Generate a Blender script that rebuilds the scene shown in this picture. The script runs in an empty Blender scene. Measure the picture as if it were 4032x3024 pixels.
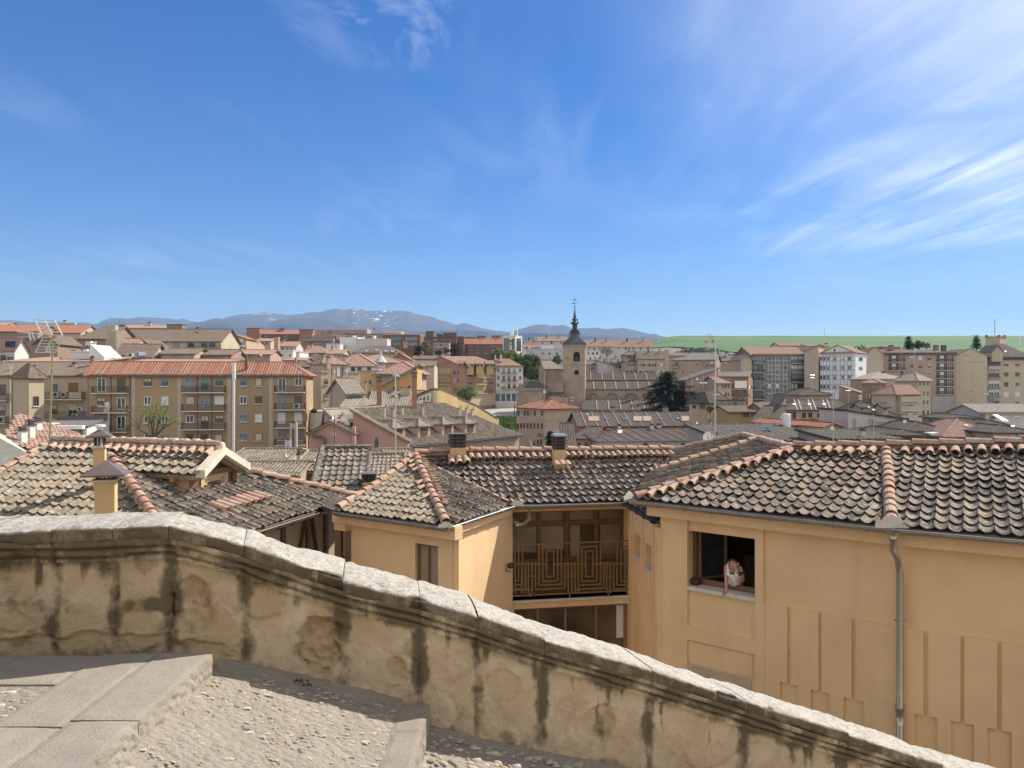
import bpy, bmesh, math, random
from mathutils import Vector as V, Matrix, noise
R = math.radians
rnd = random.Random(7)
F, CX, CY = 3028.0, 2016.0, 1512.0        # focal length and centre of the photograph in its own pixels
S = bpy.context.scene
COL = S.collection
SUN_AZ, SUN_EL = R(57), R(42)
SUNV = V((math.sin(SUN_AZ)*math.cos(SUN_EL), math.cos(SUN_AZ)*math.cos(SUN_EL), math.sin(SUN_EL)))

def P(x, y, D):                            # a point of the place seen at pixel x, y from the viewpoint, D metres away
    return V(((x-CX)/F*D, D, (CY-y)/F*D))
CR = {0: (0, 0, 1), 1: (0, 1150, .45208), 2: (900, 1150, .45208), 3: (1700, 1150, .45208), 4: (2500, 1250, .36166), 5: (3200, 1250, .37613),
      6: (1300, 1700, .5877), 7: (2432, 1700, .7233), 8: (2600, 2000, .22604), 9: (0, 1650, .63291)}
def px(c, x, y):
    ox, oy, s = CR[c]
    return ox+x*s, oy+y*s
def lerp(a, b, t): return a+(b-a)*t
def sm(x, a, b):
    t = max(0., min(1., (x-a)/(b-a))) if a != b else float(x > a)
    return t*t*(3-2*t)
def interp(pts, x):
    if x <= pts[0][0]: return pts[0][1]
    for (a, va), (b, vb) in zip(pts, pts[1:]):
        if x <= b: return lerp(va, vb, (x-a)/(b-a))
    return pts[-1][1]

# ---------------------------------------------------------------- mesh builder
class MB:
    def __init__(s): s.v = []; s.f = []; s.m = []; s.mi = 0; s.at = None
    def poly(s, pts, flip=False):
        n = len(s.v); s.v += [tuple(p) for p in pts]
        i = list(range(n, n+len(pts)))
        s.f.append(i[::-1] if flip else i); s.m.append(s.mi)
    def box(s, o, a, b, c):
        o, a, b, c = V(o), V(a), V(b), V(c)
        if a.cross(b).dot(c) < 0: a, b = b, a
        n = len(s.v)
        s.v += [tuple(p) for p in (o, o+a, o+a+b, o+b, o+c, o+a+c, o+a+b+c, o+b+c)]
        for q in ((0, 3, 2, 1), (4, 5, 6, 7), (0, 1, 5, 4), (1, 2, 6, 5), (2, 3, 7, 6), (3, 0, 4, 7)):
            s.f.append([n+k for k in q]); s.m.append(s.mi)
    def bx(s, x0, x1, y0, y1, z0, z1): s.box((x0, y0, z0), (x1-x0, 0, 0), (0, y1-y0, 0), (0, 0, z1-z0))
    def tube(s, pts, rad, n=6, cap=True):
        pts = [V(p) for p in pts]
        if not isinstance(rad, (list, tuple)): rad = [rad]*len(pts)
        base = len(s.v)
        for i, p in enumerate(pts):
            t = (pts[min(i+1, len(pts)-1)]-pts[max(i-1, 0)]).normalized()
            a = t.cross(V((0, 0, 1)) if abs(t.z) < .9 else V((1, 0, 0))).normalized(); b = t.cross(a)
            for k in range(n):
                th = 2*math.pi*k/n
                s.v.append(tuple(p+(a*math.cos(th)+b*math.sin(th))*rad[i]))
        for i in range(len(pts)-1):
            for k in range(n):
                q = base+i*n
                s.f.append([q+k, q+(k+1) % n, q+n+(k+1) % n, q+n+k]); s.m.append(s.mi)
        if cap:
            s.f.append([base+k for k in range(n)]); s.m.append(s.mi)
            q = base+(len(pts)-1)*n
            s.f.append([q+k for k in range(n)][::-1]); s.m.append(s.mi)
    def grid(s, rows):
        n = len(s.v); w = len(rows[0])
        for r in rows: s.v += [tuple(p) for p in r]
        for i in range(len(rows)-1):
            for k in range(w-1):
                q = n+i*w+k
                s.f.append([q, q+1, q+w+1, q+w]); s.m.append(s.mi)
    def lathe(s, o, prof, n=10, sx=1, sy=1):
        o = V(o); rows = []
        for r, z in prof:
            rows.append([o+V((r*sx*math.cos(2*math.pi*k/n), r*sy*math.sin(2*math.pi*k/n), z)) for k in range(n+1)])
        s.grid(rows)
    def bar(s, p, q, w, h=None):             # a square bar from p to q
        p, q = V(p), V(q); t = (q-p)
        h = h or w
        tn = t.normalized()
        a = tn.cross(V((0, 0, 1)) if abs(tn.z) < .9 else V((0, 1, 0))).normalized(); b = tn.cross(a)
        s.box(p-a*w/2-b*h/2, t, a*w, b*h)

WL = {}
def _wl(parent): return WL.get(parent.name, V((0, 0, 0))) if parent else V((0, 0, 0))
def obj(name, mb, mats, parent=None, smooth=False, loc=None, attr=None):
    off = _wl(parent) if parent else (V(loc) if loc is not None else V((0, 0, 0)))
    me = bpy.data.meshes.new(name)
    ox, oy, oz = off
    me.from_pydata([(x-ox, y-oy, z-oz) for x, y, z in mb.v], [], mb.f)
    if isinstance(mats, str): mats = [mats]
    for m in mats: me.materials.append(MT[m])
    if len(mats) > 1: me.polygons.foreach_set('material_index', mb.m)
    if smooth: me.polygons.foreach_set('use_smooth', [True]*len(me.polygons))
    if attr:
        for k, vals in attr.items():
            a = me.attributes.new(k, 'FLOAT', 'POINT'); a.data.foreach_set('value', vals)
    me.update()
    o = bpy.data.objects.new(name, me); COL.objects.link(o)
    if parent: o.parent = parent
    else: o.location = off
    WL[o.name] = off
    return o
def tag(o, label=None, cat=None, group=None, kind=None):
    if label: o['label'] = label
    if cat: o['category'] = cat
    if group: o['group'] = group
    if kind: o['kind'] = kind
    return o
def thing(name, label, cat, loc, group=None):
    o = bpy.data.objects.new(name, None); COL.objects.link(o)
    o.location = V(loc); o.empty_display_size = .2; WL[o.name] = V(loc)
    return tag(o, label, cat, group)

# ---------------------------------------------------------------- materials
MT = {}
def nodes(name):
    m = bpy.data.materials.new(name); m.use_nodes = True; MT[name] = m
    nt = m.node_tree; b = nt.nodes['Principled BSDF']
    return m, nt, b
class NT:
    def __init__(s, nt): s.nt = nt
    def n(s, t, **kw):
        x = s.nt.nodes.new(t)
        for k, v in kw.items(): setattr(x, k, v)
        return x
    def l(s, a, b): s.nt.links.new(a, b)
    def noise(s, co, scale, detail=5, rough=.6, dist=0):
        x = s.n('ShaderNodeTexNoise'); x.inputs['Scale'].default_value = scale; x.inputs['Detail'].default_value = detail
        x.inputs['Roughness'].default_value = rough; x.inputs['Distortion'].default_value = dist
        if co is not None: s.l(co, x.inputs['Vector'])
        return x.outputs['Fac']
    def mapr(s, v, a, b, c=0, d=1):
        x = s.n('ShaderNodeMapRange'); s.l(v, x.inputs['Value'])
        for k, q in zip(('From Min', 'From Max', 'To Min', 'To Max'), (a, b, c, d)): x.inputs[k].default_value = q
        return x.outputs['Result']
    def mix(s, f, a, b):
        x = s.n('ShaderNodeMix', data_type='RGBA')
        for k, q in ((0, f), (6, a), (7, b)):
            if isinstance(q, (int, float)): x.inputs[k].default_value = q
            elif isinstance(q, (tuple, list)): x.inputs[k].default_value = (*q, 1) if len(q) == 3 else q
            else: s.l(q, x.inputs[k])
        return x.outputs[2]
    def math(s, op, a, b=0):
        x = s.n('ShaderNodeMath', operation=op)
        for k, q in ((0, a), (1, b)):
            if isinstance(q, (int, float)): x.inputs[k].default_value = q
            else: s.l(q, x.inputs[k])
        return x.outputs[0]
    def scaled(s, co, sc):
        x = s.n('ShaderNodeMapping'); x.inputs['Scale'].default_value = sc; s.l(co, x.inputs['Vector']); return x.outputs[0]
    def bump(s, h, bsdf, strength=.5, dist=.02):
        x = s.n('ShaderNodeBump'); x.inputs['Strength'].default_value = strength; x.inputs['Distance'].default_value = dist
        s.l(h, x.inputs['Height']); s.l(x.outputs[0], bsdf.inputs['Normal'])
def sc3(c, k): return tuple(min(1, q*k) for q in c)

def stucco(name, col, var=.14, sc=.8, rough=.92, stain=.3, bsc=25, bump=.25, dist=.01, stcol=None, crack=False):
    m, nt, b = nodes(name); k = NT(nt); co = k.n('ShaderNodeTexCoord').outputs['Object']
    n1 = k.noise(co, sc, 6, .65)
    c = k.mix(k.mapr(n1, .3, .7), sc3(col, 1-var), sc3(col, 1+var))
    st = k.noise(k.scaled(co, (sc*2.5, sc*2.5, sc*.25)), 1, 5, .6)       # rain streaks, longer than wide
    c = k.mix(k.mapr(st, .52, .78, 0, stain), c, stcol or sc3(col, .5))
    if crack:                                                  # hairline cracks and patched places
        v_ = k.n('ShaderNodeTexVoronoi', feature='DISTANCE_TO_EDGE'); v_.inputs['Scale'].default_value = .55
        wv = k.n('ShaderNodeVectorMath', operation='ADD'); k.l(co, wv.inputs[0]); nn = k.n('ShaderNodeTexNoise'); nn.inputs['Scale'].default_value = 3; nn.inputs['Detail'].default_value = 6; k.l(co, nn.inputs['Vector']); k.l(nn.outputs['Color'], wv.inputs[1]); k.l(wv.outputs[0], v_.inputs['Vector'])
        cm = k.math('MULTIPLY', k.mapr(v_.outputs['Distance'], .004, 0), k.mapr(k.noise(co, .5, 3), .52, .62))
        c = k.mix(k.math('MULTIPLY', cm, .45), c, sc3(col, .5))
        c = k.mix(k.mapr(k.noise(k.scaled(co, (6, 6, .35)), 1, 4, .6), .60, .78, 0, .25), c, sc3(col, .72))
        c = k.mix(k.mapr(k.noise(co, .33, 2), .56, .60, 0, .12), c, sc3(col, 1.25))
    k.l(c, b.inputs['Base Color']); b.inputs['Roughness'].default_value = rough
    b.inputs['Specular IOR Level'].default_value = .2
    if bump: k.bump(k.noise(co, bsc, 4), b, bump, dist)
    return m
def tilemat(name, a, b_, c_, lich=(.42, .40, .33), lf=.45, isl=True, sc=1.2):
    """fired clay tiles: every tile its own tone, with lichen and soot"""
    m, nt, b = nodes(name); k = NT(nt); co = k.n('ShaderNodeTexCoord').outputs['Object']
    if isl: r = k.n('ShaderNodeNewGeometry').outputs['Random Per Island']
    else: r = k.mapr(k.noise(k.scaled(co, (1, 1, 1)), 2.6, 3), .3, .7)
    cr = k.n('ShaderNodeValToRGB'); k.l(r, cr.inputs[0]); e = cr.color_ramp.elements
    e[0].color = (*a, 1); e[1].color = (*c_, 1); x = e.new(.55); x.color = (*b_, 1)
    n = k.noise(co, sc*6, 6, .7); n2 = k.noise(co, sc*1.1, 3)
    c = k.mix(k.mapr(n, .42, .68, 0, .55), cr.outputs[0], sc3(b_, .35))
    ln = k.math('ADD', k.noise(co, sc*9, 5, .75), k.math('MULTIPLY', n2, .25))
    c = k.mix(k.mapr(ln, .62, .75, 0, lf), c, lich)
    k.l(c, b.inputs['Base Color']); b.inputs['Roughness'].default_value = .95; b.inputs['Specular IOR Level'].default_value = .15
    k.bump(n, b, .5, .015)
    return m
def plain(name, col, rough=.6, metal=0, spec=.5, var=.08, sc=6):
    m, nt, b = nodes(name); k = NT(nt); co = k.n('ShaderNodeTexCoord').outputs['Object']
    c = k.mix(k.mapr(k.noise(co, sc, 4), .3, .7), sc3(col, 1-var), sc3(col, 1+var))
    k.l(c, b.inputs['Base Color']); b.inputs['Roughness'].default_value = rough; b.inputs['Metallic'].default_value = metal
    b.inputs['Specular IOR Level'].default_value = spec
    return m
def brick(name, c1, c2, mortar, sc=4, rough=.9):
    m, nt, b = nodes(name); k = NT(nt); co = k.n('ShaderNodeTexCoord').outputs['Object']
    s_ = k.n('ShaderNodeSeparateXYZ'); k.l(co, s_.inputs[0]); j = k.n('ShaderNodeCombineXYZ')
    k.l(k.math('ADD', s_.outputs[0], s_.outputs[1]), j.inputs[0]); k.l(s_.outputs[2], j.inputs[1])
    t = k.n('ShaderNodeTexBrick'); k.l(j.outputs[0], t.inputs['Vector']); t.inputs['Scale'].default_value = sc
    t.inputs['Color1'].default_value = (*c1, 1); t.inputs['Color2'].default_value = (*c2, 1); t.inputs['Mortar'].default_value = (*mortar, 1)
    n = k.noise(co, .7, 5)
    k.l(k.mix(k.mapr(n, .35, .75, 0, .35), t.outputs[0], sc3(c1, .6)), b.inputs['Base Color']); b.inputs['Roughness'].default_value = rough
    b.inputs['Specular IOR Level'].default_value = .2
    return m
def glassm(name, col, rough=.08, spec=.6):
    m, nt, b = nodes(name); k = NT(nt); co = k.n('ShaderNodeTexCoord').outputs['Object']
    c = k.mix(k.mapr(k.noise(co, 1.1, 2), .35, .65), sc3(col, .6), sc3(col, 1.5))
    k.l(c, b.inputs['Base Color']); b.inputs['Roughness'].default_value = rough; b.inputs['Specular IOR Level'].default_value = spec
    return m
def leafm(name, a, b_, tr=.25):
    m, nt, b = nodes(name); k = NT(nt)
    g = k.n('ShaderNodeNewGeometry').outputs['Random Per Island']
    c = k.mix(g, a, b_)
    k.l(c, b.inputs['Base Color']); b.inputs['Roughness'].default_value = .7; b.inputs['Specular IOR Level'].default_value = .2
    t = k.n('ShaderNodeBsdfTranslucent'); k.l(c, t.inputs[0]); x = k.n('ShaderNodeMixShader'); x.inputs[0].default_value = tr
    k.l(b.outputs[0], x.inputs[1]); k.l(t.outputs[0], x.inputs[2]); k.l(x.outputs[0], nt.nodes['Material Output'].inputs[0])
    return m

stucco('yellow_stucco', (.78, .54, .30), .09, .7, stain=.45, bsc=60, bump=.3, dist=.006, stcol=(.57, .385, .205), crack=True)
stucco('ochre_stucco', (.60, .42, .21), .10, .8, stain=.2)
stucco('house_cream', (0.448, 0.372, 0.272), .10, .25, stain=.25)
stucco('block_ochre', (0.368, 0.26, 0.152), .08, .12, stain=.28)
stucco('block_cream', (0.424, 0.34, 0.228), .08, .12, stain=.25)
stucco('pale_strip', (0.45, 0.378, 0.288), .06, .3, stain=.2)
stucco('white_wall', (0.666, 0.639, 0.576), .06, .2, stain=.2)
stucco('greywhite_wall', (.52, .485, .44), .08, .2, stain=.3)
stucco('grey_wall', (.36, .33, .29), .10, .2, stain=.3)
stucco('beige_wall', (.45, .365, .275), .10, .2, stain=.25)
stucco('pink_wall', (0.432, 0.264, 0.208), .10, .2, stain=.25)
stucco('palepink_wall', (0.4, 0.296, 0.24), .08, .2, stain=.2)
stucco('salmon_wall', (.36, .205, .145), .10, .2, stain=.15)
stucco('yellow_wall', (0.448, 0.32, 0.144), .10, .2, stain=.2)
stucco('sand_wall', (.47, .375, .26), .08, .2, stain=.25)
stucco('lemon_wall', (.50, .41, .285), .05, .2, stain=.12)
stucco('brown_wall', (0.272, 0.192, 0.128), .12, .2, stain=.3)
stucco('rosebrown_wall', (.39, .285, .22), .12, .2, stain=.25)
stucco('church_stone', (.36, .28, .20), .22, .35, stain=.45, bump=.4, bsc=6, dist=.05)
stucco('church_pale', (0.368, 0.304, 0.216), .16, .35, stain=.35)
brick('red_brick', (.36, .17, .11), (.30, .14, .09), (.36, .27, .2), 5)
brick('dark_brick', (.19, .115, .075), (.16, .095, .065), (.2, .15, .11), 3)
brick('tan_brick', (.48, .33, .21), (.42, .28, .17), (.48, .4, .3), 3)
brick('old_brick', (.42, .31, .22), (.36, .26, .18), (.5, .43, .34), 7)
tilemat('tile_old', (.10, .083, .065), (.19, .158, .124), (.31, .225, .16), (.43, .40, .34), .65)
tilemat('tile_lichen', (.20, .165, .12), (.28, .24, .175), (.34, .235, .155), (.46, .435, .35), .75)
tilemat('tile_ridge', (.40, .23, .155), (.50, .31, .225), (.45, .34, .25), (.55, .46, .36), .45)
tilemat('tile_mid', (.17, .14, .105), (.26, .215, .165), (.36, .24, .17), (.47, .44, .36), .75)
tilemat('tile_red', (.25, .095, .06), (.33, .14, .09), (.42, .26, .17), (.52, .42, .3), .35)
tilemat('roof_brown', (.15, .11, .082), (.195, .145, .108), (.25, .19, .14), (.3, .27, .22), .4, isl=False, sc=.5)
tilemat('roof_red', (.30, .12, .075), (.36, .155, .10), (.38, .21, .14), (.4, .3, .22), .3, isl=False, sc=.5)
tilemat('roof_rose', (.30, .17, .125), (.35, .215, .16), (.40, .28, .21), (.44, .36, .3), .35, isl=False, sc=.5)
tilemat('roof_dark', (.072, .059, .048), (.105, .087, .070), (.145, .118, .094), (.25, .225, .185), .5, isl=False, sc=.6)
tilemat('roof_grey', (.17, .145, .125), (.21, .18, .155), (.25, .215, .185), (.3, .28, .25), .35, isl=False, sc=.5)
tilemat('roof_pale', (.36, .29, .23), (.42, .34, .27), (.5, .42, .34), (.55, .5, .42), .4, isl=False, sc=.5)
stucco('mortar', (.16, .13, .10), .25, 4, stain=.3)
stucco('lime_mortar', (.62, .55, .42), .15, 3, stain=.2, bsc=18, bump=.6, dist=.02)
plain('gutter_zinc', (.42, .40, .36), .38, .75, var=.15)
plain('gutter_bright', (.62, .62, .60), .3, .8)
plain('gutter_brown', (.10, .055, .035), .45)
plain('gutter_dark', (.05, .055, .065), .5)
plain('pipe_steel', (.50, .46, .38), .35, .7, var=.12)
plain('cap_brown', (.13, .10, .085), .5, var=.2)
plain('wood_dark', (.10, .05, .025), .6, var=.3, sc=12)
plain('wood_mid', (.17, .09, .04), .5, var=.25, sc=12)
plain('wood_light', (.52, .36, .19), .55, var=.15, sc=9)
plain('rail_ochre', (.235, .14, .058), .55, var=.1)
plain('pane_beige', (.27, .215, .15), .25, var=.3, sc=1.2)
plain('frame_brown', (.17, .095, .042), .5, var=.15)
plain('frame_white', (.72, .71, .67), .5)
plain('frame_grey', (.30, .30, .30), .5)
plain('shutter_white', (.62, .62, .60), .6)
plain('shutter_beige', (.50, .45, .36), .6)
plain('shutter_green', (.16, .22, .17), .6)
plain('iron_dark', (.035, .033, .032), .55, var=.2)
plain('iron_rust', (.14, .085, .055), .7, var=.25)
plain('alu', (.66, .65, .60), .35, .6)
plain('brass', (.34, .29, .15), .45, .4)
plain('white_paint', (.80, .80, .78), .45)
plain('white_metal', (.72, .71, .66), .4, .1, var=.06, sc=3)
plain('black_soot', (.035, .03, .028), .9, var=.3)
plain('slab_dark', (.09, .08, .072), .9, var=.25)
plain('sill_stone', (.60, .56, .48), .7, var=.12, sc=10)
plain('orange', (.55, .20, .05), .5)
plain('blind_ochre', (.50, .40, .26), .8)
plain('curtain', (.60, .56, .48), .9, var=.12, sc=3)
plain('room_dark', (.035, .022, .014), .9, var=.3)
plain('room_brown', (.20, .125, .075), .8, var=.3)
plain('sofa_grey', (.24, .19, .155), .9, var=.2)
plain('slate', (.075, .085, .085), .45, .1, var=.3, sc=1.5)
plain('lead_dark', (.045, .05, .045), .5, .2, var=.3)
plain('ac_white', (.60, .58, .52), .5)
plain('awning_white', (.80, .78, .73), .7)
plain('awning_dark', (.14, .12, .11), .8)
plain('panel_blue', (.30, .33, .38), .5)
plain('panel_grey', (.17, .17, .175), .5, var=.15, sc=.6)
plain('panel_white', (.68, .68, .66), .6)
plain('lamp_green', (.03, .05, .04), .5)
plain('sign_brown', (.16, .06, .05), .6)
glassm('glass', (.03, .035, .04))
glassm('glass_warm', (.10, .068, .038), .10, .5)
glassm('glass_pale', (.16, .17, .18), .1)
glassm('glass_teal', (.08, .14, .14), .1)
plain('skin', (.50, .27, .19), .55, var=.06, sc=20)
plain('hair', (.022, .013, .008), .6, var=.3, sc=40)
plain('cotton', (.82, .80, .78), .85, var=.04)
plain('phone_black', (.02, .02, .022), .3)
plain('gold', (.75, .50, .12), .3, .9)
plain('wicker', (.05, .03, .018), .8, var=.3, sc=40)
leafm('leaf_spring', (.13, .17, .045), (.25, .28, .08))
leafm('leaf_mid', (.045, .085, .025), (.10, .16, .04))
leafm('leaf_light', (.13, .18, .05), (.24, .28, .09))
leafm('leaf_conifer', (.012, .028, .018), (.032, .058, .035), .1)
leafm('leaf_bare', (.20, .17, .10), (.30, .26, .15))
leafm('leaf_scrub', (.05, .07, .035), (.11, .12, .06), .1)
plain('bark', (.10, .075, .055), .95, var=.3, sc=6)

# ---------------------------------------------------------------- camera, light, sky
cam = bpy.data.cameras.new('camera'); co_ = bpy.data.objects.new('camera', cam); COL.objects.link(co_)
cam.sensor_fit = 'HORIZONTAL'; cam.sensor_width = 36; cam.lens = 36*F/4032
cam.clip_start = .05; cam.clip_end = 60000
co_.location = (0, 0, 0); co_.rotation_euler = (R(90), 0, 0); S.camera = co_
sl = bpy.data.lights.new('sun', 'SUN'); so = bpy.data.objects.new('sun', sl); COL.objects.link(so)
sl.energy = 4.6; sl.angle = R(.5); sl.color = (1, .95, .87)
so.rotation_euler = SUNV.to_track_quat('Z', 'Y').to_euler()
S.view_settings.view_transform = 'Standard'; S.view_settings.look = 'None'; S.view_settings.gamma = 1
S.view_settings.exposure = .74
w = bpy.data.worlds.new('World'); S.world = w; w.use_nodes = True
k = NT(w.node_tree); bg = w.node_tree.nodes['Background']
sky = k.n('ShaderNodeTexSky', sky_type='NISHITA'); sky.sun_disc = False
sky.sun_elevation = SUN_EL; sky.sun_rotation = SUN_AZ; sky.altitude = 1000; sky.air_density = 1.0; sky.dust_density = .15; sky.ozone_density = 3.0
tc = k.n('ShaderNodeTexCoord').outputs['Generated']
sp = k.n('ShaderNodeSeparateXYZ'); k.l(tc, sp.inputs[0])
# cirrus: streaks in a high flat layer above the viewer
zz = k.math('MAXIMUM', sp.outputs[2], .03)
cu = k.math('DIVIDE', sp.outputs[0], zz); cv = k.math('DIVIDE', sp.outputs[1], zz)
cc = k.n('ShaderNodeCombineXYZ'); k.l(cu, cc.inputs[0]); k.l(cv, cc.inputs[1])
def streak(rot, sx_, sy_, loc, dist, lo, hi):
    mp = k.n('ShaderNodeMapping'); mp.inputs['Rotation'].default_value = (0, 0, R(rot)); mp.inputs['Scale'].default_value = (sx_, sy_, 1); mp.inputs['Location'].default_value = loc; k.l(cc.outputs[0], mp.inputs['Vector'])
    return k.mapr(k.noise(mp.outputs[0], 1.0, 9, .62, dist), lo, hi)
fan = k.math('MULTIPLY', streak(38, 2.7, .50, (3.1, 1.7, 0), .9, .36, .88), k.mapr(k.noise(cc.outputs[0], .6, 4, .55, .6), .32, .64))
ad = k.math('MULTIPLY', k.mapr(sp.outputs[0], .10, .50), k.mapr(sp.outputs[2], .06, .2))     # more cirrus on the sun's side
right = k.math('MULTIPLY', k.math('MULTIPLY', fan, ad), .95)
big = k.noise(cc.outputs[0], .42, 3, .5, .4)
left = k.math('MULTIPLY', k.math('MULTIPLY', streak(-62, 2.2, .5, (1.3, 4.2, 0), .8, .45, .85), k.mapr(big, .46, .66)), .26)
# one curled wisp high over the middle
wx = k.math('SUBTRACT', cu, -.36); wy = k.math('SUBTRACT', cv, 2.05)
wm = k.mapr(k.math('SQRT', k.math('ADD', k.math('MULTIPLY', wx, wx), k.math('MULTIPLY', k.math('MULTIPLY', wy, wy), .35))), .30, .02)
left = k.math('ADD', left, k.math('MULTIPLY', k.math('MULTIPLY', wm, streak(20, 3.4, 1.5, (0, 2, 0), 1.2, .44, .76)), .55))
# a veil that brightens around the sun
dt = k.n('ShaderNodeVectorMath', operation='DOT_PRODUCT'); k.l(tc, dt.inputs[0]); dt.inputs[1].default_value = SUNV
veil = k.math('MULTIPLY', k.math('POWER', k.mapr(dt.outputs['Value'], .66, 1.0), 1.8), .75)
cf = k.math('MINIMUM', k.math('ADD', k.math('ADD', right, left), veil), .95)
cf = k.math('MULTIPLY', cf, k.mapr(sp.outputs[2], .05, .16))
hs = k.n('ShaderNodeHueSaturation'); hs.inputs['Saturation'].default_value = 1.42; hs.inputs['Hue'].default_value = .512; hs.inputs['Value'].default_value = .74; k.l(sky.outputs[0], hs.inputs['Color'])
# unseen bright cloud bank behind the viewer, added as fill light for shaded walls
bk = k.math('MULTIPLY', k.mapr(sp.outputs[1], .05, -.35), k.mapr(k.noise(tc, 2.2, 6, .6), .35, .6))
skc = k.mix(cf, hs.outputs[0], (7.9, 8.1, 8.2))
skc = k.mix(k.math('MULTIPLY', bk, .78), skc, (9.0, 8.6, 8.0))
k.l(skc, bg.inputs[0]); bg.inputs[1].default_value = .11

# ---------------------------------------------------------------- land
TL = [(0, -9), (30, -11), (60, -16), (130, -18), (190, -17.5), (230, -12), (280, -9.3), (330, -6), (400, 0), (520, 12), (700, 24), (1000, 34), (2500, 60), (9000, 80), (20000, 80)]
TR = [(0, -9), (30, -11), (60, -16), (130, -18), (190, -17.5), (230, -12), (280, -9.3), (400, -2), (520, 8), (600, 18), (680, 28), (760, 40), (860, 53.5), (930, 57), (1000, 58), (1300, 52), (2500, 50), (20000, 80)]
def terrain(x, y):
    t = sm(x/max(y, 1), .10, .22)
    return lerp(interp(TL, y), interp(TR, y), t)
stucco('town_ground', (.22, .19, .155), .2, .05, stain=.2)
m, nt, b = nodes('town_land'); kk = NT(nt); co = kk.n('ShaderNodeTexCoord').outputs['Object']
sp2 = kk.n('ShaderNodeSeparateXYZ'); kk.l(co, sp2.inputs[0])
gz = kk.math('ADD', sp2.outputs[2], kk.math('MULTIPLY', kk.noise(co, .02, 4), 6))
kk.l(kk.mix(kk.mapr(gz, 16, 26), (.15, .13, .105), (.17, .16, .10)), b.inputs['Base Color']); b.inputs['Roughness'].default_value = .95
ys = [0, 5, 10, 20, 30, 45, 60, 80, 100, 130, 160, 200, 240, 280, 330, 400, 460, 520, 560, 600, 640, 680, 720, 760, 800, 860, 900, 930, 970, 1000, 1100, 1300, 1700, 2500, 5000, 9000, 12500]
ks = [-1.5, -1.2]+[-1+.05*i for i in range(41)]+[1.2, 1.5]
mb = MB(); mb.grid([[(kx*max(y, 12), y, terrain(kx*max(y, 12), y)) for kx in ks] for y in ys])
g = obj('ground', mb, 'town_land', smooth=True); tag(g, 'brown ground the town stands on, rising away to the hills', 'ground', kind='structure')
# the green corn field on the hill, a sheet just above the land
m, nt, b = nodes('green_field'); kk = NT(nt); co = kk.n('ShaderNodeTexCoord').outputs['Object']
kk.l(kk.mix(kk.mapr(kk.noise(kk.scaled(co, (.006, .02, .02)), 1, 6, .65, .5), .38, .62), (.045, .110, .026), (.080, .155, .040)), b.inputs['Base Color']); b.inputs['Roughness'].default_value = .95
mb = MB(); yy = [700, 720, 740, 760, 780, 800, 830, 860, 900, 930, 970, 1000, 1060, 1150, 1300]
rows = []
for y in yy:
    r_ = []
    for i in range(61):
        kx = .135+i*.0125
        lo = 655+18*math.sin(kx*9)+lerp(70, -25, sm(kx, .14, .40))
        y2 = lerp(lo, 1300, (y-700)/600)
        r_.append((kx*y2, y2, terrain(kx*y2, y2)+.6))
    rows.append(r_)
mb.grid(rows)
tag(obj('field', mb, 'green_field', smooth=True), 'green corn field covering the low hill behind the town', 'field', kind='structure')

# mountains
m, nt, b = nodes('mountain_rock'); kk = NT(nt); co = kk.n('ShaderNodeTexCoord').outputs['Object']
s3 = kk.n('ShaderNodeSeparateXYZ'); kk.l(co, s3.inputs[0])
nz = kk.noise(co, .0022, 7, .6)
hh = kk.math('ADD', s3.outputs[2], kk.math('MULTIPLY', kk.math('SUBTRACT', nz, .5), 700))
c = kk.mix(kk.mapr(hh, 430, 640), (.020, .030, .030), (.095, .088, .085))
at = kk.n('ShaderNodeAttribute', attribute_name='snow').outputs['Fac']
c = kk.mix(kk.math('MULTIPLY', kk.mapr(kk.noise(kk.scaled(co, (1, 1, 1.6)), .011, 5, .7), .575, .60), at), c, (.8, .8, .82))
kk.l(c, b.inputs['Base Color']); b.inputs['Roughness'].default_value = 1; b.inputs['Specular IOR Level'].default_value = 0
def c_to(c, pts): return [px(c, x, y) for x, y in pts]
rear = c_to(1, [(-600, 250), (-300, 238), (0, 240), (150, 245), (300, 262), (500, 262), (700, 270), (850, 275), (900, 255), (960, 236), (1050, 230), (1120, 233), (1220, 222), (1300, 234), (1400, 240), (1500, 244), (1600, 240), (1660, 262), (1760, 268), (1880, 246)]) + \
       c_to(2, [(0, 222), (100, 200), (210, 185), (320, 175), (420, 200), (520, 215), (640, 205), (760, 175), (860, 150), (935, 135), (1030, 150), (1080, 132), (1140, 145), (1200, 168), (1290, 170), (1380, 170), (1480, 160), (1580, 170), (1680, 205), (1800, 235), (1900, 265), (1990, 290), (2060, 278)]) + \
       c_to(3, [(400, 302), (540, 335), (670, 350), (720, 340), (780, 318), (880, 298), (950, 297), (1050, 308), (1150, 295), (1250, 325), (1400, 325), (1490, 320), (1600, 328), (1750, 332), (1830, 343), (1950, 345), (2060, 378), (2140, 400), (2300, 420)])
fore = c_to(1, [(-600, 262), (0, 250), (300, 268), (700, 272), (860, 275), (960, 240), (1080, 233), (1200, 238), (1340, 262), (1500, 292), (1640, 270), (1760, 245), (1900, 230)]) + \
       c_to(2, [(0, 235), (200, 246), (350, 262), (480, 232), (640, 216), (760, 210), (860, 206), (960, 226), (1100, 272), (1250, 310), (1450, 335), (1700, 345), (2000, 350), (2212, 352)]) + c_to(3, [(700, 372), (1200, 385), (2060, 405)])
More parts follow.
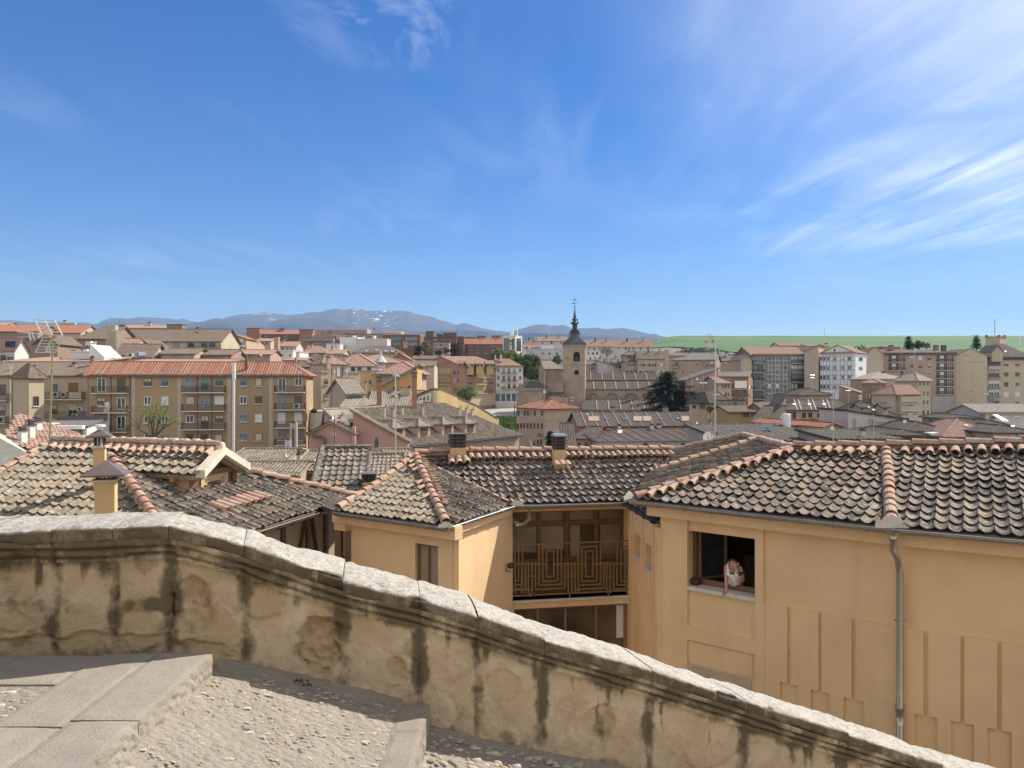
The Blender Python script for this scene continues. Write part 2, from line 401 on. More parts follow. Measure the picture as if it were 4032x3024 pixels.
def ridge(name, prof, D, back, label, snowy=False, seed=0):
    mb = MB(); rows = []; snow = []
    x0, x1 = prof[0][0], prof[-1][0]; n = 420
    tt = [0, .06, .14, .24, .36, .5, .66, .83, 1, 1.12, 1.3]
    for i in range(n+1):
        xp = lerp(x0, x1, i/n); yp = interp(prof, xp); top = P(xp, yp, D)
        r_ = []
        for t in tt:
            d = D-back*(1-t) if t <= 1 else D+back*(t-1)
            kx = (xp-CX)/F
            hgt = top.z*(t**1.15 if t <= 1 else 1-(t-1)*1.5)
            q = V((kx*d, d, hgt))
            nn = noise.fractal(V((q.x*.0011+seed, q.y*.0011, seed)), .9, 2.1, 6)*150*min(1, t*1.8)*(1-t if t < 1 else .35)
            fine = noise.fractal(V((q.x*.004+seed, 3, seed)), .8, 2, 4)*9*(t > .8)
            q.z = max(q.z+nn+fine, -20+t*30)
            r_.append(q)
            sx = (xp-1045)/60; s2 = (xp-1395)/25; s3_ = (xp-1510)/75
            snow.append(max(0, 1-sx*sx, .9-s2*s2, 1-s3_*s3_)*float(.74 < t <= 1.12)*float(snowy))
        rows.append(r_)
    mb.grid([[r_[j] for r_ in rows] for j in range(len(tt))])
    sn = []
    for j in range(len(tt)): sn += [snow[i*len(tt)+j] for i in range(n+1)]
    o = obj(name, mb, 'mountain_rock', smooth=True, attr={'snow': sn}); tag(o, label, 'mountains', kind='structure')
ridge('mountains', rear, 11000, 3500, 'grey blue mountain range with a few snow patches on its crest', True, 1)
ridge('hills', fore, 8200, 2400, 'dark wooded foothills in front of the mountain range', False, 5)

# air
mb = MB(); mb.bx(-19500, 19500, -60, 14500, -40, 1500)
m = bpy.data.materials.new('haze_air'); m.use_nodes = True; MT['haze_air'] = m
nt = m.node_tree; nt.nodes.remove(nt.nodes['Principled BSDF'])
pv = nt.nodes.new('ShaderNodeVolumePrincipled'); pv.inputs['Color'].default_value = (.40, .62, .95, 1); pv.inputs['Density'].default_value = .62e-4; pv.inputs['Anisotropy'].default_value = .0
nt.links.new(pv.outputs[0], nt.nodes['Material Output'].inputs['Volume'])
tag(obj('haze', mb, 'haze_air'), 'pale blue air between the town and the mountains', 'haze', kind='stuff')
# ---------------------------------------------------------------- tiled roofs
def plane2d(poly):
    o = V(poly[0]); u = (V(poly[1])-o).normalized(); n = V((0, 0, 0))
    for a, b in zip(poly, poly[1:]+poly[:1]): n += (V(a)-o).cross(V(b)-o)
    n.normalize()
    if n.z < 0: n = -n
    v = n.cross(u)
    if sum((V(p)-o).dot(v) for p in poly) < 0: v = -v
    return o, u, v, n, [((V(p)-o).dot(u), (V(p)-o).dot(v)) for p in poly]
def inside(q, x, y):
    r = False; j = len(q)-1
    for i in range(len(q)):
        if (q[i][1] > y) != (q[j][1] > y) and x < (q[j][0]-q[i][0])*(y-q[i][1])/(q[j][1]-q[i][1])+q[i][0]: r = not r
        j = i
    return r
def slab(mb, poly, n, th, drop):
    a = [V(p)-n*drop for p in poly]; b = [V(p)-n*(drop+th) for p in poly]
    mb.poly(a); mb.poly(b, True)
    for i in range(len(a)):
        j = (i+1) % len(a); mb.poly([a[i], b[i], b[j], a[j]])
def tiles(mb, poly, wd=.2, ex=.3, L=.40, seg=6, dep=.050, lift=.040, th=.014, jit=1., margin=0., seed=1, base=True, skip=0.0):
    """overlapping trough tiles laid in courses from the eave (first edge of poly) up to the ridge"""
    o, u, v, n, q = plane2d(poly); rr = random.Random(seed)
    us = [a for a, _ in q]; vs = [b for _, b in q]
    if base: slab(mb, poly, n, .10, .03)
    j = 0; v0 = -.05
    while v0 < max(vs):
        i0 = int(min(us)/wd)-1; i1 = int(max(us)/wd)+2
        for i in range(i0, i1):
            uc = (i+.5)*wd; vm = v0+ex*.5
            if not inside(q, uc, max(vm, .02)): continue
            if skip and rr.random() < skip: continue
            a = uc+rr.uniform(-.012, .012)*jit; b_ = v0+rr.uniform(-.022, .022)*jit; sk = rr.uniform(-.02, .02)*jit; zz = rr.uniform(-.007, .007)*jit+.030*noise.noise(V((uc*.7+seed, v0*.7, seed)))
            wl = wd*.5*rr.uniform(.95, 1.02)*1.06
            k0 = len(mb.v)
            for (vv, z0, s_) in ((b_, lift+zz, 1.0), (b_+L, zz*.5, .94)):
                for t in range(seg+1):
                    x = -1+2*t/seg
                    p = o+u*(a+x*wl*s_+sk*(vv-b_))+v*vv+n*(z0+dep*x*x)
                    mb.v.append(tuple(p))
            for t in range(seg+1):
                x = -1+2*t/seg
                mb.v.append(tuple(o+u*(a+x*wl)+v*(b_+.004)+n*(lift+zz+dep*x*x-th)))
            for t in range(seg):
                mb.f.append([k0+t, k0+t+1, k0+seg+1+t+1, k0+seg+1+t]); mb.m.append(mb.mi)
                c = k0+2*(seg+1)
                mb.f.append([c+t, c+t+1, k0+t+1, k0+t]); mb.m.append(mb.mi)
        v0 += ex; j += 1
def caps(mb, pts, r=.105, ex=.31, L=.40, seg=7, up=V((0, 0, 1)), seed=3, flat=1.0, lift=0.0):
    """half-round cover tiles end to end along a hip or a ridge"""
    rr = random.Random(seed); r *= .92
    for p, q in zip(pts, pts[1:]):
        p, q = V(p), V(q); t = (q-p); ln = t.length; t.normalize()
        a = t.cross(up).normalized(); b = a.cross(t).normalized()
        n = max(1, int(ln/ex))
        for i in range(n):
            s0 = ln*i/n+rr.uniform(-.015, .015); s1 = s0+L; yaw = rr.uniform(-.03, .03); zz = rr.uniform(-.008, .01)
            k0 = len(mb.v)
            for s_, rad, z in ((s0, r*1.07, .030), (s1, r*.93, 0)):
                for k in range(seg+1):
                    th = math.pi*k/seg
                    mb.v.append(tuple(p+t*s_+a*(math.cos(th)*rad+yaw*(s_-s0))+b*(math.sin(th)*rad*flat+z+zz+lift)))
            for k in range(seg+1):
                th = math.pi*k/seg
                mb.v.append(tuple(p+t*s0+a*(math.cos(th)*r*.9)+b*(math.sin(th)*r*.88*flat+.028+zz+lift)))
            for k in range(seg):
                mb.f.append([k0+k, k0+k+1, k0+seg+2+k, k0+seg+1+k]); mb.m.append(mb.mi)
                c = k0+2*(seg+1); mb.f.append([c+k, c+k+1, k0+k+1, k0+k]); mb.m.append(mb.mi)
def cover_row(mb, p, q, down, wd=.2, r=.085, L=.34, seed=4, n_up=V((0, 0, 1)), skip=0.):
    """short half-round tiles lying down the slope just under a ridge p-q"""
    p, q = V(p), V(q); t = q-p; n = int(t.length/wd); rr = random.Random(seed); d = V(down).normalized()
    for i in range(n):
        if rr.random() < skip: continue
        s = p+t*((i+.5)/n); w0 = s+d*rr.uniform(-.02, .03)
        caps(mb, [w0+d*L*rr.uniform(.9, 1.1), w0], r=r*rr.uniform(.92, 1.05), ex=9, L=L, seg=6, up=n_up, seed=rr.randint(0, 9999), lift=.03)
def bandmb(mb, pts, r, n=6):                 # mortar bed under hips
    mb.tube(pts, r, n)
def gutter(name, pts, mat, parent, r=.075, brackets=True):
    """half-round gutter along a horizontal line with little strap brackets"""
    mb = MB(); pts = [V(p) for p in pts]
    for p, q in zip(pts, pts[1:]):
        t = (q-p).normalized(); a = t.cross(V((0, 0, 1))).normalized(); rows = []
        for k in range(9):
            th = math.pi*k/8; d = a*math.cos(th)*r-V((0, 0, 1))*math.sin(th)*r
            rows.append([p+d, q+d])
        mb.grid(rows); mb.grid([[x+V((0, 0, -.004)) for x in r_] for r_ in rows][::-1])
        mb.tube([p+a*r, q+a*r], .012, 5); mb.tube([p-a*r, q-a*r], .012, 5)
        if brackets:
            n = int((q-p).length/.55)
            for i in range(n+1):
                c = p+t*(.1+i*.55)
                pr = [c+a*math.cos(math.pi*k/6)*(r+.012)-V((0, 0, 1))*math.sin(math.pi*k/6)*(r+.012) for k in range(7)]
                mb.tube(pr, .011, 4)
    return obj(name, mb, mat, parent)

class Wall:
    """a vertical wall plane: s runs along d, w is the distance out of the wall towards the viewer's side"""
    def __init__(s, o, d, out):
        s.o = V((o[0], o[1], 0)); s.d = V((d[0], d[1], 0)).normalized(); s.n = V((out[0], out[1], 0)).normalized()
    def p(s, a, z, w=0): q = s.o+s.d*a+s.n*w; return V((q.x, q.y, z))
    def pix(s, x, y, w=0):
        k = (x-CX)/F; o = s.o+s.n*w
        t = (k*o.y-o.x)/(s.d.x-k*s.d.y)
        return t, (CY-y)/F*(o.y+t*s.d.y)
    def box(s, mb, s0, s1, z0, z1, w0, w1):
        o = s.p(s0, z0, w0); mb.box(o, s.d*(s1-s0), s.n*(w1-w0), V((0, 0, z1-z0)))
    def holed(s, mb, s0, s1, z0, z1, holes, depth=.25):
        """wall sheet from s0..s1, z0..z1 with rectangular openings and their reveals"""
        ss = sorted({s0, s1, *[h[0] for h in holes], *[h[1] for h in holes]}); zs = sorted({z0, z1, *[h[2] for h in holes], *[h[3] for h in holes]})
        for a, b in zip(ss, ss[1:]):
            for c, d in zip(zs, zs[1:]):
                if any(h[0] <= a and b <= h[1] and h[2] <= c and d <= h[3] for h in holes): continue
                mb.poly([s.p(a, c), s.p(b, c), s.p(b, d), s.p(a, d)])
        for a, b, c, d in holes:
            mb.poly([s.p(a, c), s.p(a, d), s.p(a, d, -depth), s.p(a, c, -depth)]); mb.poly([s.p(b, c), s.p(b, d), s.p(b, d, -depth), s.p(b, c, -depth)])
            mb.poly([s.p(a, c), s.p(b, c), s.p(b, c, -depth), s.p(a, c, -depth)]); mb.poly([s.p(a, d), s.p(b, d), s.p(b, d, -depth), s.p(a, d, -depth)])

# ---------------------------------------------------------------- parapet, landing, ramps
YPX = [(-600, 5.15), (300, 5.2), (671, 5.22), (785, 5.28), (937, 5.37), (1202, 5.5), (1343, 5.55), (1643, 5.64), (1900, 5.72), (2140, 5.85), (2600, 6.15), (3300, 6.8), (4032, 7.45), (4600, 7.95)]
path = [(-6.6, 5.13)]+[((x-CX)/F*y, y) for x, y in YPX[1:]]
EDGE = [(300, 2079), (600, 2064), (671, 2062), (785, 2090), (937, 2129), (1202, 2224), (1343, 2271), (1643, 2345), (1858, 2405), (2124, 2500), (2535, 2620), (2938, 2752), (3303, 2873), (3790, 3024), (4500, 3245)]
pathz = [(-6.6, -.985)]+[((x-CX)/F*interp(YPX, x), (CY-y)/F*interp(YPX, x)) for x, y in EDGE]
def path_at(x): return interp(path, x)
xs_ = []
x = -6.6
while x < 7.5: xs_.append(x); x += .022
joints_px = [-90, 212, 450, 668, 962, 1350, 1655, 1880, 2140, 2560, 2935, 3330, 3700]
def joint_x(p):                              # where a joint seen at pixel p lies along the wall
    lo, hi = -6.6, 7.4
    for _ in range(40):
        m_ = (lo+hi)/2
        if CX+F*m_/path_at(m_) < p: lo = m_
        else: hi = m_
    return lo
JX = [joint_x(p) for p in joints_px]
# profile of the face below the coping: (out, fraction of height)
def sect(x):
    y = path_at(x); dx = .05
    t = V((2*dx, path_at(x+dx)-path_at(x-dx), 0)).normalized(); n = V((t.y, -t.x, 0))
    return V((x, y, 0)), t, n
top_at = lambda x: interp(pathz, x)
def smooth_interp(fn, x, h=.06): return (fn(x-h)+2*fn(x)+fn(x+h))/4
def H_face(x): return smooth_interp(top_at, x)
fl_s = lambda x: interp([(-2.2, -1.8), (-1.9, -1.95), (-.62, -2.37), (-.58, -2.5), (7.5, -5.3)], x)
mb = MB(); stain = []; rows = []; pale = []
NV = 64
patches = [(px(9, 1185, 1160), 105, .035), (px(9, 1990, 1420), 95, .045), (px(9, 130, 980), 90, .02), (px(9, 1200, 960), 95, .012), (px(9, 1650, 1100), 90, -.012), (px(9, 90, 1270), 75, -.02), (px(9, 1320, 1370), 120, -.014), (px(9, 1110, 1330), 40, -.02),
           (px(9, 860, 1270), 100, -.018), (px(9, 480, 1310), 110, -.016), ((1270, 2680), 60, -.02), ((1560, 2640), 45, .02), ((1640, 2550), 40, -.012), ((2360, 2835), 60, .015), ((1980, 2700), 70, .01)]
for x in xs_:
    c, t, n = sect(x); zt = H_face(x)-.092; zb = smooth_interp(fl_s, x, .1)-.08
    r_ = []
    jd = min(abs(x-j) for j in JX)
    sloped = sm(x, -2.3, -2.0)
    for i in range(NV):
        f = i/(NV-1); z = lerp(zt, zb, f**.9 if f < 1 else 1)
        dz = zt-z
        out = -.028
        if dz < .045: out = .036
        elif dz < .06: out = -.012
        elif dz < .10: out = .024
        elif dz < .115: out = -.022
        elif dz < .155: out = .006
        if jd < .010: out -= .045*(.4+.6*noise.noise(V((x*9, z*3, 1))))
        pj = 0
        q = c+n*out+V((0, 0, z))
        big = noise.fractal(V((x*1.4, z*1.4, 3.3)), 1, 2, 4)
        fine = noise.fractal(V((x*7, z*7, 9.1)), .9, 2, 4)
        dep = big*.018+fine*.006
        ridg = abs(noise.noise(V((x*2.1+2, z*2.6, 5))))
        if ridg < .035 and dz > .2: dep -= .018*(1-ridg/.035)*sm(noise.noise(V((x*.9, z*.9, 8))), 0, .3)
        xp, yp = CX+F*q.x/q.y, CY-F*q.z/q.y
        pv_ = 0
        for (pc, pr, dd) in patches:
            rr_ = math.hypot(xp-pc[0], (yp-pc[1])*.9)/pr+.35*noise.fractal(V((x*5, z*5, pr)), 1, 2, 3)
            if rr_ < 1:
                e = sm(rr_, 1.0, .93)
                dep -= dd*1.7*e*(1+.6*noise.fractal(V((x*16, z*16, 2)), 1, 2, 2) if dd > .02 else 1)
                pv_ = max(pv_, e*(1 if dd < 0 else .3 if dd > .02 else .55))
        # the plinth where plaster has come away at the foot
        lowl = zb+.17+.06*noise.fractal(V((x*3, 7, 1)), 1, 2, 4)
        if z < lowl and x < -2.0: dep -= .02
        q += n*dep
        r_.append(q)
        # grime: under the mouldings, below the joints, towards the foot
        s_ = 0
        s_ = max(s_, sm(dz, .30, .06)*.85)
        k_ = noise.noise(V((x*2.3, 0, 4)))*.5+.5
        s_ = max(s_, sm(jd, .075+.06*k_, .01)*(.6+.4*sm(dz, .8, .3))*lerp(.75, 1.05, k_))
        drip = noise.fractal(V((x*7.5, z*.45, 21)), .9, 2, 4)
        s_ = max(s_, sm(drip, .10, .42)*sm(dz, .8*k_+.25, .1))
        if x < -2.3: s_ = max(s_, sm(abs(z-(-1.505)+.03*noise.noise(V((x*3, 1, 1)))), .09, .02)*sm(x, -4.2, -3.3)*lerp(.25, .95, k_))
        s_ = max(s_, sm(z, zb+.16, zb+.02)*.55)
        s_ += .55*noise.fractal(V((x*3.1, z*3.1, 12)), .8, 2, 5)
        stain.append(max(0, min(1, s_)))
        pale.append(pv_)
    rows.append(r_)
# reorder so that the attribute lists follow the vertices
mb.grid(rows)
# back of the wall down to the houses' side
rb = []
for x in xs_:
    c, t, n = sect(x); zt = H_face(x)-.092
    rb.append([c-n*.60+V((0, 0, zt)), c-n*.60+V((0, 0, -8.5))])
nb = len(mb.v); mb.grid(rb); stain += [.3]*(len(mb.v)-nb); pale += [0]*(len(mb.v)-nb)
m, nt, b = nodes('parapet_plaster'); k = NT(nt); co = k.n('ShaderNodeTexCoord').outputs['Object']
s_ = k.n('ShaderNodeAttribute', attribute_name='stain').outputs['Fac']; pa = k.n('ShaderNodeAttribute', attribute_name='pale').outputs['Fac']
n1 = k.noise(co, 1.9, 8, .66, .5); n2 = k.noise(co, 13, 8, .72); n3 = k.noise(k.scaled(co, (7, 7, 1.4)), 1, 6, .65)
c = k.mix(k.mapr(n1, .36, .64), (.50, .39, .245), (.66, .545, .385))
c = k.mix(k.mapr(k.noise(co, 4.4, 6, .7), .48, .66, 0, .8), c, (.48, .36, .25))
c = k.mix(k.mapr(n2, .52, .74, 0, .45), c, (.25, .18, .10))
c = k.mix(k.math('MULTIPLY', pa, .7), c, (.47, .355, .20))
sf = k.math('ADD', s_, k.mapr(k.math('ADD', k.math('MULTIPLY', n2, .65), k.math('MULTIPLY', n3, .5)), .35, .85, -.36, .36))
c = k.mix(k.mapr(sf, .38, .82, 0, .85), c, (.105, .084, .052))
spk = k.noise(co, 55, 3, .6); c = k.mix(k.mapr(spk, .66, .74, 0, .45), c, (.06, .05, .03))
k.l(c, b.inputs['Base Color']); b.inputs['Roughness'].default_value = .95; b.inputs['Specular IOR Level'].default_value = .12
hgt = k.math('ADD', k.math('MULTIPLY', n2, .9), k.math('ADD', k.math('MULTIPLY', spk, .3), k.math('MULTIPLY', k.noise(co, 4.5, 7, .6, 1.2), 1.6)))
k.bump(hgt, b, .8, .022)
par = thing('parapet_wall', 'weathered ochre plastered stone parapet stepping down beside the stairway', 'parapet', (0, 6, -4))
obj('plaster_face', mb, 'parapet_plaster', par, smooth=True, attr={'stain': stain, 'pale': pale})
# coping stones, one block between each two joints
m, nt, b = nodes('coping_lichen'); k = NT(nt); co = k.n('ShaderNodeTexCoord').outputs['Object']
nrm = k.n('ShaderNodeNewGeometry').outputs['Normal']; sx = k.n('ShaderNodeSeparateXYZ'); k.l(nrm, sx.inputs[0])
n1 = k.noise(co, 16, 9, .78); n2 = k.noise(co, 42, 5, .7); n3 = k.noise(co, 3, 5, .6)
c = k.mix(k.mapr(n3, .35, .65), (.30, .26, .20), (.40, .355, .28))
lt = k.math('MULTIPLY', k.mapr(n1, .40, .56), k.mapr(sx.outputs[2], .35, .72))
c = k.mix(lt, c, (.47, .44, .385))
c = k.mix(k.mapr(n2, .53, .64, 0, .8), c, (.14, .125, .105))
c = k.mix(k.mapr(k.noise(co, 9, 6, .75), .56, .68, 0, .65), c, (.17, .15, .12))
c = k.mix(k.math('MULTIPLY', k.mapr(k.noise(co, 7, 3), .66, .72), .5), c, (.48, .34, .09))
dk = k.math('MULTIPLY', k.mapr(sx.outputs[2], .45, .12), k.mapr(k.noise(co, 5, 6, .7), .30, .55))  # upright faces darkened: mossy stain, plus their shade put into the colour
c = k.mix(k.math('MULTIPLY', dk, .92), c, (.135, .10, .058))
k.l(c, b.inputs['Base Color']); b.inputs['Roughness'].default_value = .95; b.inputs['Specular IOR Level'].default_value = .12
k.bump(k.math('ADD', n1, k.math('MULTIPLY', n2, .5)), b, .9, .014)
bounds = [-6.6]+JX+[7.48]
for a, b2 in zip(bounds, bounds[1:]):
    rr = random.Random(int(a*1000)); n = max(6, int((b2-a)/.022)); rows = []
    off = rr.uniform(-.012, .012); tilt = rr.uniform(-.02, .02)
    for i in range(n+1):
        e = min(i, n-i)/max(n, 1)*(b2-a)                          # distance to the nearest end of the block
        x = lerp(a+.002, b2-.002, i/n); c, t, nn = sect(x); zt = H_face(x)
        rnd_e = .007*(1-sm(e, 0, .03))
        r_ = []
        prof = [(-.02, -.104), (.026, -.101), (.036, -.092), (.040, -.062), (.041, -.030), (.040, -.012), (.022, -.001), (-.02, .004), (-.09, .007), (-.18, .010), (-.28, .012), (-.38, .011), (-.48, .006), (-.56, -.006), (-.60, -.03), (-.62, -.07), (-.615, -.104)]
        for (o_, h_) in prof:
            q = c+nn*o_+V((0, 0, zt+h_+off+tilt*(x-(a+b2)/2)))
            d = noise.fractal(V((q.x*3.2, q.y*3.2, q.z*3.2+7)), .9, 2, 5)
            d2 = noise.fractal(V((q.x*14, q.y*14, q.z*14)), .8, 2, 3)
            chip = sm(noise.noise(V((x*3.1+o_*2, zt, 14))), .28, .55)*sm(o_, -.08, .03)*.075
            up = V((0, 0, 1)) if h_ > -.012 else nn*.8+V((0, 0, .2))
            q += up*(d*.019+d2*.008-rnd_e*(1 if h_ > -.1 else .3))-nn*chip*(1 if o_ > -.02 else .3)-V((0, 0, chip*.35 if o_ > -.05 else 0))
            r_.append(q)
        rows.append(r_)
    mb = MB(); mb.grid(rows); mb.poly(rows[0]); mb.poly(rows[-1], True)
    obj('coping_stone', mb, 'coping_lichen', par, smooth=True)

# landing of granite slabs
m, nt, b = nodes('granite'); k = NT(nt); co = k.n('ShaderNodeTexCoord').outputs['Object']
isl = k.n('ShaderNodeNewGeometry').outputs['Random Per Island']
n1 = k.noise(co, 2.2, 6, .6); n2 = k.noise(co, 60, 4, .7)
c = k.mix(k.mapr(n1, .3, .7), (.255, .222, .178), (.345, .305, .245))
c = k.mix(k.mapr(isl, 0, 1, 0, .35), c, (.35, .30, .225))
c = k.mix(k.mapr(n2, .45, .65, 0, .45), c, (.20, .18, .155))
c = k.mix(k.mapr(k.noise(co, 9, 6, .75), .55, .72, 0, .4), c, (.22, .19, .15))
k.l(c, b.inputs['Base Color']); b.inputs['Roughness'].default_value = .9; b.inputs['Specular IOR Level'].default_value = .2
k.bump(k.math('ADD', n2, k.math('MULTIPLY', k.noise(co, 11, 6), .8)), b, .6, .012)
def slabs(cells, ztop, th, edge_rough=.008, seed=2):
    mb = MB(); rr = random.Random(seed)
    for (x0, x1, y0, y1) in cells:
        nx = max(2, int((x1-x0)/.035)); ny = max(2, int((y1-y0)/.035)); rows = []
        zz = rr.uniform(-.003, .003); tx, ty = rr.uniform(-.004, .004), rr.uniform(-.004, .004)
        ring = []
        def at(i, j):
            u_, v_ = i/nx, j/ny; x = lerp(x0, x1, u_); y = lerp(y0, y1, v_)
            e = min(i*(x1-x0)/nx, (nx-i)*(x1-x0)/nx, j*(y1-y0)/ny, (ny-j)*(y1-y0)/ny)
            z = ztop+zz+tx*(u_-.5)+ty*(v_-.5)+.004*noise.fractal(V((x*6, y*6, seed)), .8, 2, 4)-.006*(1-sm(e, 0, .02))
            jx = edge_rough*noise.fractal(V((x*8, y*8, 4)), 1, 2, 3) if i in (0, nx) else 0
            jy = edge_rough*noise.fractal(V((x*8, y*8, 5)), 1, 2, 3) if j in (0, ny) else 0
            return V((x+jx, y+jy, z))
        rows = [[at(i, j) for i in range(nx+1)] for j in range(ny+1)]
        mb.grid(rows)
        ring = rows[0][:]+[r_[-1] for r_ in rows[1:]]+rows[-1][::-1][1:]+[r_[0] for r_ in rows[::-1][1:]]
        prev = ring
        for lv in range(1, 6):
            cur = [p+V((0, 0, -th*lv/5 if True else 0))+V((edge_rough*1.6*noise.fractal(V((p.x*14, p.y*14, lv*2.1)), 1, 2, 2), edge_rough*1.6*noise.fractal(V((p.x*14, p.y*14, lv*3.3)), 1, 2, 2), 0)) for p in ring]
            base = len(mb.v); mb.v += [tuple(p) for p in prev]+[tuple(p) for p in cur]; L_ = len(ring)
            for i in range(L_-1): mb.f.append([base+i, base+L_+i, base+L_+i+1, base+i+1]); mb.m.append(0)
            prev = cur
    return mb
g_ = .0015
cells = [(-2.37+g_, -2.0, 1.2, 3.55), (-2.37+g_, -2.0, 3.56, 4.12), (-2.37+g_, -2.0, 4.13, 5.16),
         (-2.74+g_, -2.37, 1.2, 3.2), (-2.74+g_, -2.37, 3.21, 4.04), (-2.74+g_, -2.37, 4.05, 5.14), (-3.25, -2.74, 4.62, 5.12), (-3.80, -3.26, 4.62, 5.12), (-4.45, -3.81, 4.62, 5.12), (-5.2, -4.46, 4.62, 5.12), (-6.2, -5.21, 4.62, 5.12)]
tag(obj('landing', slabs(cells, -1.8, .17), 'granite'), 'grey granite slabs of the landing and its step edge along the parapet', 'paving', kind='structure')
cells = [(-.82, -.60, 5.16, 5.62), (-.81, -.60, 4.60, 5.15), (-.80, -.60, 4.0, 4.59), (-.82, -.60, 3.4, 3.99), (-.81, -.60, 2.6, 3.39)]
tag(obj('step', slabs(cells, -2.335, .24, seed=5), 'granite'), 'granite kerb stones edging the second step of the ramp', 'step', kind='structure')
m, nt, b = nodes('cobble_mortar'); k = NT(nt); co = k.n('ShaderNodeTexCoord').outputs['Object']
vo = k.n('ShaderNodeTexVoronoi'); vo.inputs['Scale'].default_value = 16; k.l(k.scaled(co, (1, 1.7, 1)), vo.inputs['Vector'])
n1 = k.noise(co, 3, 6, .6); n2 = k.noise(co, 45, 5, .7)
c = k.mix(k.mapr(n1, .3, .7), (.26, .225, .175), (.335, .29, .23))
c = k.mix(k.mapr(n2, .45, .68, 0, .55), c, (.24, .21, .165))
k.l(c, b.inputs['Base Color']); b.inputs['Roughness'].default_value = .95
k.bump(k.math('ADD', n2, k.math('MULTIPLY', vo.outputs[0], -1.2)), b, .8, .02)
def ramp_mesh(x0, x1, z0, z1, y0):
    mb = MB(); nx = int((x1-x0)/.03); rows = []
    for i in range(nx+1):
        x = lerp(x0, x1, i/nx); y1 = path_at(x)+.02; r_ = []
        for j in range(81):
            y = lerp(y0, y1, j/80)
            r_.append(V((x, y, lerp(z0, z1, i/nx)+.012*noise.fractal(V((x*9, y*9, 3)), .8, 2, 4)+.01*noise.noise(V((x*2, y*2, 1)))+.03*sm(y, y1-.10, y1))))
        rows.append(r_)
    mb.grid(rows[::-1]); return mb
tag(obj('cobbled_path', ramp_mesh(-2.03, -.80, -1.93, -2.345, 2.0), 'cobble_mortar', smooth=True), 'sloping pebble path between the two granite steps', 'path', kind='structure')
tag(obj('cobbled_path', ramp_mesh(-.64, 7.4, -2.53, -5.26, 3.0), 'cobble_mortar', smooth=True), 'pebble path going on below the second step', 'path', kind='structure')
mb = MB(); mb.grid([[V((x, y, -1.815+.006*noise.noise(V((x*5, y*5, 0))))) for x in (-7, -6, -5, -4, -3.5, -3, -2.72)] for y in [1+.2*i for i in range(21)]])
tag(obj('cobbled_path', mb, 'cobble_mortar'), 'flat pebble paving beside the granite slabs of the landing', 'path', kind='structure')
# pebbles set in the mortar
m, nt, b = nodes('pebble'); k = NT(nt)
isl = k.n('ShaderNodeNewGeometry').outputs['Random Per Island']; cr = k.n('ShaderNodeValToRGB'); k.l(isl, cr.inputs[0])
e = cr.color_ramp.elements; e[0].color = (.28, .25, .205, 1); e[1].color = (.54, .48, .38, 1)
for p_, c_ in ((.07, (.20, .20, .20)), (.25, (.38, .33, .26)), (.6, (.45, .39, .30)), (.8, (.36, .26, .17))): x = e.new(p_); x.color = (*c_, 1)
k.l(cr.outputs[0], b.inputs['Base Color']); b.inputs['Roughness'].default_value = .8
mb = MB(); rr = random.Random(11)
def pebble(c, a, bb, h, th):
    n = 8; k0 = len(mb.v); ct, st_ = math.cos(th), math.sin(th)
    for r_, z in ((1, -.004), (.8, h*.65), (.4, h)):
        for i in range(n):
            q = 2*math.pi*i/n; x, y = a*r_*math.cos(q), bb*r_*math.sin(q)
            mb.v.append((c[0]+x*ct-y*st_, c[1]+x*st_+y*ct, c[2]+z))
    for l in range(2):
        for i in range(n): mb.f.append([k0+l*n+i, k0+l*n+(i+1) % n, k0+(l+1)*n+(i+1) % n, k0+(l+1)*n+i]); mb.m.append(0)
    mb.f.append([k0+2*n+i for i in range(n)]); mb.m.append(0)
for i in range(1600):
    x = rr.uniform(-2.0, -.83); y = rr.uniform(2.6, path_at(x)-.03); s_ = rr.choice((.007, .009, .012, .015, .02))*rr.uniform(.7, 1.2)*(1 if noise.noise(V((x*4, y*4, 6))) > -.1 else .55)
    pebble((x, y, lerp(-1.93, -2.345, (x+2.03)/1.23)+.001), s_*1.6, s_*.62, s_*.15, rr.uniform(-.5, .5))
for i in range(900):
    x = rr.uniform(-.6, 1.6); y = rr.uniform(4.2, path_at(x)-.03); s_ = rr.choice((.012, .02, .03))*rr.uniform(.7, 1.2)
    pebble((x, y, lerp(-2.53, -5.26, (x+.64)/8.04)+.004), s_*1.3, s_*.75, s_*.4, rr.uniform(-.5, .5))
for i in range(500):
    x = rr.uniform(-4.2, -2.78); y = rr.uniform(3.0, 4.6); s_ = rr.choice((.014, .02, .03))*rr.uniform(.7, 1.2)
    pebble((x, y, -1.815), s_*1.4, s_*.75, s_*.3, rr.uniform(-.4, .4))
tag(obj('pebbles', mb, 'pebble', smooth=True), 'rounded pebbles set in the mortar of the stairway', 'pebbles', kind='stuff')
# a weed at the foot of the wall
mb = MB(); rr = random.Random(5); c0 = P(1190, 2690, 5.42)
for i in range(22):
    a = rr.uniform(0, 6.28); d = rr.uniform(0, .05); q = c0+V((math.cos(a)*d*1.6, math.sin(a)*d*.6-.02, rr.uniform(-.02, .035)))
    e1 = V((rr.uniform(-1, 1), rr.uniform(-1, 1), rr.uniform(-.3, .6))).normalized()*.012; e2 = e1.cross(V((rr.uniform(-1, 1), 1, rr.uniform(-1, 1)))).normalized()*.010
    mb.poly([q-e1, q+e2, q+e1, q-e2])
tag(obj('weed', mb, 'leaf_mid', loc=c0), 'small green weed growing at the foot of the parapet by the path', 'plant')
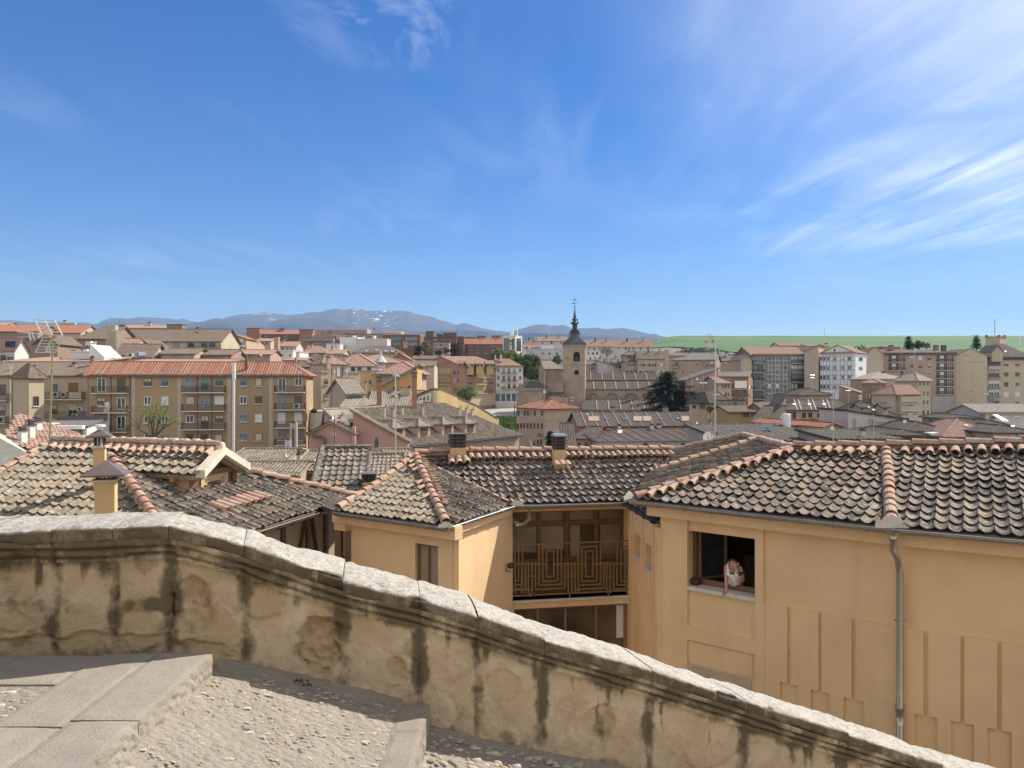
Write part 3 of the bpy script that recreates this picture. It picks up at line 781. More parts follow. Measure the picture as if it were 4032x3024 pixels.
# ---------------------------------------------------------------- the tiled house behind the parapet, with dormer and two chimneys
lh = thing('tiled_house', 'old house with lichen covered tile roof and small gabled dormer behind the parapet', 'house', (-6, 16, -9))
C0 = V((-5.685, 13, -2.86)); CF = V((-3.93, 19.4, -2.86)); T2 = V((-6.6, 18.15, -2.02)); T3 = V((-8.6, 17.1, -1.53)); HH = V((-8.01, 15.8, -1.84))
RL = V((-10.59, 17.74, -1.43)); RR = V((-6.34, 16.63, -1.46)); VL = V((-11.75, 14.45, -2.86)); H2 = V((-8.75, 16.7, -1.60)); DEa = V((-8.44, 16.19, -1.83)); DEb = V((-6.40, 15.66, -1.85))
RM = lerp(RL, RR, .42)
mb = MB(); tiles(mb, [C0, CF, T2, T3, HH], wd=.205, ex=.31, seed=21)
obj('roof', mb, 'tile_old', lh)
mb = MB(); tiles(mb, [VL, C0, HH, DEa, RM, RL], wd=.205, ex=.31, seed=22, lift=.05, dep=.06)
obj('roof', mb, 'tile_lichen', lh)
mb = MB(); caps(mb, [C0+V((0, 0, .04)), HH+V((0, 0, .04)), H2+V((0, 0, .04))], r=.11, seed=3); caps(mb, [CF+V((0, 0, .03)), T2+V((0, 0, .05)), T3+V((0, 0, .05))], r=.10, seed=4)
caps(mb, [VL+V((0, 0, .04)), RL+V((0, 0, .05))], r=.11, seed=5)
caps(mb, [RL+V((0, 0, .14)), RR+V((0, 0, .13))], r=.10, seed=6)
cover_row(mb, RL+V((.1, -.04, .05)), RR+V((0, -.04, .05)), (DEb-RR), wd=.205, r=.080, L=.36, seed=8)
obj('ridge_tiles', mb, 'tile_ridge', lh); mb = MB()      # and new tiles let in below the dormer window
wd_n = (V(T2)-V(CF)).cross(C0-CF).normalized(); wd_n = wd_n if wd_n.z > 0 else -wd_n
for i in range(8):
    q = V((-6.12+.055*i, 15.55+.21*i, 0)); q.z = C0.z-((q-C0).x*wd_n.x+(q-C0).y*wd_n.y)/wd_n.z+.02
    caps(mb, [q+V((.40, -.12, -.145)), q], r=.085, ex=9, L=.42, seed=40+i, up=wd_n, lift=.02)
obj('patch_tiles', mb, 'tile_ridge', lh)
mb = MB()
for p, q in ((RL, RR), (VL, RL)): mb.tube([p+V((0, 0, .05)), q+V((0, 0, .04))], .10, 8)
mb.tube([C0+V((0, 0, .0)), H2], .09, 6)
rr = random.Random(9)
for i in range(16):
    q = lerp(RL, RR, (i+.1)/16)+V((0, -.02, .22)); mb.lathe(q, [(0, .05), (.05, .035), (.075, 0), (.05, -.06)], 7, 1.1, .9)
obj('mortar_bed', mb, 'lime_mortar', lh)
# walls under the long eave: timber posts and brick
ev = (CF-C0).normalized(); wn = V((ev.y, -ev.x, 0))
wl = Wall((C0-wn*.42).xy, ev.xy, wn.xy); LW = (CF-C0).length
mb = MB(); mb.poly([wl.p(.2, -9), wl.p(LW-.35, -9), wl.p(LW-.35, -2.95), wl.p(.2, -2.95)]); wl.box(mb, .2, LW-.35, -9, -2.9, -6, -.03)
obj('wall', mb, 'old_brick', lh)
mb = MB()
for s_ in (.5, 1.6, 2.72, 3.85, 4.9, 5.75): wl.box(mb, s_, s_+.14, -9, -2.98, .002, .06)
mb.bar(wl.p(4.05, -5.2, .03), wl.p(4.9, -3.0, .03), .1, .06); mb.bar(wl.p(5.75, -5.4, .03), wl.p(5.1, -3.05, .03), .1, .06)
wl.box(mb, .2, LW-.3, -3.06, -2.9, .0, .10)
for i in range(14): wl.box(mb, .2+i*.45, .3+i*.45, -2.96, -2.86, 0, .40)
obj('timber_frame', mb, 'wood_dark', lh)
gutter('gutter', [C0+V((.05, 0, -.03))+wn*.06, CF+V((.05, 0, -.03))+wn*.06], 'gutter_brown', lh, r=.085)
mb = MB(); q = CF+wn*.02-ev*.1+V((0, 0, -.1)); mb.tube([q, q-wn*.35+V((0, 0, -.45)), q-wn*.38+V((0, 0, -6))], .05, 8); obj('downpipe', mb, 'gutter_brown', lh)
# left gable wall
mb = MB(); mb.poly([VL+V((.1, .2, -6)), VL+V((.1, .2, -.12)), RL+V((.1, 0, -.15)), RL+V((2.2, 3.6, -1.7)), RL+V((2.2, 3.6, -7))]); mb.poly([C0+V((-.4, .3, -6)), C0+V((-.4, .3, -.12)), VL+V((.1, .3, -.12)), VL+V((.1, .3, -6))]); obj('wall', mb, 'ochre_stucco', lh)
# dormer
dm = (RR-RL).normalized(); dn = V((dm.y, -dm.x, 0)).normalized()     # along its ridge, and out of its long front
mb = MB(); tiles(mb, [DEa, DEb, RR, RM], wd=.215, ex=.30, seed=23, lift=.05, dep=.06)
BE = RR-dn*1.0-dm*.05+V((0, 0, -.45)); tiles(mb, [BE, BE-dm*2.6, RR-dm*2.6, RR], wd=.215, ex=.30, seed=24)
dorm = obj('dormer', mb, 'tile_lichen', lh)
mb = MB()                                                         # plaster edge of the gable
for a, b2 in ((DEb, RR), (RR, BE)):
    mb.box(a+V((0, 0, -.06))-dm*.05, b2-a, dm*.22, V((0, 0, .16)))
mb.lathe(RR+V((.04, 0, .12)), [(0, .10), (.09, .06), (.12, -.05), (.08, -.14)], 8)
obj('gable_edge', mb, 'lime_mortar', dorm, smooth=False)
fw = Wall((DEb-dm*.35-dn*.16).xy, (-dm).xy, dn.xy)                # long side wall of the dormer
mb = MB(); mb.poly([fw.p(-.02, -2.72), fw.p(2.1, -2.2), fw.p(2.1, -1.90), fw.p(-.02, -1.92)]); obj('dormer_wall', mb, 'ochre_stucco', dorm)
mb = MB()
for s_ in (.25, .95, 1.6): mb.box(fw.p(s_, -2.02, -.02), -dm*.09, dn*.16, V((0, 0, .09)))
obj('rafter', mb, 'orange', dorm)
ew = Wall((DEb-dm*.36-dn*.16).xy, (-dn).xy, dm.xy)                # its window end
mb = MB(); ew.box(mb, 0, .17, -2.75, -1.88, -.1, .03); ew.box(mb, 1.50, 1.66, -2.62, -1.88, -.1, .03); ew.box(mb, -.05, 1.75, -1.96, -1.84, -.1, .05)
ew.box(mb, .17, .42, -2.7, -1.96, -.10, -.02); ew.box(mb, 1.35, 1.50, -2.7, -1.96, -.10, -.02); mb.poly([ew.p(-.05, -1.84, -.03), ew.p(1.75, -1.84, -.03), ew.p(.85, -1.54, -.03)])
obj('timber_frame', mb, 'wood_mid', dorm)
mb = MB(); z0, z1 = -2.60, -1.99
for a, b2, c, d in ((.42, 1.35, z0-.06, z0+.10), (.42, 1.35, z1-.05, z1+.03), (.42, .55, z0, z1), (1.22, 1.35, z0, z1)): ew.box(mb, a, b2, c, d, -.08, .012)
for a, b2, c, d in ((.55, 1.22, z0+.10, z0+.17), (.55, 1.22, z1-.12, z1-.05), (.55, .64, z0+.1, z1-.05), (1.13, 1.22, z0+.1, z1-.05)): ew.box(mb, a, b2, c, d, -.08, -.01)
win_ = obj('dormer_window', mb, 'wood_light', dorm)
mb = MB(); mb.poly([ew.p(.6, z0+.15, -.04), ew.p(1.17, z0+.15, -.04), ew.p(1.17, z1-.1, -.04), ew.p(.6, z1-.1, -.04)]); obj('window_pane', mb, 'glass_pale', dorm)
mb = MB(); mb.tube([ew.p(-.15, -2.78, .05), ew.p(.5, -2.74, .1), ew.p(1.75, -2.58, .06)], [.05, .09, .05], 7); obj('flashing', mb, 'lime_mortar', dorm, smooth=True)

def capped_chimney(label, xa, xm, xb, yt, yb, D, hcap, capx, ycap, cowl=False):
    """square stuccoed stack with a sheet metal hood on legs"""
    q0 = P(xm, yb, D); wd = (xb-xa)/F*D; ztop = P(xm, yt, D).z
    ang = R(18); a = V((math.cos(ang), math.sin(ang), 0)); b2 = V((-a.y, a.x, 0))
    w1 = (xm-xa)/F*D/abs(a.x); w2 = w1*.95
    t = thing('chimney', label, 'chimney', q0, 'stuccoed chimneys with metal hoods')
    mb = MB(); o = V((q0.x, D, q0.z-.5)); mb.box(o, -a*w1, b2*w2, V((0, 0, ztop-o.z)))
    obj('stack', mb, 'ochre_stucco', t)
    mb = MB(); o2 = V((q0.x, D, ztop)); mb.box(o2+a*.03-b2*.03, -a*(w1+.06), b2*(w2+.06), V((0, 0, .045))); obj('slab', mb, 'lime_mortar', t)
    zc = P(xm, ycap, D).z; ctr = o2-a*w1/2+b2*w2/2
    mb = MB()
    for i, j in ((.12, .12), (.88, .12), (.12, .88), (.88, .88), (.5, .1)): p = o2-a*w1*i+b2*w2*j; mb.bar(p, V((p.x, p.y, zc+.02)), .025)
    obj('hood_legs', mb, 'iron_dark', t)
    r_ = capx/F*D/2
    mb = MB(); base = [ctr+(a*i+b2*j)*r_*.86 for i, j in ((-1, -1), (1, -1), (1, 1), (-1, 1))]; zz = zc
    lo = [V((p.x, p.y, zc)) for p in base]; top = V((ctr.x, ctr.y, zc+hcap))
    for i in range(4): mb.poly([lo[i], lo[(i+1) % 4], top]); mb.poly([lo[i], lo[(i+1) % 4], lo[(i+1) % 4]-V((0, 0, .03)), lo[i]-V((0, 0, .03))])
    mb.poly([p-V((0, 0, .03)) for p in lo]); obj('hood', mb, 'cap_brown', t)
    if cowl:
        mb = MB(); mb.lathe((ctr.x, ctr.y, ztop), [(.05, 0), (.05, zc-ztop)], 8); mb.lathe((ctr.x, ctr.y, zc+hcap-.02), [(.06, 0), (.06, .05), (.11, .06), (.10, .10), (0, .11)], 10)
        obj('flue_cowl', mb, 'white_metal', t)
    return t
capped_chimney('narrow yellow stuccoed chimney under a small metal hood with white cowl', 373, 412, 440, 1764, 1850, 15.4, .14, 96, 1716, True)
capped_chimney('wide yellow stuccoed chimney under a broad brown metal hood', 383, 451, 500, 1898, 2010, 13.8, .24, 178, 1866)

# plastered gable wall and small white chimneys beside the house
gp = thing('gable_wall', 'sunlit cream plastered wall with sloping top beside the tiled house', 'wall', P(-40, 1830, 21)+V((0, 0, -5)))
mb = MB(); a = [P(-160, 1640, 25), P(0, 1706, 24), P(126, 1792, 22), P(150, 1850, 21), P(150, 2300, 18.5), P(-160, 2300, 18.5)]
d_ = V((-.25, .3, 0)); mb.poly(a, True); mb.poly([p+d_ for p in a])
for i in range(len(a)): j = (i+1) % len(a); mb.poly([a[i], a[j], a[j]+d_, a[i]+d_])
obj('wall', mb, 'lime_mortar', gp)
bh = thing('low_house', 'low house with dull pink tiled roof carrying short white chimneys', 'house', P(150, 1800, 42)+V((0, 0, -6)))
mb = MB(); pl_ = [P(10, 1735, 38), P(360, 1850, 38), P(330, 1715, 46), P(60, 1695, 46)]; tiles(mb, pl_, wd=.3, ex=.4, L=.48, seg=3, seed=31); obj('roof', mb, 'roof_rose', bh)
mb = MB(); mb.box(P(20, 1760, 38.4), V((4.2, 0, 0)), V((0, 7, 0)), V((0, 0, -4))); obj('wall', mb, 'pink_wall', bh)
for i, (xa, xb, yt, yb, D, lab) in enumerate(((150, 219, 1168, 1325, 39, 'shortest of the white chimneys'), (228, 290, 1103, 1330, 40.5, 'middle one'), (284, 350, 1082, 1268, 43, 'rear one'), (408, 484, 1138, 1275, 48, 'flat capped one'))):
    lab2 = ['short white chimney with dark louvred top, lowest of three in a row', 'white chimney with dark louvred top, between the lower and the higher one', 'white chimney with dark louvred top, highest of three in a row', 'white chimney with a flat pale slab top beside the tall aerial mast'][i]
    x0, y0 = px(1, xa, yt); x1, y1 = px(1, xb, yb); t = thing('chimney', lab2, 'chimney', P((x0+x1)/2, y1, D), 'small white chimneys left of the aerial')
    w_ = (x1-x0)/F*D*.8; o = P(x0, y1, D); zt = P(x0, y0, D).z
    an = R(-22); a = V((math.cos(an), math.sin(an), 0)); b2 = V((-a.y, a.x, 0)); hh = zt-o.z
    mb = MB(); mb.box(o-V((0, 0, .6)), a*w_, b2*w_, V((0, 0, hh*.72+.6))); obj('stack', mb, 'white_wall', t)
    mb = MB()
    if i < 3:
        for q in range(3): mb.box(o+V((0, 0, hh*(.74+.085*q)))-(a+b2)*.02*(3-q), a*(w_+.04*(3-q)), b2*(w_+.04*(3-q)), V((0, 0, hh*.05)))
        mb.box(o+V((0, 0, hh*.72))+(a+b2)*.05, a*(w_-.1), b2*(w_-.1), V((0, 0, hh*.26)))
        obj('louvres', mb, 'slab_dark', t)
    else:
        mb.box(o+V((0, 0, hh*.9))-(a+b2)*.06, a*(w_+.12), b2*(w_+.12), V((0, 0, hh*.08))); mb.box(o+V((0, 0, hh*.72)), a*w_, b2*w_, V((0, 0, hh*.17))); obj('cap_slab', mb, 'white_wall', t)

# ---------------------------------------------------------------- the yellow building: bay, courtyard gallery, wing
yb = thing('yellow_building', 'ochre yellow building with tiled hip roofs, courtyard gallery and open window', 'building', (1.5, 16, -9))
ZE2, ZE = -2.75, -2.335
Gl, GA, GB, GC, GD = V((-3.77, 16.65, ZE2)), V((-1.276, 14.92, ZE2)), V((-.023, 17.57, ZE2)), V((2.68, 18.06, ZE2)), V((2.96, 15.62, ZE2))
PK, RE = V((-2.445, 19.43, -1.88)), V((4.3, 20.77, -1.88)); RJ = PK.lerp(RE, .11)
mb = MB()
tiles(mb, [Gl, GA, PK], wd=.19, ex=.285, L=.38, seed=51); obj('roof', mb, 'tile_lichen', yb)
mb = MB(); tiles(mb, [GA, GB, PK], wd=.19, ex=.285, L=.38, seed=52); obj('roof', mb, 'tile_old', yb)
mb = MB(); tiles(mb, [GB, GC, RE, PK], wd=.19, ex=.285, L=.38, seed=53, dep=.062, lift=.055); obj('roof', mb, 'tile_old', yb)
mb = MB(); tiles(mb, [GC, GD, V((4.6, 16.5, -2.2)), V((4.9, 19.0, -1.95))], wd=.19, ex=.285, L=.38, seed=54); obj('roof', mb, 'tile_old', yb)
up = V((0, 0, 1))
mb = MB(); caps(mb, [GA+up*.03, lerp(GA, PK, .5)+up*.02, PK+up*.1], r=.105, seed=61); caps(mb, [Gl+up*.03, lerp(Gl, PK, .5)+up*.0, PK+up*.09], r=.10, seed=62)
caps(mb, [PK+up*.12, RJ+up*.16, RE+up*.12], r=.095, seed=63)
cover_row(mb, RJ+V((.05, -.1, .05)), RE+V((0, -.1, .04)), V((.178, -.984, -.36)), wd=.178, r=.072, L=.32, seed=64)
cover_row(mb, lerp(GA, PK, .22)+V((.1, .05, .03)), PK+V((.1, .05, .05)), V((.905, -.426, -.34)), wd=.2, r=.05, L=.14, seed=65)
cover_row(mb, lerp(GA, PK, .25)+V((-.1, 0, .03)), PK+V((-.08, -.05, .05)), V((-.57, -.82, -.33)), wd=.3, r=.055, L=.22, seed=66, skip=.3)
obj('ridge_tiles', mb, 'tile_ridge', yb)
mb = MB(); mb.tube([GA, lerp(GA, PK, .5)-up*.0, PK+up*.05], .10, 6); mb.tube([Gl, PK+up*.04], .09, 6); mb.tube([PK+up*.06, RJ+up*.09, RE+up*.06], .10, 6); obj('mortar_bed', mb, 'mortar', yb)
mb = MB(); mb.tube([GB+up*.03, PK+up*.02], .05, 5); obj('valley', mb, 'tile_ridge', yb)
# wing roofs
Wd = V((-.777, .629, 0)); Wh = V((6.217, 12.6, ZE)); Wc = Wh+Wd*4.77; R1 = V((6.09, 16.62, -1.46)); R2 = V((7.62, 15.62, -1.40)); R3 = V((9.83, 14.77, -1.26)); E3 = Wh+V((.86, -.51, 0))*5.2; R4 = R3+V((2.6, -1.0, .15))
R2 = V((7.66, 15.75, -1.40))
PkL = V((7.0, 23.4, -1.62)); E2 = V((4.9, 25.4, ZE))
mb = MB(); tiles(mb, [Wc, Wh, R2, R1], wd=.205, ex=.30, seed=71, dep=.065, lift=.055); obj('roof', mb, 'tile_old', yb)
mb = MB(); tiles(mb, [Wh, E3, R4, R3, R2], wd=.205, ex=.30, seed=72, dep=.065, lift=.055); obj('roof', mb, 'tile_old', yb)
mb = MB(); tiles(mb, [E2, Wc, R1, PkL], wd=.205, ex=.30, seed=73); obj('roof', mb, 'tile_old', yb)
mb = MB()
caps(mb, [Wh+up*.03, R2+up*.06], r=.115, seed=74, ex=.27); caps(mb, [Wc+up*.03, R1+up*.06], r=.10, seed=75)
caps(mb, [R1+up*.12, R2+up*.14, R3+up*.14, R4+up*.14], r=.10, ex=.40, L=.48, seed=76); caps(mb, [PkL+up*.05, R1+up*.05], r=.10, seed=77)
caps(mb, [lerp(Wc, E2, .42)+up*.05, lerp(R1, PkL, .62)+up*.05], r=.10, seed=78); caps(mb, [E2+up*.05, PkL+up*.05], r=.10, seed=88)
cover_row(mb, R1+V((.15, -.14, .05)), R2+V((-.2, -.14, .05)), V((-.629, -.777, -.29)), wd=.20, r=.088, L=.34, seed=79)
cover_row(mb, R2+V((.2, -.14, .05)), R3+V((0, -.14, .04)), V((-.51, -.86, -.3)), wd=.205, r=.088, L=.34, seed=80); cover_row(mb, R3+V((.05, -.14, .04)), R4, V((-.51, -.86, -.3)), wd=.205, r=.088, L=.34, seed=81)
cover_row(mb, Wc+(R1-Wc)*.04+V((.15, -.05, .05)), R1+V((.0, -.10, .05)), V((-.629, -.777, -.29)), wd=.25, r=.088, L=.32, seed=82)
obj('ridge_tiles', mb, 'tile_ridge', yb)
mb = MB()
for l in ([R1+up*.06, R2+up*.08, R3+up*.08, R4+up*.08], [Wh, R2+up*.03], [Wc, R1+up*.03], [PkL, R1]): mb.tube(l, .10, 6)
obj('mortar_bed', mb, 'mortar', yb)
# back slopes and body so the roofs are closed from every side
mb = MB(); bk = V((.25, 3.2, -1.1))
for a, b2 in ((PK, RE), (R2, R3), (R3, R4)): slab(mb, [a, b2, b2+bk, a+bk], V((0, .3, .95)), .1, .02)
slab(mb, [Gl, PK, PK+V((-1.6, 2.4, -1.03)), Gl+V((-.6, .9, 0))], V((-.3, .1, .95)), .1, .02)
obj('roof', mb, 'roof_dark', yb)
# gutters with bright strap seams
gutter('gutter', [Gl-V((.1, -.05, .02)), GA+V((.02, -.05, -.02))], 'gutter_zinc', yb, r=.07)
gutter('gutter', [GA+V((.02, -.05, -.02)), GB+V((.05, -.06, -.02))], 'gutter_bright', yb, r=.07)
gutter('gutter', [GB+V((.05, -.06, -.02)), GC+V((-.02, -.06, -.02))], 'gutter_zinc', yb, r=.07)
gutter('gutter', [GC+V((-.06, -.06, -.02)), GD+V((-.06, 0, -.02))], 'gutter_dark', yb, r=.07)
gutter('gutter', [Wc+Wd*.1-V((.03, .06, .02)), Wh-V((.03, .06, .02)), E3-V((.03, .06, .02))], 'gutter_zinc', yb, r=.085)
def endplate(c, d, s_=1.):                                        # scalloped sheet at a gutter corner
    mb = MB(); d = V(d).normalized(); pr = []
    for (a, z) in ((-.24, -.02), (-.24, .05), (-.20, .10), (-.15, .09), (-.11, .15), (-.05, .15), (0, .19), (.05, .15), (.11, .15), (.15, .09), (.20, .10), (.24, .05), (.24, -.02)): pr.append(V(c)+d*a*s_+up*z*s_)
    n_ = d.cross(up)*.008; mb.poly([p+n_ for p in pr]); mb.poly([p-n_ for p in pr], True)
    return obj('gutter_plate', mb, 'sill_stone', yb)
endplate(Wh+V((-.05, -.12, .02)), (.99, -.1, 0), 1.1); endplate(Wc+Wd*.16, (.63, .77, 0), .8); endplate(GA+V((.0, -.12, .0)), (.9, .2, 0), .6); endplate(GB+V((.14, -.08, .0)), (1, 0, 0), .6)
# --- walls
def frame_win(name, wl_, s0, s1, z0, z1, w0, nv, fm, pm, parent, fwid=.055, dep=.05, hz=()):
    mb = MB()
    for a, b2, c, d in ((s0, s1, z0, z0+fwid), (s0, s1, z1-fwid, z1), (s0, s0+fwid, z0+fwid, z1-fwid), (s1-fwid, s1, z0+fwid, z1-fwid)): wl_.box(mb, a, b2, c, d, w0, w0+dep)
    for v_ in nv: m_ = lerp(s0, s1, v_); wl_.box(mb, m_-fwid*.5, m_+fwid*.5, z0+fwid, z1-fwid, w0, w0+dep*.96)
    for h_ in hz: m_ = lerp(z0, z1, h_); wl_.box(mb, s0+fwid, s1-fwid, m_-fwid*.6, m_+fwid*.6, w0, w0+dep*.92)
    o = obj(name, mb, fm, parent)
    mb = MB(); mb.poly([wl_.p(s0+.02, z0+.02, w0+dep*.4), wl_.p(s1-.02, z0+.02, w0+dep*.4), wl_.p(s1-.02, z1-.02, w0+dep*.4), wl_.p(s0+.02, z1-.02, w0+dep*.4)])
    obj('pane', mb, pm, o)
    return o
bd = (Gl-GA).normalized(); bn = V((-bd.y, bd.x, 0)); bn = bn if bn.y < 0 else -bn
w1 = Wall((GA-bn*.28+V((.06, .1, 0))).xy, bd.xy, bn.xy)            # bay, front
s_in, zt_ = w1.pix(*px(6, 722, 768)); s_out, zt2 = w1.pix(*px(6, 570, 748)); zb_ = w1.pix(*px(6, 722, 1012))[1]-.25
bay_len = w1.pix(1383, 2200)[0]
mb = MB(); w1.holed(mb, 0, bay_len, -9, -2.8, [(s_in, s_out, zb_, zt_)], .14)
obj('wall', mb, 'yellow_stucco', yb)
mb = MB(); w1.box(mb, -.10, bay_len+.35, -3.05, -2.80, .002, .24); w1.box(mb, bay_len-.02, bay_len+.33, -3.22, -3.05, .0, .2); obj('cornice', mb, 'yellow_stucco', yb)
o = frame_win('window', w1, s_in, s_out, zb_, zt_, -.12, (.5,), 'frame_brown', 'pane_beige', yb)
mb = MB()
for i in range(26): w1.box(mb, s_in+.08, s_in+(s_out-s_in)*.46, zb_+.1+i*.045, zb_+.135+i*.045, -.20, -.17)
w1.box(mb, s_in+.02, s_out-.02, zb_, zt_, -.32, -.30); obj('blind', mb, 'curtain', o)
rd = (GB-GA).normalized(); rn = V((rd.y, -rd.x, 0))
w2 = Wall((GA-rn*.10-bn*.28+V((.02, .1, 0))).xy, rd.xy, rn.xy)      # bay, sunlit side
L2 = (GB-GA).length-.32
mb = MB(); w2.holed(mb, 0, L2+.2, -9, -2.8, [], .1); obj('wall', mb, 'yellow_stucco', yb)
mb = MB(); w2.box(mb, -.05, L2, -2.98, -2.80, .002, .10); obj('cornice', mb, 'yellow_stucco', yb)
# courtyard front: the glazed gallery
cd = (GC-GB).normalized(); cn = V((cd.y, -cd.x, 0))
w3 = Wall((GB+cd*.0-cn*.42).xy, cd.xy, cn.xy)
sa, za = w3.pix(*px(6, 1203, 1105)); sb, zb2 = w3.pix(*px(6, 2000, 1098))
zg0 = w3.pix(*px(6, 1600, 1112))[1]; zg1 = w3.pix(*px(6, 1600, 528))[1]; zm = w3.pix(*px(6, 1600, 628))[1]; zrail = w3.pix(*px(6, 1600, 742))[1]; zl1 = w3.pix(*px(6, 1600, 1170))[1]
mb = MB(); w3.holed(mb, sa-.35, sb+.35, -9, -2.8, [(sa, sb, zg0, zg1), (sa+.1, sb, zl1-1.6, zl1)], .5)
obj('wall', mb, 'yellow_stucco', yb)
mb = MB(); w3.box(mb, sa-.1, sb+.1, zg1+.03, -2.80, .002, .05); obj('cornice', mb, 'yellow_stucco', yb)
hz = ((zm-zg0)/(zg1-zg0),)
gal = frame_win('gallery_window', w3, sa, sb, zg0, zg1, -.45, (.27, .505, .76), 'frame_brown', 'glass_warm', yb, .085, .07, hz+(.40,))
mb = MB(); w3.box(mb, sa+.06, sb-.06, zg0+.06, lerp(zg0, zg1, .36), -.43, -.395); obj('timber_panel', mb, 'wood_mid', gal)
mb = MB()
for a, b2, c, d in ((.04, .25, .50, .79), (.29, .48, .52, .79), (.29, .47, .84, .98), (.54, .62, .40, .79), (.53, .74, .84, .98), (.80, .97, .42, .79), (.79, .97, .84, .98), (.16, .25, .84, .98)):
    w3.box(mb, lerp(sa, sb, a), lerp(sa, sb, b2), lerp(zg0, zg1, c), lerp(zg0, zg1, d), -.425, -.418)
obj('curtain', mb, 'pane_beige', gal)
g2 = frame_win('gallery_window', w3, sa+.1, sb, zl1-1.6, zl1, -.14, (.21, .45, .72, .975), 'rail_ochre', 'glass_warm', yb, .06, .05, (.28,))
mb = MB(); w3.box(mb, lerp(sa, sb, .905), lerp(sa, sb, .97), zl1-.85, zl1-.07, -.115, -.105); obj('curtain', mb, 'curtain', g2)
# balcony railing with its stepped key pattern
mb = MB(); B_ = .032
def rp(x, y): return w3.pix(*px(6, x, y), .05)
def seg_(x0, y0, x1, y1):
    a, c = rp(x0, y0); b2, d = rp(x1, y1)
    if abs(x1-x0) > abs(y1-y0): w3.box(mb, min(a, b2), max(a, b2), (c+d)/2-B_/2, (c+d)/2+B_/2, .03, .06)
    else: w3.box(mb, (a+b2)/2-B_/2, (a+b2)/2+B_/2, min(c, d), max(c, d), .033, .063)
seg_(1197, 745, 2000, 745); seg_(1197, 1082, 2000, 1082); seg_(1197, 1060, 1360, 1060)
def clampx(x): return max(1203, min(1996, x))
for c in (1473, 1736, 1212, 1997):
    def s2(x0, y0, x1, y1):
        if max(x0, x1) < 1200 or min(x0, x1) > 1999: return
        if x0 == x1 and not (1200 <= x0 <= 1999): return
        seg_(clampx(x0), y0, clampx(x1), y1)
    for dx, y0, y1 in ((24, 797, 970), (50, 770, 1000)):
        s2(c-dx, y0, c-dx, y1); s2(c+dx, y0, c+dx, y1); s2(c-dx, y0, c+dx, y0); s2(c-dx, y1, c+dx, y1)
    for dx, y0, y1 in ((75, 750, 1025), (98, 872, 1052)):
        s2(c-dx, y0, c-dx, y1); s2(c+dx, y0, c+dx, y1); s2(c-dx, y1, c+dx, y1)
    s2(c-130, 885, c-24, 885); s2(c+24, 885, c+130, 885); s2(c-130, 968, c-98, 968); s2(c+98, 968, c+130, 968)
for x in (1282, 1305, 1328, 1352, 1594, 1618, 1642, 1665, 1852, 1875, 1240): seg_(x, 870, x, 1082)
for x in (1340, 1605, 1865): seg_(x, 1082, x, 1106)
obj('balcony_railing', mb, 'rail_ochre', yb)
mb = MB(); w3.box(mb, sa, sb, zg0-.05, zg0, -.4, .06); obj('balcony_slab', mb, 'sill_stone', yb)
mb = MB(); a = GB+V((.42, -.05, -.05)); mb.tube([a, a+V((.0, 0, -.25)), a+V((-.10, .25, -.42)), a+V((-.30, .3, -.47))], .05, 8); obj('downpipe', mb, 'pipe_steel', yb, smooth=True)
cs = thing('security_camera', 'small cream security camera under the eave of the courtyard gallery', 'camera', w3.p(*rp(1245, 604), .1))
q = w3.p(*rp(1235, 604), .12); mb = MB(); mb.tube([q, q+V((.17, -.10, -.03))], [.035, .045], 10); obj('housing', mb, 'sill_stone', cs)
mb = MB(); mb.tube([q, q+V((-.05, .12, .08))], .015, 6); obj('bracket', mb, 'sill_stone', cs)
fl = thing('floodlight', 'small black floodlight on the side wall beside the gallery railing', 'lamp', w2.p(*w2.pix(1990, 2225), .1))
a_, z_ = w2.pix(1991, 2225); mb = MB(); c_ = w2.p(a_, z_, .13); mb.lathe(c_+V((0, 0, -.05)), [(0, -.02), (.07, .0), (.085, .06), (.05, .11), (0, .12)], 10); obj('lamp_head', mb, 'iron_dark', fl)
mb = MB(); mb.tube([w2.p(a_, z_-.12, .0), w2.p(a_, z_-.14, .12), c_], .013, 6); obj('bracket', mb, 'iron_dark', fl)
# narrow side wall with two niches
s4o, s4e = V((2.74, 18.1, 0)), V((3.035, 15.52, 0)); nd = (s4e-s4o).normalized(); w4 = Wall(s4o.xy, nd.xy, (-.995, -.1))
L4 = (s4e-s4o).length
h1 = [(w4.pix(*px(6, 2040, 800))[0], w4.pix(*px(6, 2092, 800))[0]), (w4.pix(*px(6, 2113, 900))[0], w4.pix(*px(6, 2168, 900))[0])]
mb = MB(); hl = []
for (a, b2), yt_, yb_ in zip(h1, (695, 760), (840, 925)): a, b2 = sorted((a, b2)); hl.append((a, b2, (CY-px(6, 0, yb_)[1])/F*w4.p((a+b2)/2, 0).y, (CY-px(6, 0, yt_)[1])/F*w4.p((a+b2)/2, 0).y))
w4.holed(mb, 0, L4, -9, -2.8, hl, .35); obj('wall', mb, 'yellow_stucco', yb)
mb = MB()
for a, b2, c, d in hl: mb.poly([w4.p(a, c, -.34), w4.p(b2, c, -.34), w4.p(b2, d, -.34), w4.p(a, d, -.34)])
obj('niche_back', mb, 'yellow_stucco', yb)
mb = MB()
for a, b2, c, d in hl: w4.box(mb, a+.002, b2-.002, c-.05, c+.004, -.3, .03)
obj('sill', mb, 'sill_stone', yb)
mb = MB()
for a, b2, c, d in hl:
    for e in (a-.16, b2+.05): w4.box(mb, e, e+.11, -9, -2.85, .001, .06)
    w4.box(mb, a-.04, b2+.04, d+.12, -2.85, .0015, .03)
w4.box(mb, L4-.2, L4, -9, -2.9, .001, .10); obj('wall_ribs', mb, 'yellow_stucco', yb)
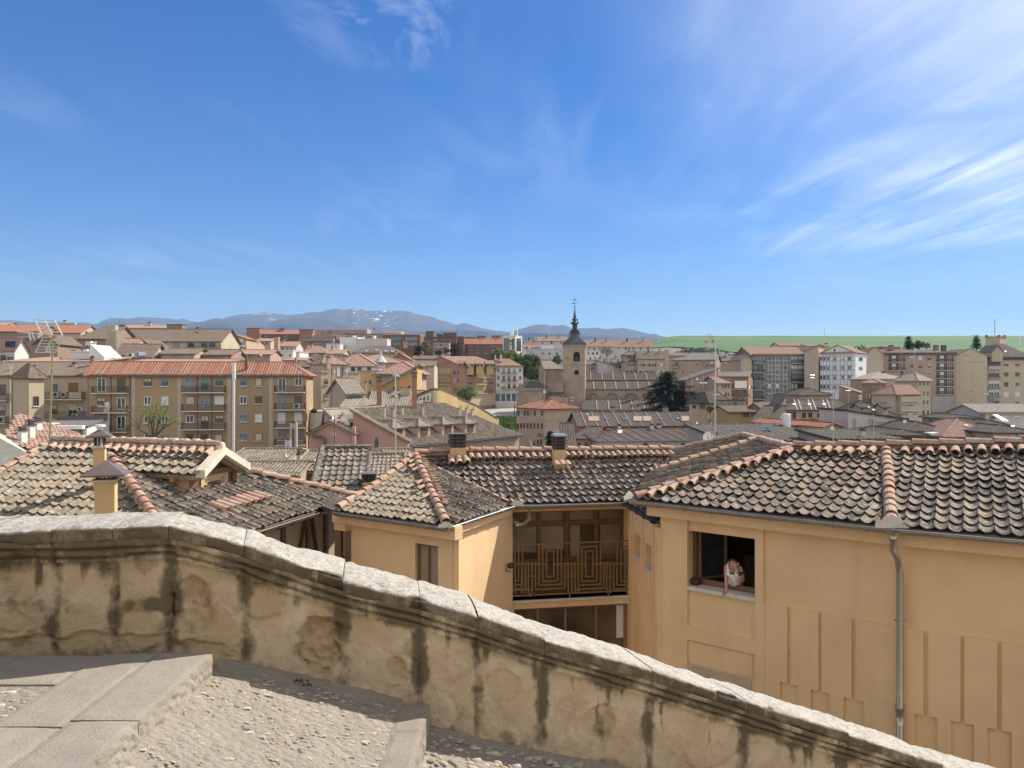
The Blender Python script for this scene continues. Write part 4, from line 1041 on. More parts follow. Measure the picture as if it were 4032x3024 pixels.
# --- wing front
wi = V((.629, .777, 0)); Wo = V((6.217, 12.6, 0))+wi*.3+V((.02, 0, 0))
w5 = Wall(Wo.xy, Wd.xy, (-wi).xy)
d6 = V((.86, -.51, 0)).normalized(); w6 = Wall(Wo.xy, d6.xy, (-.51, -.86))
Sx = lambda x, y=2200: w5.pix(x, y)[0]
Z5 = lambda x, y, w=0: w5.pix(x, y, w)[1]
sL, sP0, sP1, sP2 = Sx(2605), Sx(2710), Sx(2976), Sx(3010)
zwt, zwb = Z5(2710, 2088), Z5(2710, 2305)
ztop = ZE-.05; zpan = Z5(3010, 2372)
mb = MB(); w5.holed(mb, 0, sL, -9, ztop, [(sP1, sP0, zwb, zwt)], .22); obj('wall', mb, 'yellow_stucco', yb)
mb = MB(); w6.holed(mb, 0, 6, -9, ztop, [], .1); obj('wall', mb, 'yellow_stucco', yb)
mb = MB(); w5.box(mb, .0, sL+.22, ztop-.27, ztop, .002, .22); w6.box(mb, .0, 6, ztop-.27, ztop, .002, .22); obj('cornice', mb, 'yellow_stucco', yb)
pr = .045
mb = MB(); w5.box(mb, sP0, sL, -9, ztop-.27, .001, pr); w5.box(mb, sP2, sP1, zpan, ztop-.27, .001, pr); w5.box(mb, Sx(3014), sP1, -9, zpan, .001, pr-.002)
zb0 = Z5(2710, 2462); zb1 = zb0-.27
w5.box(mb, sP1, sP0, zb1, zb0, .001, pr)
w5.box(mb, sP1+.06, sP0, Z5(2715, 2606), zb1-.02, -.02, .012)
# lower panels with grooves, widening into niches further down
znic = Z5(3111, 2690)
def panel(wl_, s0, s1, n0=.13, n1=.13):
    wl_.box(mb, s0, s1, znic, zpan, .001, pr); wl_.box(mb, s0+n0, s1-n1, -9, znic, .001, pr)
for i, (a, b2) in enumerate([(3015, 3103), (3118, 3226), (3240, 3356), (3374, 3505)]):
    panel(w5, 0 if i == 3 else Sx(b2), Sx(a), 0 if i == 3 else .13, .13 if i else 0)
obj('relief_panels', mb, 'yellow_stucco', yb)
mb = MB(); S6 = lambda x: w6.pix(x, 2500)[0]
p6 = [(0, S6(3637)), (S6(3656), S6(3782)), (S6(3798), S6(3926)), (S6(3944), S6(4070))]
stepw = p6[-1][1]-p6[-1][0]+.07; l_ = p6[-1][1]+.07
while l_+stepw < 6: p6.append((l_, l_+stepw-.07)); l_ += stepw
for i, (a, b2) in enumerate(p6): panel(w6, a, b2, .13 if i else 0)
obj('relief_panels', mb, 'yellow_stucco', yb)
mb = MB(); w5.box(mb, sP1+.002, sP0-.002, zwb-.075, zwb+.001, -.31, .06); obj('sill', mb, 'sill_stone', yb)
mb = MB()
for i in range(12): w5.box(mb, sP1+.08, sP0-.06, Z5(2715, 2612)-.06*i-.055, Z5(2715, 2612)-.06*i, -.01, .014)
obj('roller_blind', mb, 'blind_ochre', yb)
# the room behind the open window
mb = MB()
rm = [w5.p(sP1-.5, zwb-.9, -.23), w5.p(sP0+.6, zwb-.9, -.23), w5.p(sP0+.6, zwt+.1, -.23), w5.p(sP1-.5, zwt+.1, -.23)]; rb_ = [p-w5.n*3.2 for p in rm]
mb.poly([rm[0], rm[1], rb_[1], rb_[0]]); mb.poly([rm[2], rm[3], rb_[3], rb_[2]]); mb.poly([rm[1], rm[2], rb_[2], rb_[1]]); mb.poly([rm[0], rm[3], rb_[3], rb_[0]]); mb.poly(rb_)
obj('room', mb, 'room_brown', yb)
mb = MB()
for a, b2, c, d in ((sP0-.07, sP0-.01, zwb, zwt), (sP1, sP0, zwb+.002, zwb+.11), (sP1, sP0, zwt-.03, zwt-.002)): w5.box(mb, a, b2, c, d, -.30, -.225)
fr = obj('window_frame', mb, 'wood_mid', yb)
mb = MB(); hg = w5.p(sP0-.10, zwb+.1, -.30); dd_ = (w5.n*-.62+w5.d*-.35).normalized()       # casement swung into the room
for a, b2 in ((hg, hg+dd_*.62), (hg+up*.98, hg+dd_*.62+up*.98)): mb.bar(a, b2, .06, .05)
for a in (hg, hg+dd_*.62): mb.bar(a, a+up*.98, .06, .05)
obj('casement', mb, 'wood_mid', fr)
mb = MB(); mb.poly([hg+dd_*.03+up*.03, hg+dd_*.59+up*.03, hg+dd_*.59+up*.95, hg+dd_*.03+up*.95]); obj('pane', mb, 'glass', fr)
sf_ = thing('sofa', 'dim grey sofa inside the room behind the open window', 'sofa', w5.p((sP0+sP1)/2, zwb-.6, -2.2))
mb = MB()
for a, b2, c, d, e, f_ in ((sP1-.1, sP0-.2, zwb-.8, zwb-.45, -2.7, -1.8), (sP1-.1, sP0-.2, zwb-.45, zwb+.2, -2.7, -2.4), (sP0-.2, sP0+.0, zwb-.8, zwb-.1, -2.7, -1.8)): w5.box(mb, a, b2, c, d, e, f_)
obj('seat', mb, 'sofa_grey', sf_)
mb = MB()
for i in range(2): w5.box(mb, sP1+.1+i*.55, sP1+.6+i*.55, zwb-.4, zwb+.25, -2.42, -2.25)
obj('cushions', mb, 'sofa_grey', sf_)
# downpipe at the hip
hop = Wh+V((-.02, -.10, -.06)); mb = MB()
jp = w6.p(.05, -3.15, .12)
mb.tube([hop, hop-up*.12], [.10, .055], 10); mb.tube([hop-up*.1, hop-up*.3, hop.lerp(jp, .5)+V((.02, 0, -.1)), jp, jp-up*6], .055, 10)
for z in (-3.9, -5.3): mb.tube([jp+up*(z+3.15)+V((-.09, .0, 0)), jp+up*(z+3.15)+V((.09, 0, 0))], .016, 6)
mb.tube([V((jp.x, jp.y, -5.35)), V((jp.x, jp.y, -5.62))], .068, 10)
obj('downpipe', mb, 'pipe_steel', yb, smooth=True)
# dark louvred stacks on the courtyard roof
def dark_stack(label, xl, xr, yt, ym, yb_, D, cap=None):
    o = P(xl, yb_, D); w_ = (xr-xl)/F*D; zt = P(xl, yt, D).z; zm_ = P(xl, ym, D).z
    t = thing('chimney', label, 'chimney', o+V((w_/2, w_/2, -.3)), 'dark topped chimneys of the yellow building')
    a, b2 = V((.985, .17, 0)), V((-.17, .985, 0))
    mb = MB(); mb.box(o-up*.6, a*w_, b2*w_, up*(zm_-o.z+.6)); obj('stack', mb, 'ochre_stucco', t)
    mb = MB(); n = 4; hh = (zt-zm_)/n
    for i in range(n):
        k_ = .02+.012*i
        mb.box(V((o.x, o.y, zm_+hh*i+hh*.72))-(a+b2)*k_, a*(w_+2*k_), b2*(w_+2*k_), up*hh*.26)
        for q in (0, .36, .72): mb.box(V((o.x, o.y, zm_+hh*i))+a*w_*q+b2*.02, a*w_*.28, b2*.06, up*hh*.72); mb.box(V((o.x, o.y, zm_+hh*i))+b2*w_*q, a*.06, b2*w_*.28, up*hh*.72); mb.box(V((o.x, o.y, zm_+hh*i))+b2*w_*q+a*(w_-.06), a*.06, b2*w_*.28, up*hh*.72)
    mb.box(V((o.x, o.y, zm_))+(a+b2)*.08, a*(w_-.16), b2*(w_-.16), up*(zt-zm_-.01)); obj('louvres', mb, 'slab_dark', t)
    if cap:
        mb = MB(); mb.box(V((o.x, o.y, zt+.002))-(a+b2)*.02, a*(w_+.04), b2*(w_+.04), up*.05); obj('cap', mb, cap, t)
    mb = MB()
    for i in range(3): q = o+a*w_*(i/2)-b2*.12-up*.05; caps(mb, [q-b2*.30-up*.10, q], r=.085, ex=9, L=.32, seed=i+int(xl))
    obj('flashing_tiles', mb, 'tile_ridge', t)
dark_stack('broad louvred dark chimney at the end of the courtyard roof near the hip', 1774, 1835, 1708, 1764, 1800, 19.35)
dark_stack('louvred dark chimney with a blue metal lid midway along the courtyard roof', 2184, 2228, 1718, 1772, 1812, 19.3, 'gutter_bright')
dark_stack('dark louvred chimney rising beside the brown gutter of the tiled house', 1428, 1478, 1866, 1900, 1950, 23)

# ---------------------------------------------------------------- the person leaning out of the window
def W8(x, y, w): s_, z = w5.pix(*px(8, x, y), w); return w5.p(s_, z, w)
def skin_obj(name, joints, edges, mat, parent, sub=2):
    me = bpy.data.meshes.new(name); off = _wl(parent)
    me.from_pydata([tuple(V(j[0])-off) for j in joints], edges, []); me.update()
    o = bpy.data.objects.new(name, me); COL.objects.link(o); o.parent = parent
    md = o.modifiers.new('skin', 'SKIN')
    sv = me.skin_vertices[0].data if me.skin_vertices else None
    if sv is None:
        bpy.context.view_layer.objects.active = o; bpy.ops.object.modifier_remove(modifier='skin') if False else None
    for i, j in enumerate(joints):
        r_ = j[1]; sv[i].radius = (r_, r_) if not isinstance(r_, tuple) else r_
    sv[0].use_root = True
    o.modifiers.new('sub', 'SUBSURF').levels = sub; o.modifiers['sub'].render_levels = sub
    me.materials.append(MT[mat])
    for p in me.polygons: p.use_smooth = True
    md.use_smooth_shade = True
    WL[o.name] = off
    return o
wo = thing('person', 'person in a white tank top leaning out of the open window holding a phone', 'person', w5.p((sP0+sP1)/2-.1, zwb-.85, -.35))
chest = W8(1290, 1100, -.14); pel = W8(1310, 1345, -.42); neck = W8(1262, 1010, -.08); waist = W8(1305, 1270, -.32)
shL, shR = W8(1148, 1010, -.12), W8(1396, 1040, -.14)
elL, wrL, haL = W8(1148, 1200, -.06), W8(1152, 1395, -.005), W8(1142, 1450, .0)
elR, wrR, haR = W8(1440, 1280, -.10), W8(1405, 1225, -.01), W8(1392, 1200, .02)
hd = W8(1288, 1012, .04); hd2 = W8(1264, 958, .0); chin = W8(1296, 1082, .06)
J = [(pel, .13), (waist, .115), (chest, .115), (neck.lerp(chest, .35), .07), (neck, .05), (hd, .075), (hd2, .09), (shL, .055), (elL, .042), (wrL, .029), (haL, .026), (shR, .055), (elR, .042), (wrR, .029), (haR, .026)]
E = [(0, 1), (1, 2), (2, 3), (3, 4), (4, 5), (5, 6), (3, 7), (7, 8), (8, 9), (9, 10), (3, 11), (11, 12), (12, 13), (13, 14)]
legs = w5.p(0, 0, 0)
hipL, hipR = pel-w5.d*-.09-up*.08, pel+w5.d*-.09-up*.08
for hp in (hipL, hipR):
    i = len(J); J += [(hp, .10), (hp-up*.38, .065), (hp-up*.72, .045)]; E += [(0, i), (i, i+1), (i+1, i+2)]
def fingers(base_i, b0, fwd, side, curl, ln=.075):
    for q in range(4):
        k_ = (q-1.5)*.018; L_ = ln*(1, 1.12, 1.05, .82)[q]
        p0 = b0+side*k_+fwd*.045; p1 = p0+fwd*L_*.5+curl*.010; p2 = p1+fwd*L_*.35+curl*.028
        i = len(J); J.extend([(p0, .0105), (p1, .0095), (p2, .0075)]); E.extend([(base_i, i), (i, i+1), (i+1, i+2)])
    p0 = b0-side*.03+fwd*.005; p1 = p0+fwd*.035-side*.018
    i = len(J); J.extend([(p0, .0115), (p1, .009)]); E.extend([(base_i, i), (i, i+1)])
fingers(10, haL, w5.n*.8-up*.25, -w5.d, -up)
fingers(14, haR, (up*.7-w5.d*-.35+w5.n*.2).normalized(), (w5.d*.8+up*.3).normalized(), w5.n)
body = skin_obj('body', J, E, 'skin', wo)
# head detail: face, nose, brow, ears
fdir = (chin-hd2); face_n = (w5.n*.8-w5.d*.35-up*.35).normalized()
mb = MB(); fu = (hd2-chin).normalized(); fs = fu.cross(face_n).normalized(); fn = fs.cross(fu).normalized()
if fn.dot(face_n) < 0: fn = -fn
hc = hd.lerp(hd2, .4)
rows = []
for i in range(15):
    ph = math.pi*i/14; r_ = []
    for j in range(21):
        th = 2*math.pi*j/20; x, y, z = math.sin(ph)*math.cos(th), math.sin(ph)*math.sin(th), math.cos(ph)
        k_ = 1-.22*max(0, -z)
        q = hc+fs*x*.076*k_+fn*y*.094*k_+fu*z*.115
        if y > 0: q += fn*.022*max(0, 1-(abs(x)/.22)**2)*max(0, 1-((z+.18)/.22)**2)       # nose
        if y > .5: q -= fn*.010*max(0, 1-((abs(x)-.38)/.2)**2)*max(0, 1-((z-.05)/.14)**2)     # eye sockets
        if y > .4: q += fn*.007*max(0, 1-(abs(x)/.35)**2)*max(0, 1-((z+.52)/.1)**2)          # lips
        r_.append(q)
    rows.append(r_)
mb.grid(rows)
for s_ in (-1, 1): mb.lathe(hc+fs*.078*s_-fn*.005-fu*.03, [(0, -.03), (.012, -.015), (.015, .01), (.01, .03), (0, .034)], 6)
obj('head', mb, 'skin', wo, smooth=True)
mb = MB()
for s_ in (-1, 1):
    e = hc+fn*.083+fs*.030*s_+fu*.008; mb.box(e-fs*.015-fu*.004, fs*.03, fu*.008, fn*.006); mb.box(e-fs*.018+fu*.018, fs*.036, fu*.006, fn*.006)
obj('eyes', mb, 'hair', wo)
mb = MB(); e = hc+fn*.092-fu*.062; mb.box(e-fs*.02-fu*.005, fs*.04, fu*.010, fn*.006); obj('lips', mb, 'salmon_wall', wo)
mb = MB(); rows = []
for i in range(11):
    ph = math.pi*.60*i/10; r_ = []
    for j in range(21):
        th = 2*math.pi*j/20; x, y, z = math.sin(ph)*math.cos(th), math.sin(ph)*math.sin(th), math.cos(ph)
        pull = .62*max(0, y)*sm(i, 3, 10)
        r_.append(hc+fu*(z*.128+pull*.16)+fs*x*.088+fn*(y*.106-.004-pull*.01)+noise.noise_vector(V((x*6, y*6, z*6)))*.006)
    rows.append(r_)
mb.grid(rows); bun = hc-fn*.06+fu*.105
mb.lathe(bun, [(0, -.03), (.028, -.02), (.034, .004), (.024, .026), (0, .034)], 9)
obj('hair', mb, 'hair', wo, smooth=True)
# tank top: rings around the torso
mb = MB(); rows = []; ax = [pel.lerp(waist, .2), waist, waist.lerp(chest, .5), chest, chest.lerp(neck, .28)]
sd = (shR-shL).normalized()
for c, rw, rd_ in zip(ax, (.150, .142, .150, .160, .150), (.135, .13, .14, .145, .12)):
    ax_ = (chest-pel).normalized(); fr_ = sd.cross(ax_).normalized()
    if fr_.dot(w5.n) < 0: fr_ = -fr_
    rows.append([c+sd*math.cos(2*math.pi*j/24)*rw*(1+.02*math.sin(j*2.1+rw*90))+fr_*math.sin(2*math.pi*j/24)*rd_ for j in range(25)])
mb.grid(rows)
for s_, sh in ((-1, shL), (1, shR)):
    a = chest+sd*s_*.085+fr_*.125+(neck-chest)*.2; b2 = neck.lerp(sh, .55)+up*.045+fr_*.05; c = b2-fr_*.10-up*.02
    prev = None; rws = []
    for t in (0, .25, .5, .75, 1):
        q = a.lerp(b2, t) if t < 1 else b2
        rws.append([q-sd*.030+fr_*.012, q+sd*.030+fr_*.012])
    rws.append([c-sd*.03+up*.02, c+sd*.03+up*.02]); mb.grid(rws)
obj('tank_top', mb, 'cotton', wo, smooth=True)
mb = MB(); mb.lathe(W8(1248, 1115, .03), [(0, -.014), (.014, 0), (0, .014)], 8); mb.tube([W8(1205, 1040, .0), W8(1248, 1108, .03), W8(1310, 1050, .0)], .002, 4); obj('necklace', mb, 'gold', wo)
ph_ = obj('phone', (lambda mb: (mb.box(haR+up*.015+w5.n*.035+w5.d*.02, (up*.45-w5.d*.85).normalized()*.145, (up*.6+w5.d*.3-w5.n*.55).normalized()*.07, w5.n*.009), mb)[1])(MB()), 'phone_black', loc=haR)
tag(ph_, 'black mobile phone held by the person at the open window', 'phone')
tag(obj('flower', (lambda mb: ([mb.lathe(haL+V((.035*math.cos(a)-.03, .03*math.sin(a)-.03, -.02)), [(0, 0), (.018, .012), (0, .025)], 6) for a in (0, 1.6, 3.1, 4.6)], mb)[1])(MB()), 'gold', loc=haL), 'small yellow flower under the hand on the stone sill', 'flower')
s_, z = w5.pix(*px(8, 608, 1290), -.12); mb = MB(); mb.lathe(w5.p(s_, zwb+.003, -.13), [(.0, 0), (.07, .0), (.10, .04), (.105, .09), (.095, .115), (.085, .11), (.09, .06), (0, .03)], 14)
tag(obj('basket', mb, 'wicker', loc=w5.p(s_, zwb, -.13), smooth=True), 'round dark wicker basket standing on the stone window sill', 'basket')

# ---------------------------------------------------------------- aerials near the viewer
def yagi_panel(label, D):
    t = thing('television_aerial', label, 'aerial', P(195, 1745, D))
    q = lambda x, y, dd=0: P(*px(1, x, y), D+dd)
    mb = MB(); mb.tube([q(432, 1330), q(462, 400)], [.030, .026], 8)
    for y in (690, 895, 1012): mb.tube([q(432+(1330-y)*.032-1, y), q(432+(1330-y)*.032, y-12)], .036, 8)
    obj('mast', mb, 'brass', t)
    mb = MB()
    for a, b2 in (((302, 240), (365, 375)), ((388, 240), (455, 375)), ((475, 248), (545, 378)), ((302, 240), (475, 248)), ((365, 375), (545, 378)), ((545, 398), (482, 525)), ((372, 398), (308, 525)), ((458, 398), (395, 528)), ((308, 525), (482, 527)), ((372, 398), (545, 398))):
        mb.tube([q(*a), q(*b2)], .019, 6)
    for i in range(1, 5):
        t_ = i/5; mb.tube([q(lerp(302, 365, t_), lerp(240, 375, t_)), q(lerp(475, 545, t_), lerp(248, 378, t_))], .010, 5); mb.tube([q(lerp(372, 308, t_), lerp(398, 525, t_)), q(lerp(545, 482, t_), lerp(398, 526, t_))], .010, 5)
    obj('reflector', mb, 'alu', t)
    mb = MB(); mb.tube([q(150, 342, -.5), q(495, 380)], .012, 6); mb.tube([q(160, 392, -.5), q(470, 392)], .010, 6)
    for i in range(12): x = 150+i*22; mb.tube([q(x, 330+i*3, -.5+i*.04), q(x+6, 356+i*3, -.5+i*.04)], .010, 5)
    mb.tube([q(252, 350, -.3), q(268, 420, -.3), q(300, 418, -.25), q(272, 352, -.3)], .022, 6)
    obj('boom', mb, 'alu', t)
    mb = MB(); mb.box(q(372, 362, -.1), (.13, 0, 0), (0, .1, 0), (0, 0, -.06)); mb.box(q(455, 375, -.1), (.09, 0, 0), (0, .1, 0), (0, 0, -.09)); obj('dipole_box', mb, 'orange', t)
    mb = MB(); mb.tube([q(425, 440), q(438, 520), q(452, 600), q(430, 690)], .006, 5); obj('cable', mb, 'white_paint', t)
yagi_panel('large aluminium television aerial with two grid reflectors on a tall brass coloured mast', 24)
t = thing('television_aerial', 'small television aerial on a thin mast above the narrow yellow chimney', 'aerial', P(*px(1, 945, 1200), 20)); q = lambda x, y, dd=0: P(*px(1, x, y), 20+dd)
mb = MB(); mb.tube([q(945, 1230), q(947, 975)], .013, 6); obj('mast', mb, 'pipe_steel', t)
mb = MB()
for c in (((905, 962), (945, 958), (958, 1000), (922, 1008)), ((898, 1040), (935, 1042), (955, 1005), (920, 1003))):
    for i in range(6): a = lerp(V(c[0]), V(c[1]), i/5); b2 = lerp(V(c[3]), V(c[2]), i/5); mb.tube([q(*a), q(*b2)], .007, 4)
    for i in range(4): mb.tube([q(*c[i]), q(*c[(i+1) % 4])], .007, 4)
mb.tube([q(845, 985, -.1), q(945, 998)], .007, 5); mb.tube([q(850, 1000, -.1), q(945, 1002)], .007, 5); obj('reflector', mb, 'alu', t)
# ---------------------------------------------------------------- town houses
def corr(mb, poly, pitch=.3, amp=.05):
    """a roof plane of tile columns running from the eave (first edge) to the top"""
    o, u, v, n, q = plane2d(poly)
    slab(mb, poly, n, .14, .02)
    def span(x):
        ys = []
        for i in range(len(q)):
            (x0, y0), (x1, y1) = q[i], q[(i+1) % len(q)]
            if abs(x1-x0) < 1e-9: continue
            t = (x-x0)/(x1-x0)
            if -1e-6 <= t <= 1+1e-6: ys.append(y0+(y1-y0)*t)
        return (min(ys), max(ys)) if len(ys) > 1 else None
    lo, hi = min(a for a, _ in q), max(a for a, _ in q)
    cnt = max(2, int((hi-lo)/pitch)); prev = None
    prof = ((0, 0), (.28, .85), (.5, 1), (.72, .85))
    for i in range(cnt+1):
        for (fx, fz) in prof:
            x = lo+(hi-lo)*min((i+fx)/cnt, 1); s_ = span(min(max(x, lo+1e-4), hi-1e-4))
            if not s_: continue
            a = o+u*x+v*s_[0]+n*amp*fz; b = o+u*x+v*s_[1]+n*amp*fz
            if prev: mb.poly([prev[0], a, b, prev[1]])
            prev = (a, b)
            if i == cnt: break
WM = {}                                      # window meshes shared between equal windows
KIND = {'w': ('frame_white', 'glass', 2, 0), 'd': ('frame_brown', 'glass', 2, 0), 'k': ('frame_grey', 'glass', 1, 0), 's': ('frame_white', 'shutter_white', 0, 1), 'b': ('frame_brown', 'shutter_beige', 0, 1), 'g': ('frame_grey', 'shutter_green', 0, .45),
        'h': ('frame_white', 'shutter_white', 2, .5), 'e': ('frame_brown', 'shutter_beige', 2, .4), 't': ('frame_grey', 'glass_teal', 1, 0), 'm': ('pale_strip', 'glass', 2, 0), 'n': ('pale_strip', 'shutter_beige', 2, .4), 'p': ('frame_grey', 'glass_pale', 2, 0), 'r': ('frame_brown', 'frame_brown', 1, 1), 'o': ('wood_light', 'wood_light', 0, 1)}
def win_mesh(kd, w_, h_, sill):
    key = (kd, round(w_, 1), round(h_, 1), sill)
    if key in WM: return WM[key]
    w_, h_ = max(.3, key[1]), max(.3, key[2]); fm, pm, nm, cl = KIND[kd]
    mb = MB(); f = .09
    for a, b2, c, d in ((-w_/2, w_/2, -h_/2, -h_/2+f), (-w_/2, w_/2, h_/2-f, h_/2), (-w_/2, -w_/2+f, -h_/2+f, h_/2-f), (w_/2-f, w_/2, -h_/2+f, h_/2-f)): mb.bx(a, b2, -.07, .02, c, d)
    for i in range(1, nm): x = lerp(-w_/2, w_/2, i/nm); mb.bx(x-.05, x+.05, -.06, .02, -h_/2+f, h_/2-f)
    if sill: mb.mi = 2; mb.bx(-w_/2-.12, w_/2+.12, -.16, .02, -h_/2-.12, -h_/2)
    mb.mi = 1; gz0, gz1 = -h_/2+f, h_/2-f
    def q(z0, z1, y): mb.poly([(-w_/2+f, y, z0), (w_/2-f, y, z0), (w_/2-f, y, z1), (-w_/2+f, y, z1)])
    me = []
    sp_ = lerp(gz1, gz0, cl)
    if cl > 0: q(sp_, gz1, -.035)
    outs = []
    me = bpy.data.meshes.new('window'); me.from_pydata(mb.v, [], mb.f)
    for m_ in (fm, pm, 'sill_stone'): me.materials.append(MT[m_])
    me.polygons.foreach_set('material_index', mb.m); me.update()
    pn = None
    if cl < 1:
        pb = MB(); pb.poly([(-w_/2+f, -.012, gz0), (w_/2-f, -.012, gz0), (w_/2-f, -.012, sp_), (-w_/2+f, -.012, sp_)])
        pn = bpy.data.meshes.new('pane'); pn.from_pydata(pb.v, [], pb.f); pn.materials.append(MT[pm if cl == 0 else 'glass']); pn.update()
    WM[key] = (me, pn); return WM[key]
wrnd = random.Random(77)
class House:
    """a house drawn from its facade: left and right edge and eave seen at pixels of crop c, D metres away, turned by yaw"""
    def __init__(s, label, cat, c, xl, xr, ye, D, yaw=0, dep=10, roof='par', yr=None, rise=None, wall='house_cream', rt='roof_brown', over=.45, base=None, bd_=None, xsl=None, xsr=None, name='house', pitch=.34, amp=.055, group=None, side=None):
        s.c, s.D = c, D; X0, Y0 = px(c, xl, ye); X1 = px(c, xr, ye)[0]; s.o = P(X0, Y0, D); a = R(yaw)
        s.u = V((math.cos(a), math.sin(a), 0)); s.v = V((-math.sin(a), math.cos(a), 0)); s.yaw = a
        s.W = s.hit(s.o, s.u, X1); s.ze = s.o.z
        dep0 = dep
        if xsl is not None: dep = s.hit(s.o, s.v, px(c, xsl, 0)[0])
        if xsr is not None: dep = s.hit(s.o+s.u*s.W, s.v, px(c, xsr, 0)[0])
        if (xsl is not None or xsr is not None) and not 2.5 < dep < 30:     # turn the house until its side face ends where it is seen to end
            tgt, best = dep0, None
            for i in range(4, 160):
                a = R(i*.5)*(1 if xsl is not None else -1); u_, v_ = V((math.cos(a), math.sin(a), 0)), V((-math.sin(a), math.cos(a), 0)); w_ = s.hit(s.o, u_, X1)
                if w_ <= 0: continue
                d_ = s.hit(s.o, v_, px(c, xsl, 0)[0]) if xsl is not None else s.hit(s.o+u_*w_, v_, px(c, xsr, 0)[0])
                if d_ > 0 and (best is None or abs(d_-tgt) < best[0]): best = (abs(d_-tgt), a, u_, v_, w_, d_)
            _, s.yaw, s.u, s.v, s.W, dep = best
        s.dep = dep; mid = s.o+s.u*s.W/2+s.v*dep/2
        if base is not None: s.zb = (CY-px(c, 0, base)[1])/F*D
        else: s.zb = min(terrain(p.x, p.y) for p in (s.o, s.o+s.u*s.W, mid))-1.0
        if s.zb > s.ze-2: s.zb = s.ze-4
        yref = (s.o.y+s.u.y*s.W/2) if roof == 'perp' else mid.y
        if yr is not None: rise = max(.05, (CY-px(c, 0, yr)[1])/F*yref-s.ze)
        if rise is None: rise = {'flat': .3}.get(roof, min(dep, s.W)*.18)
        s.rise = rise; s.roofk = roof
        s.t = thing(name, label, cat, (mid.x, mid.y, s.zb), group)
        W, d, z0, z1 = s.W, dep, s.zb, s.ze; L = s.L
        walls = MB(); gab = []
        if roof == 'perp': gab = [('F', [(0, 0), (W, 0)]), ('B', 0)]
        F4 = [[(0, 0), (W, 0)], [(W, 0), (W, d)], [(W, d), (0, d)], [(0, d), (0, 0)]]
        for i, ((xa, ya), (xb, yb_)) in enumerate(F4):
            top = [L(xb, yb_, z1), L(xa, ya, z1)]
            if roof == 'perp' and i in (0, 2): top = [L(xb, yb_, z1), L(W/2, ya, z1+rise), L(xa, ya, z1)]
            if roof == 'par' and i in (1, 3): top = [L(xb, yb_, z1), L(xa, d/2, z1+rise), L(xa, ya, z1)]
            if roof in ('hipl',) and i == 1: top = [L(xb, yb_, z1), L(xa, d/2, z1+rise), L(xa, ya, z1)]
            if roof in ('hipr',) and i == 3: top = [L(xb, yb_, z1), L(xa, d/2, z1+rise), L(xa, ya, z1)]
            if roof == 'shed' and i == 1: top = [L(W, d, z1+rise), L(W, 0, z1)]
            if roof == 'shed' and i == 2: top = [L(0, d, z1+rise), L(W, d, z1+rise)]
            if roof == 'shed' and i == 3: top = [L(0, 0, z1), L(0, d, z1+rise)]
            if roof == 'shedl' and i in (0, 2): top = [L(xb, yb_, z1+(rise if xb > 0 else 0)), L(xa, ya, z1+(rise if xa > 0 else 0))]
            if roof == 'shedl' and i == 1: top = [L(W, d, z1+rise), L(W, 0, z1+rise)]
            if roof == 'shedr' and i in (0, 2): top = [L(xb, yb_, z1+(rise if xb == 0 else 0)), L(xa, ya, z1+(rise if xa == 0 else 0))]
            if roof == 'shedr' and i == 3: top = [L(0, 0, z1+rise), L(0, d, z1+rise)]
            walls.poly([L(xa, ya, z0), L(xb, yb_, z0)]+top)
        obj('wall', walls, wall, s.t)
        if side:                                                # one face of the house in another finish
            pass
        rm = MB(); k = over; polys = []
        sl = rise/(d/2) if d else 0
        if roof == 'par': polys = [[(-k, -k, -k*sl), (W+k, -k, -k*sl), (W+k, d/2, rise), (-k, d/2, rise)], [(W+k, d+k, -k*sl), (-k, d+k, -k*sl), (-k, d/2, rise), (W+k, d/2, rise)]]
        elif roof == 'perp':
            sl = rise/(W/2); polys = [[(-k, d+k, -k*sl), (-k, -k, -k*sl), (W/2, -k, rise), (W/2, d+k, rise)], [(W+k, -k, -k*sl), (W+k, d+k, -k*sl), (W/2, d+k, rise), (W/2, -k, rise)]]
        elif roof in ('hip', 'hipl', 'hipr'):
            h = min(d/2, W/2); hl = h if roof != 'hipr' else -k; hr = h if roof != 'hipl' else -k
            if d <= W or roof != 'hip':
                sl = rise/(d/2); e = -k*sl
                polys = [[(-k, -k, e), (W+k, -k, e), (W-hr, d/2, rise), (hl, d/2, rise)], [(W+k, d+k, e), (-k, d+k, e), (hl, d/2, rise), (W-hr, d/2, rise)]]
                if roof != 'hipr': polys.append([(-k, d+k, e), (-k, -k, e), (hl, d/2, rise)])
                if roof != 'hipl': polys.append([(W+k, -k, e), (W+k, d+k, e), (W-hr, d/2, rise)])
            else:
                sl = rise/(W/2); e = -k*sl
                polys = [[(-k, -k, e), (W+k, -k, e), (W/2, h, rise)], [(W+k, d+k, e), (-k, d+k, e), (W/2, d-h, rise)], [(-k, d+k, e), (-k, -k, e), (W/2, h, rise), (W/2, d-h, rise)], [(W+k, -k, e), (W+k, d+k, e), (W/2, d-h, rise), (W/2, h, rise)]]
        elif roof == 'shed':
            sl = rise/d; polys = [[(-k, -k, -k*sl), (W+k, -k, -k*sl), (W+k, d+k, rise+k*sl), (-k, d+k, rise+k*sl)]]
        elif roof == 'shedl':
            sl = rise/W; polys = [[(-k, d+k, -k*sl), (-k, -k, -k*sl), (W+k, -k, rise+k*sl), (W+k, d+k, rise+k*sl)]]
        elif roof == 'shedr':
            sl = rise/W; polys = [[(W+k, -k, -k*sl), (W+k, d+k, -k*sl), (-k, d+k, rise+k*sl), (-k, -k, rise+k*sl)]]
        s.polys = polys
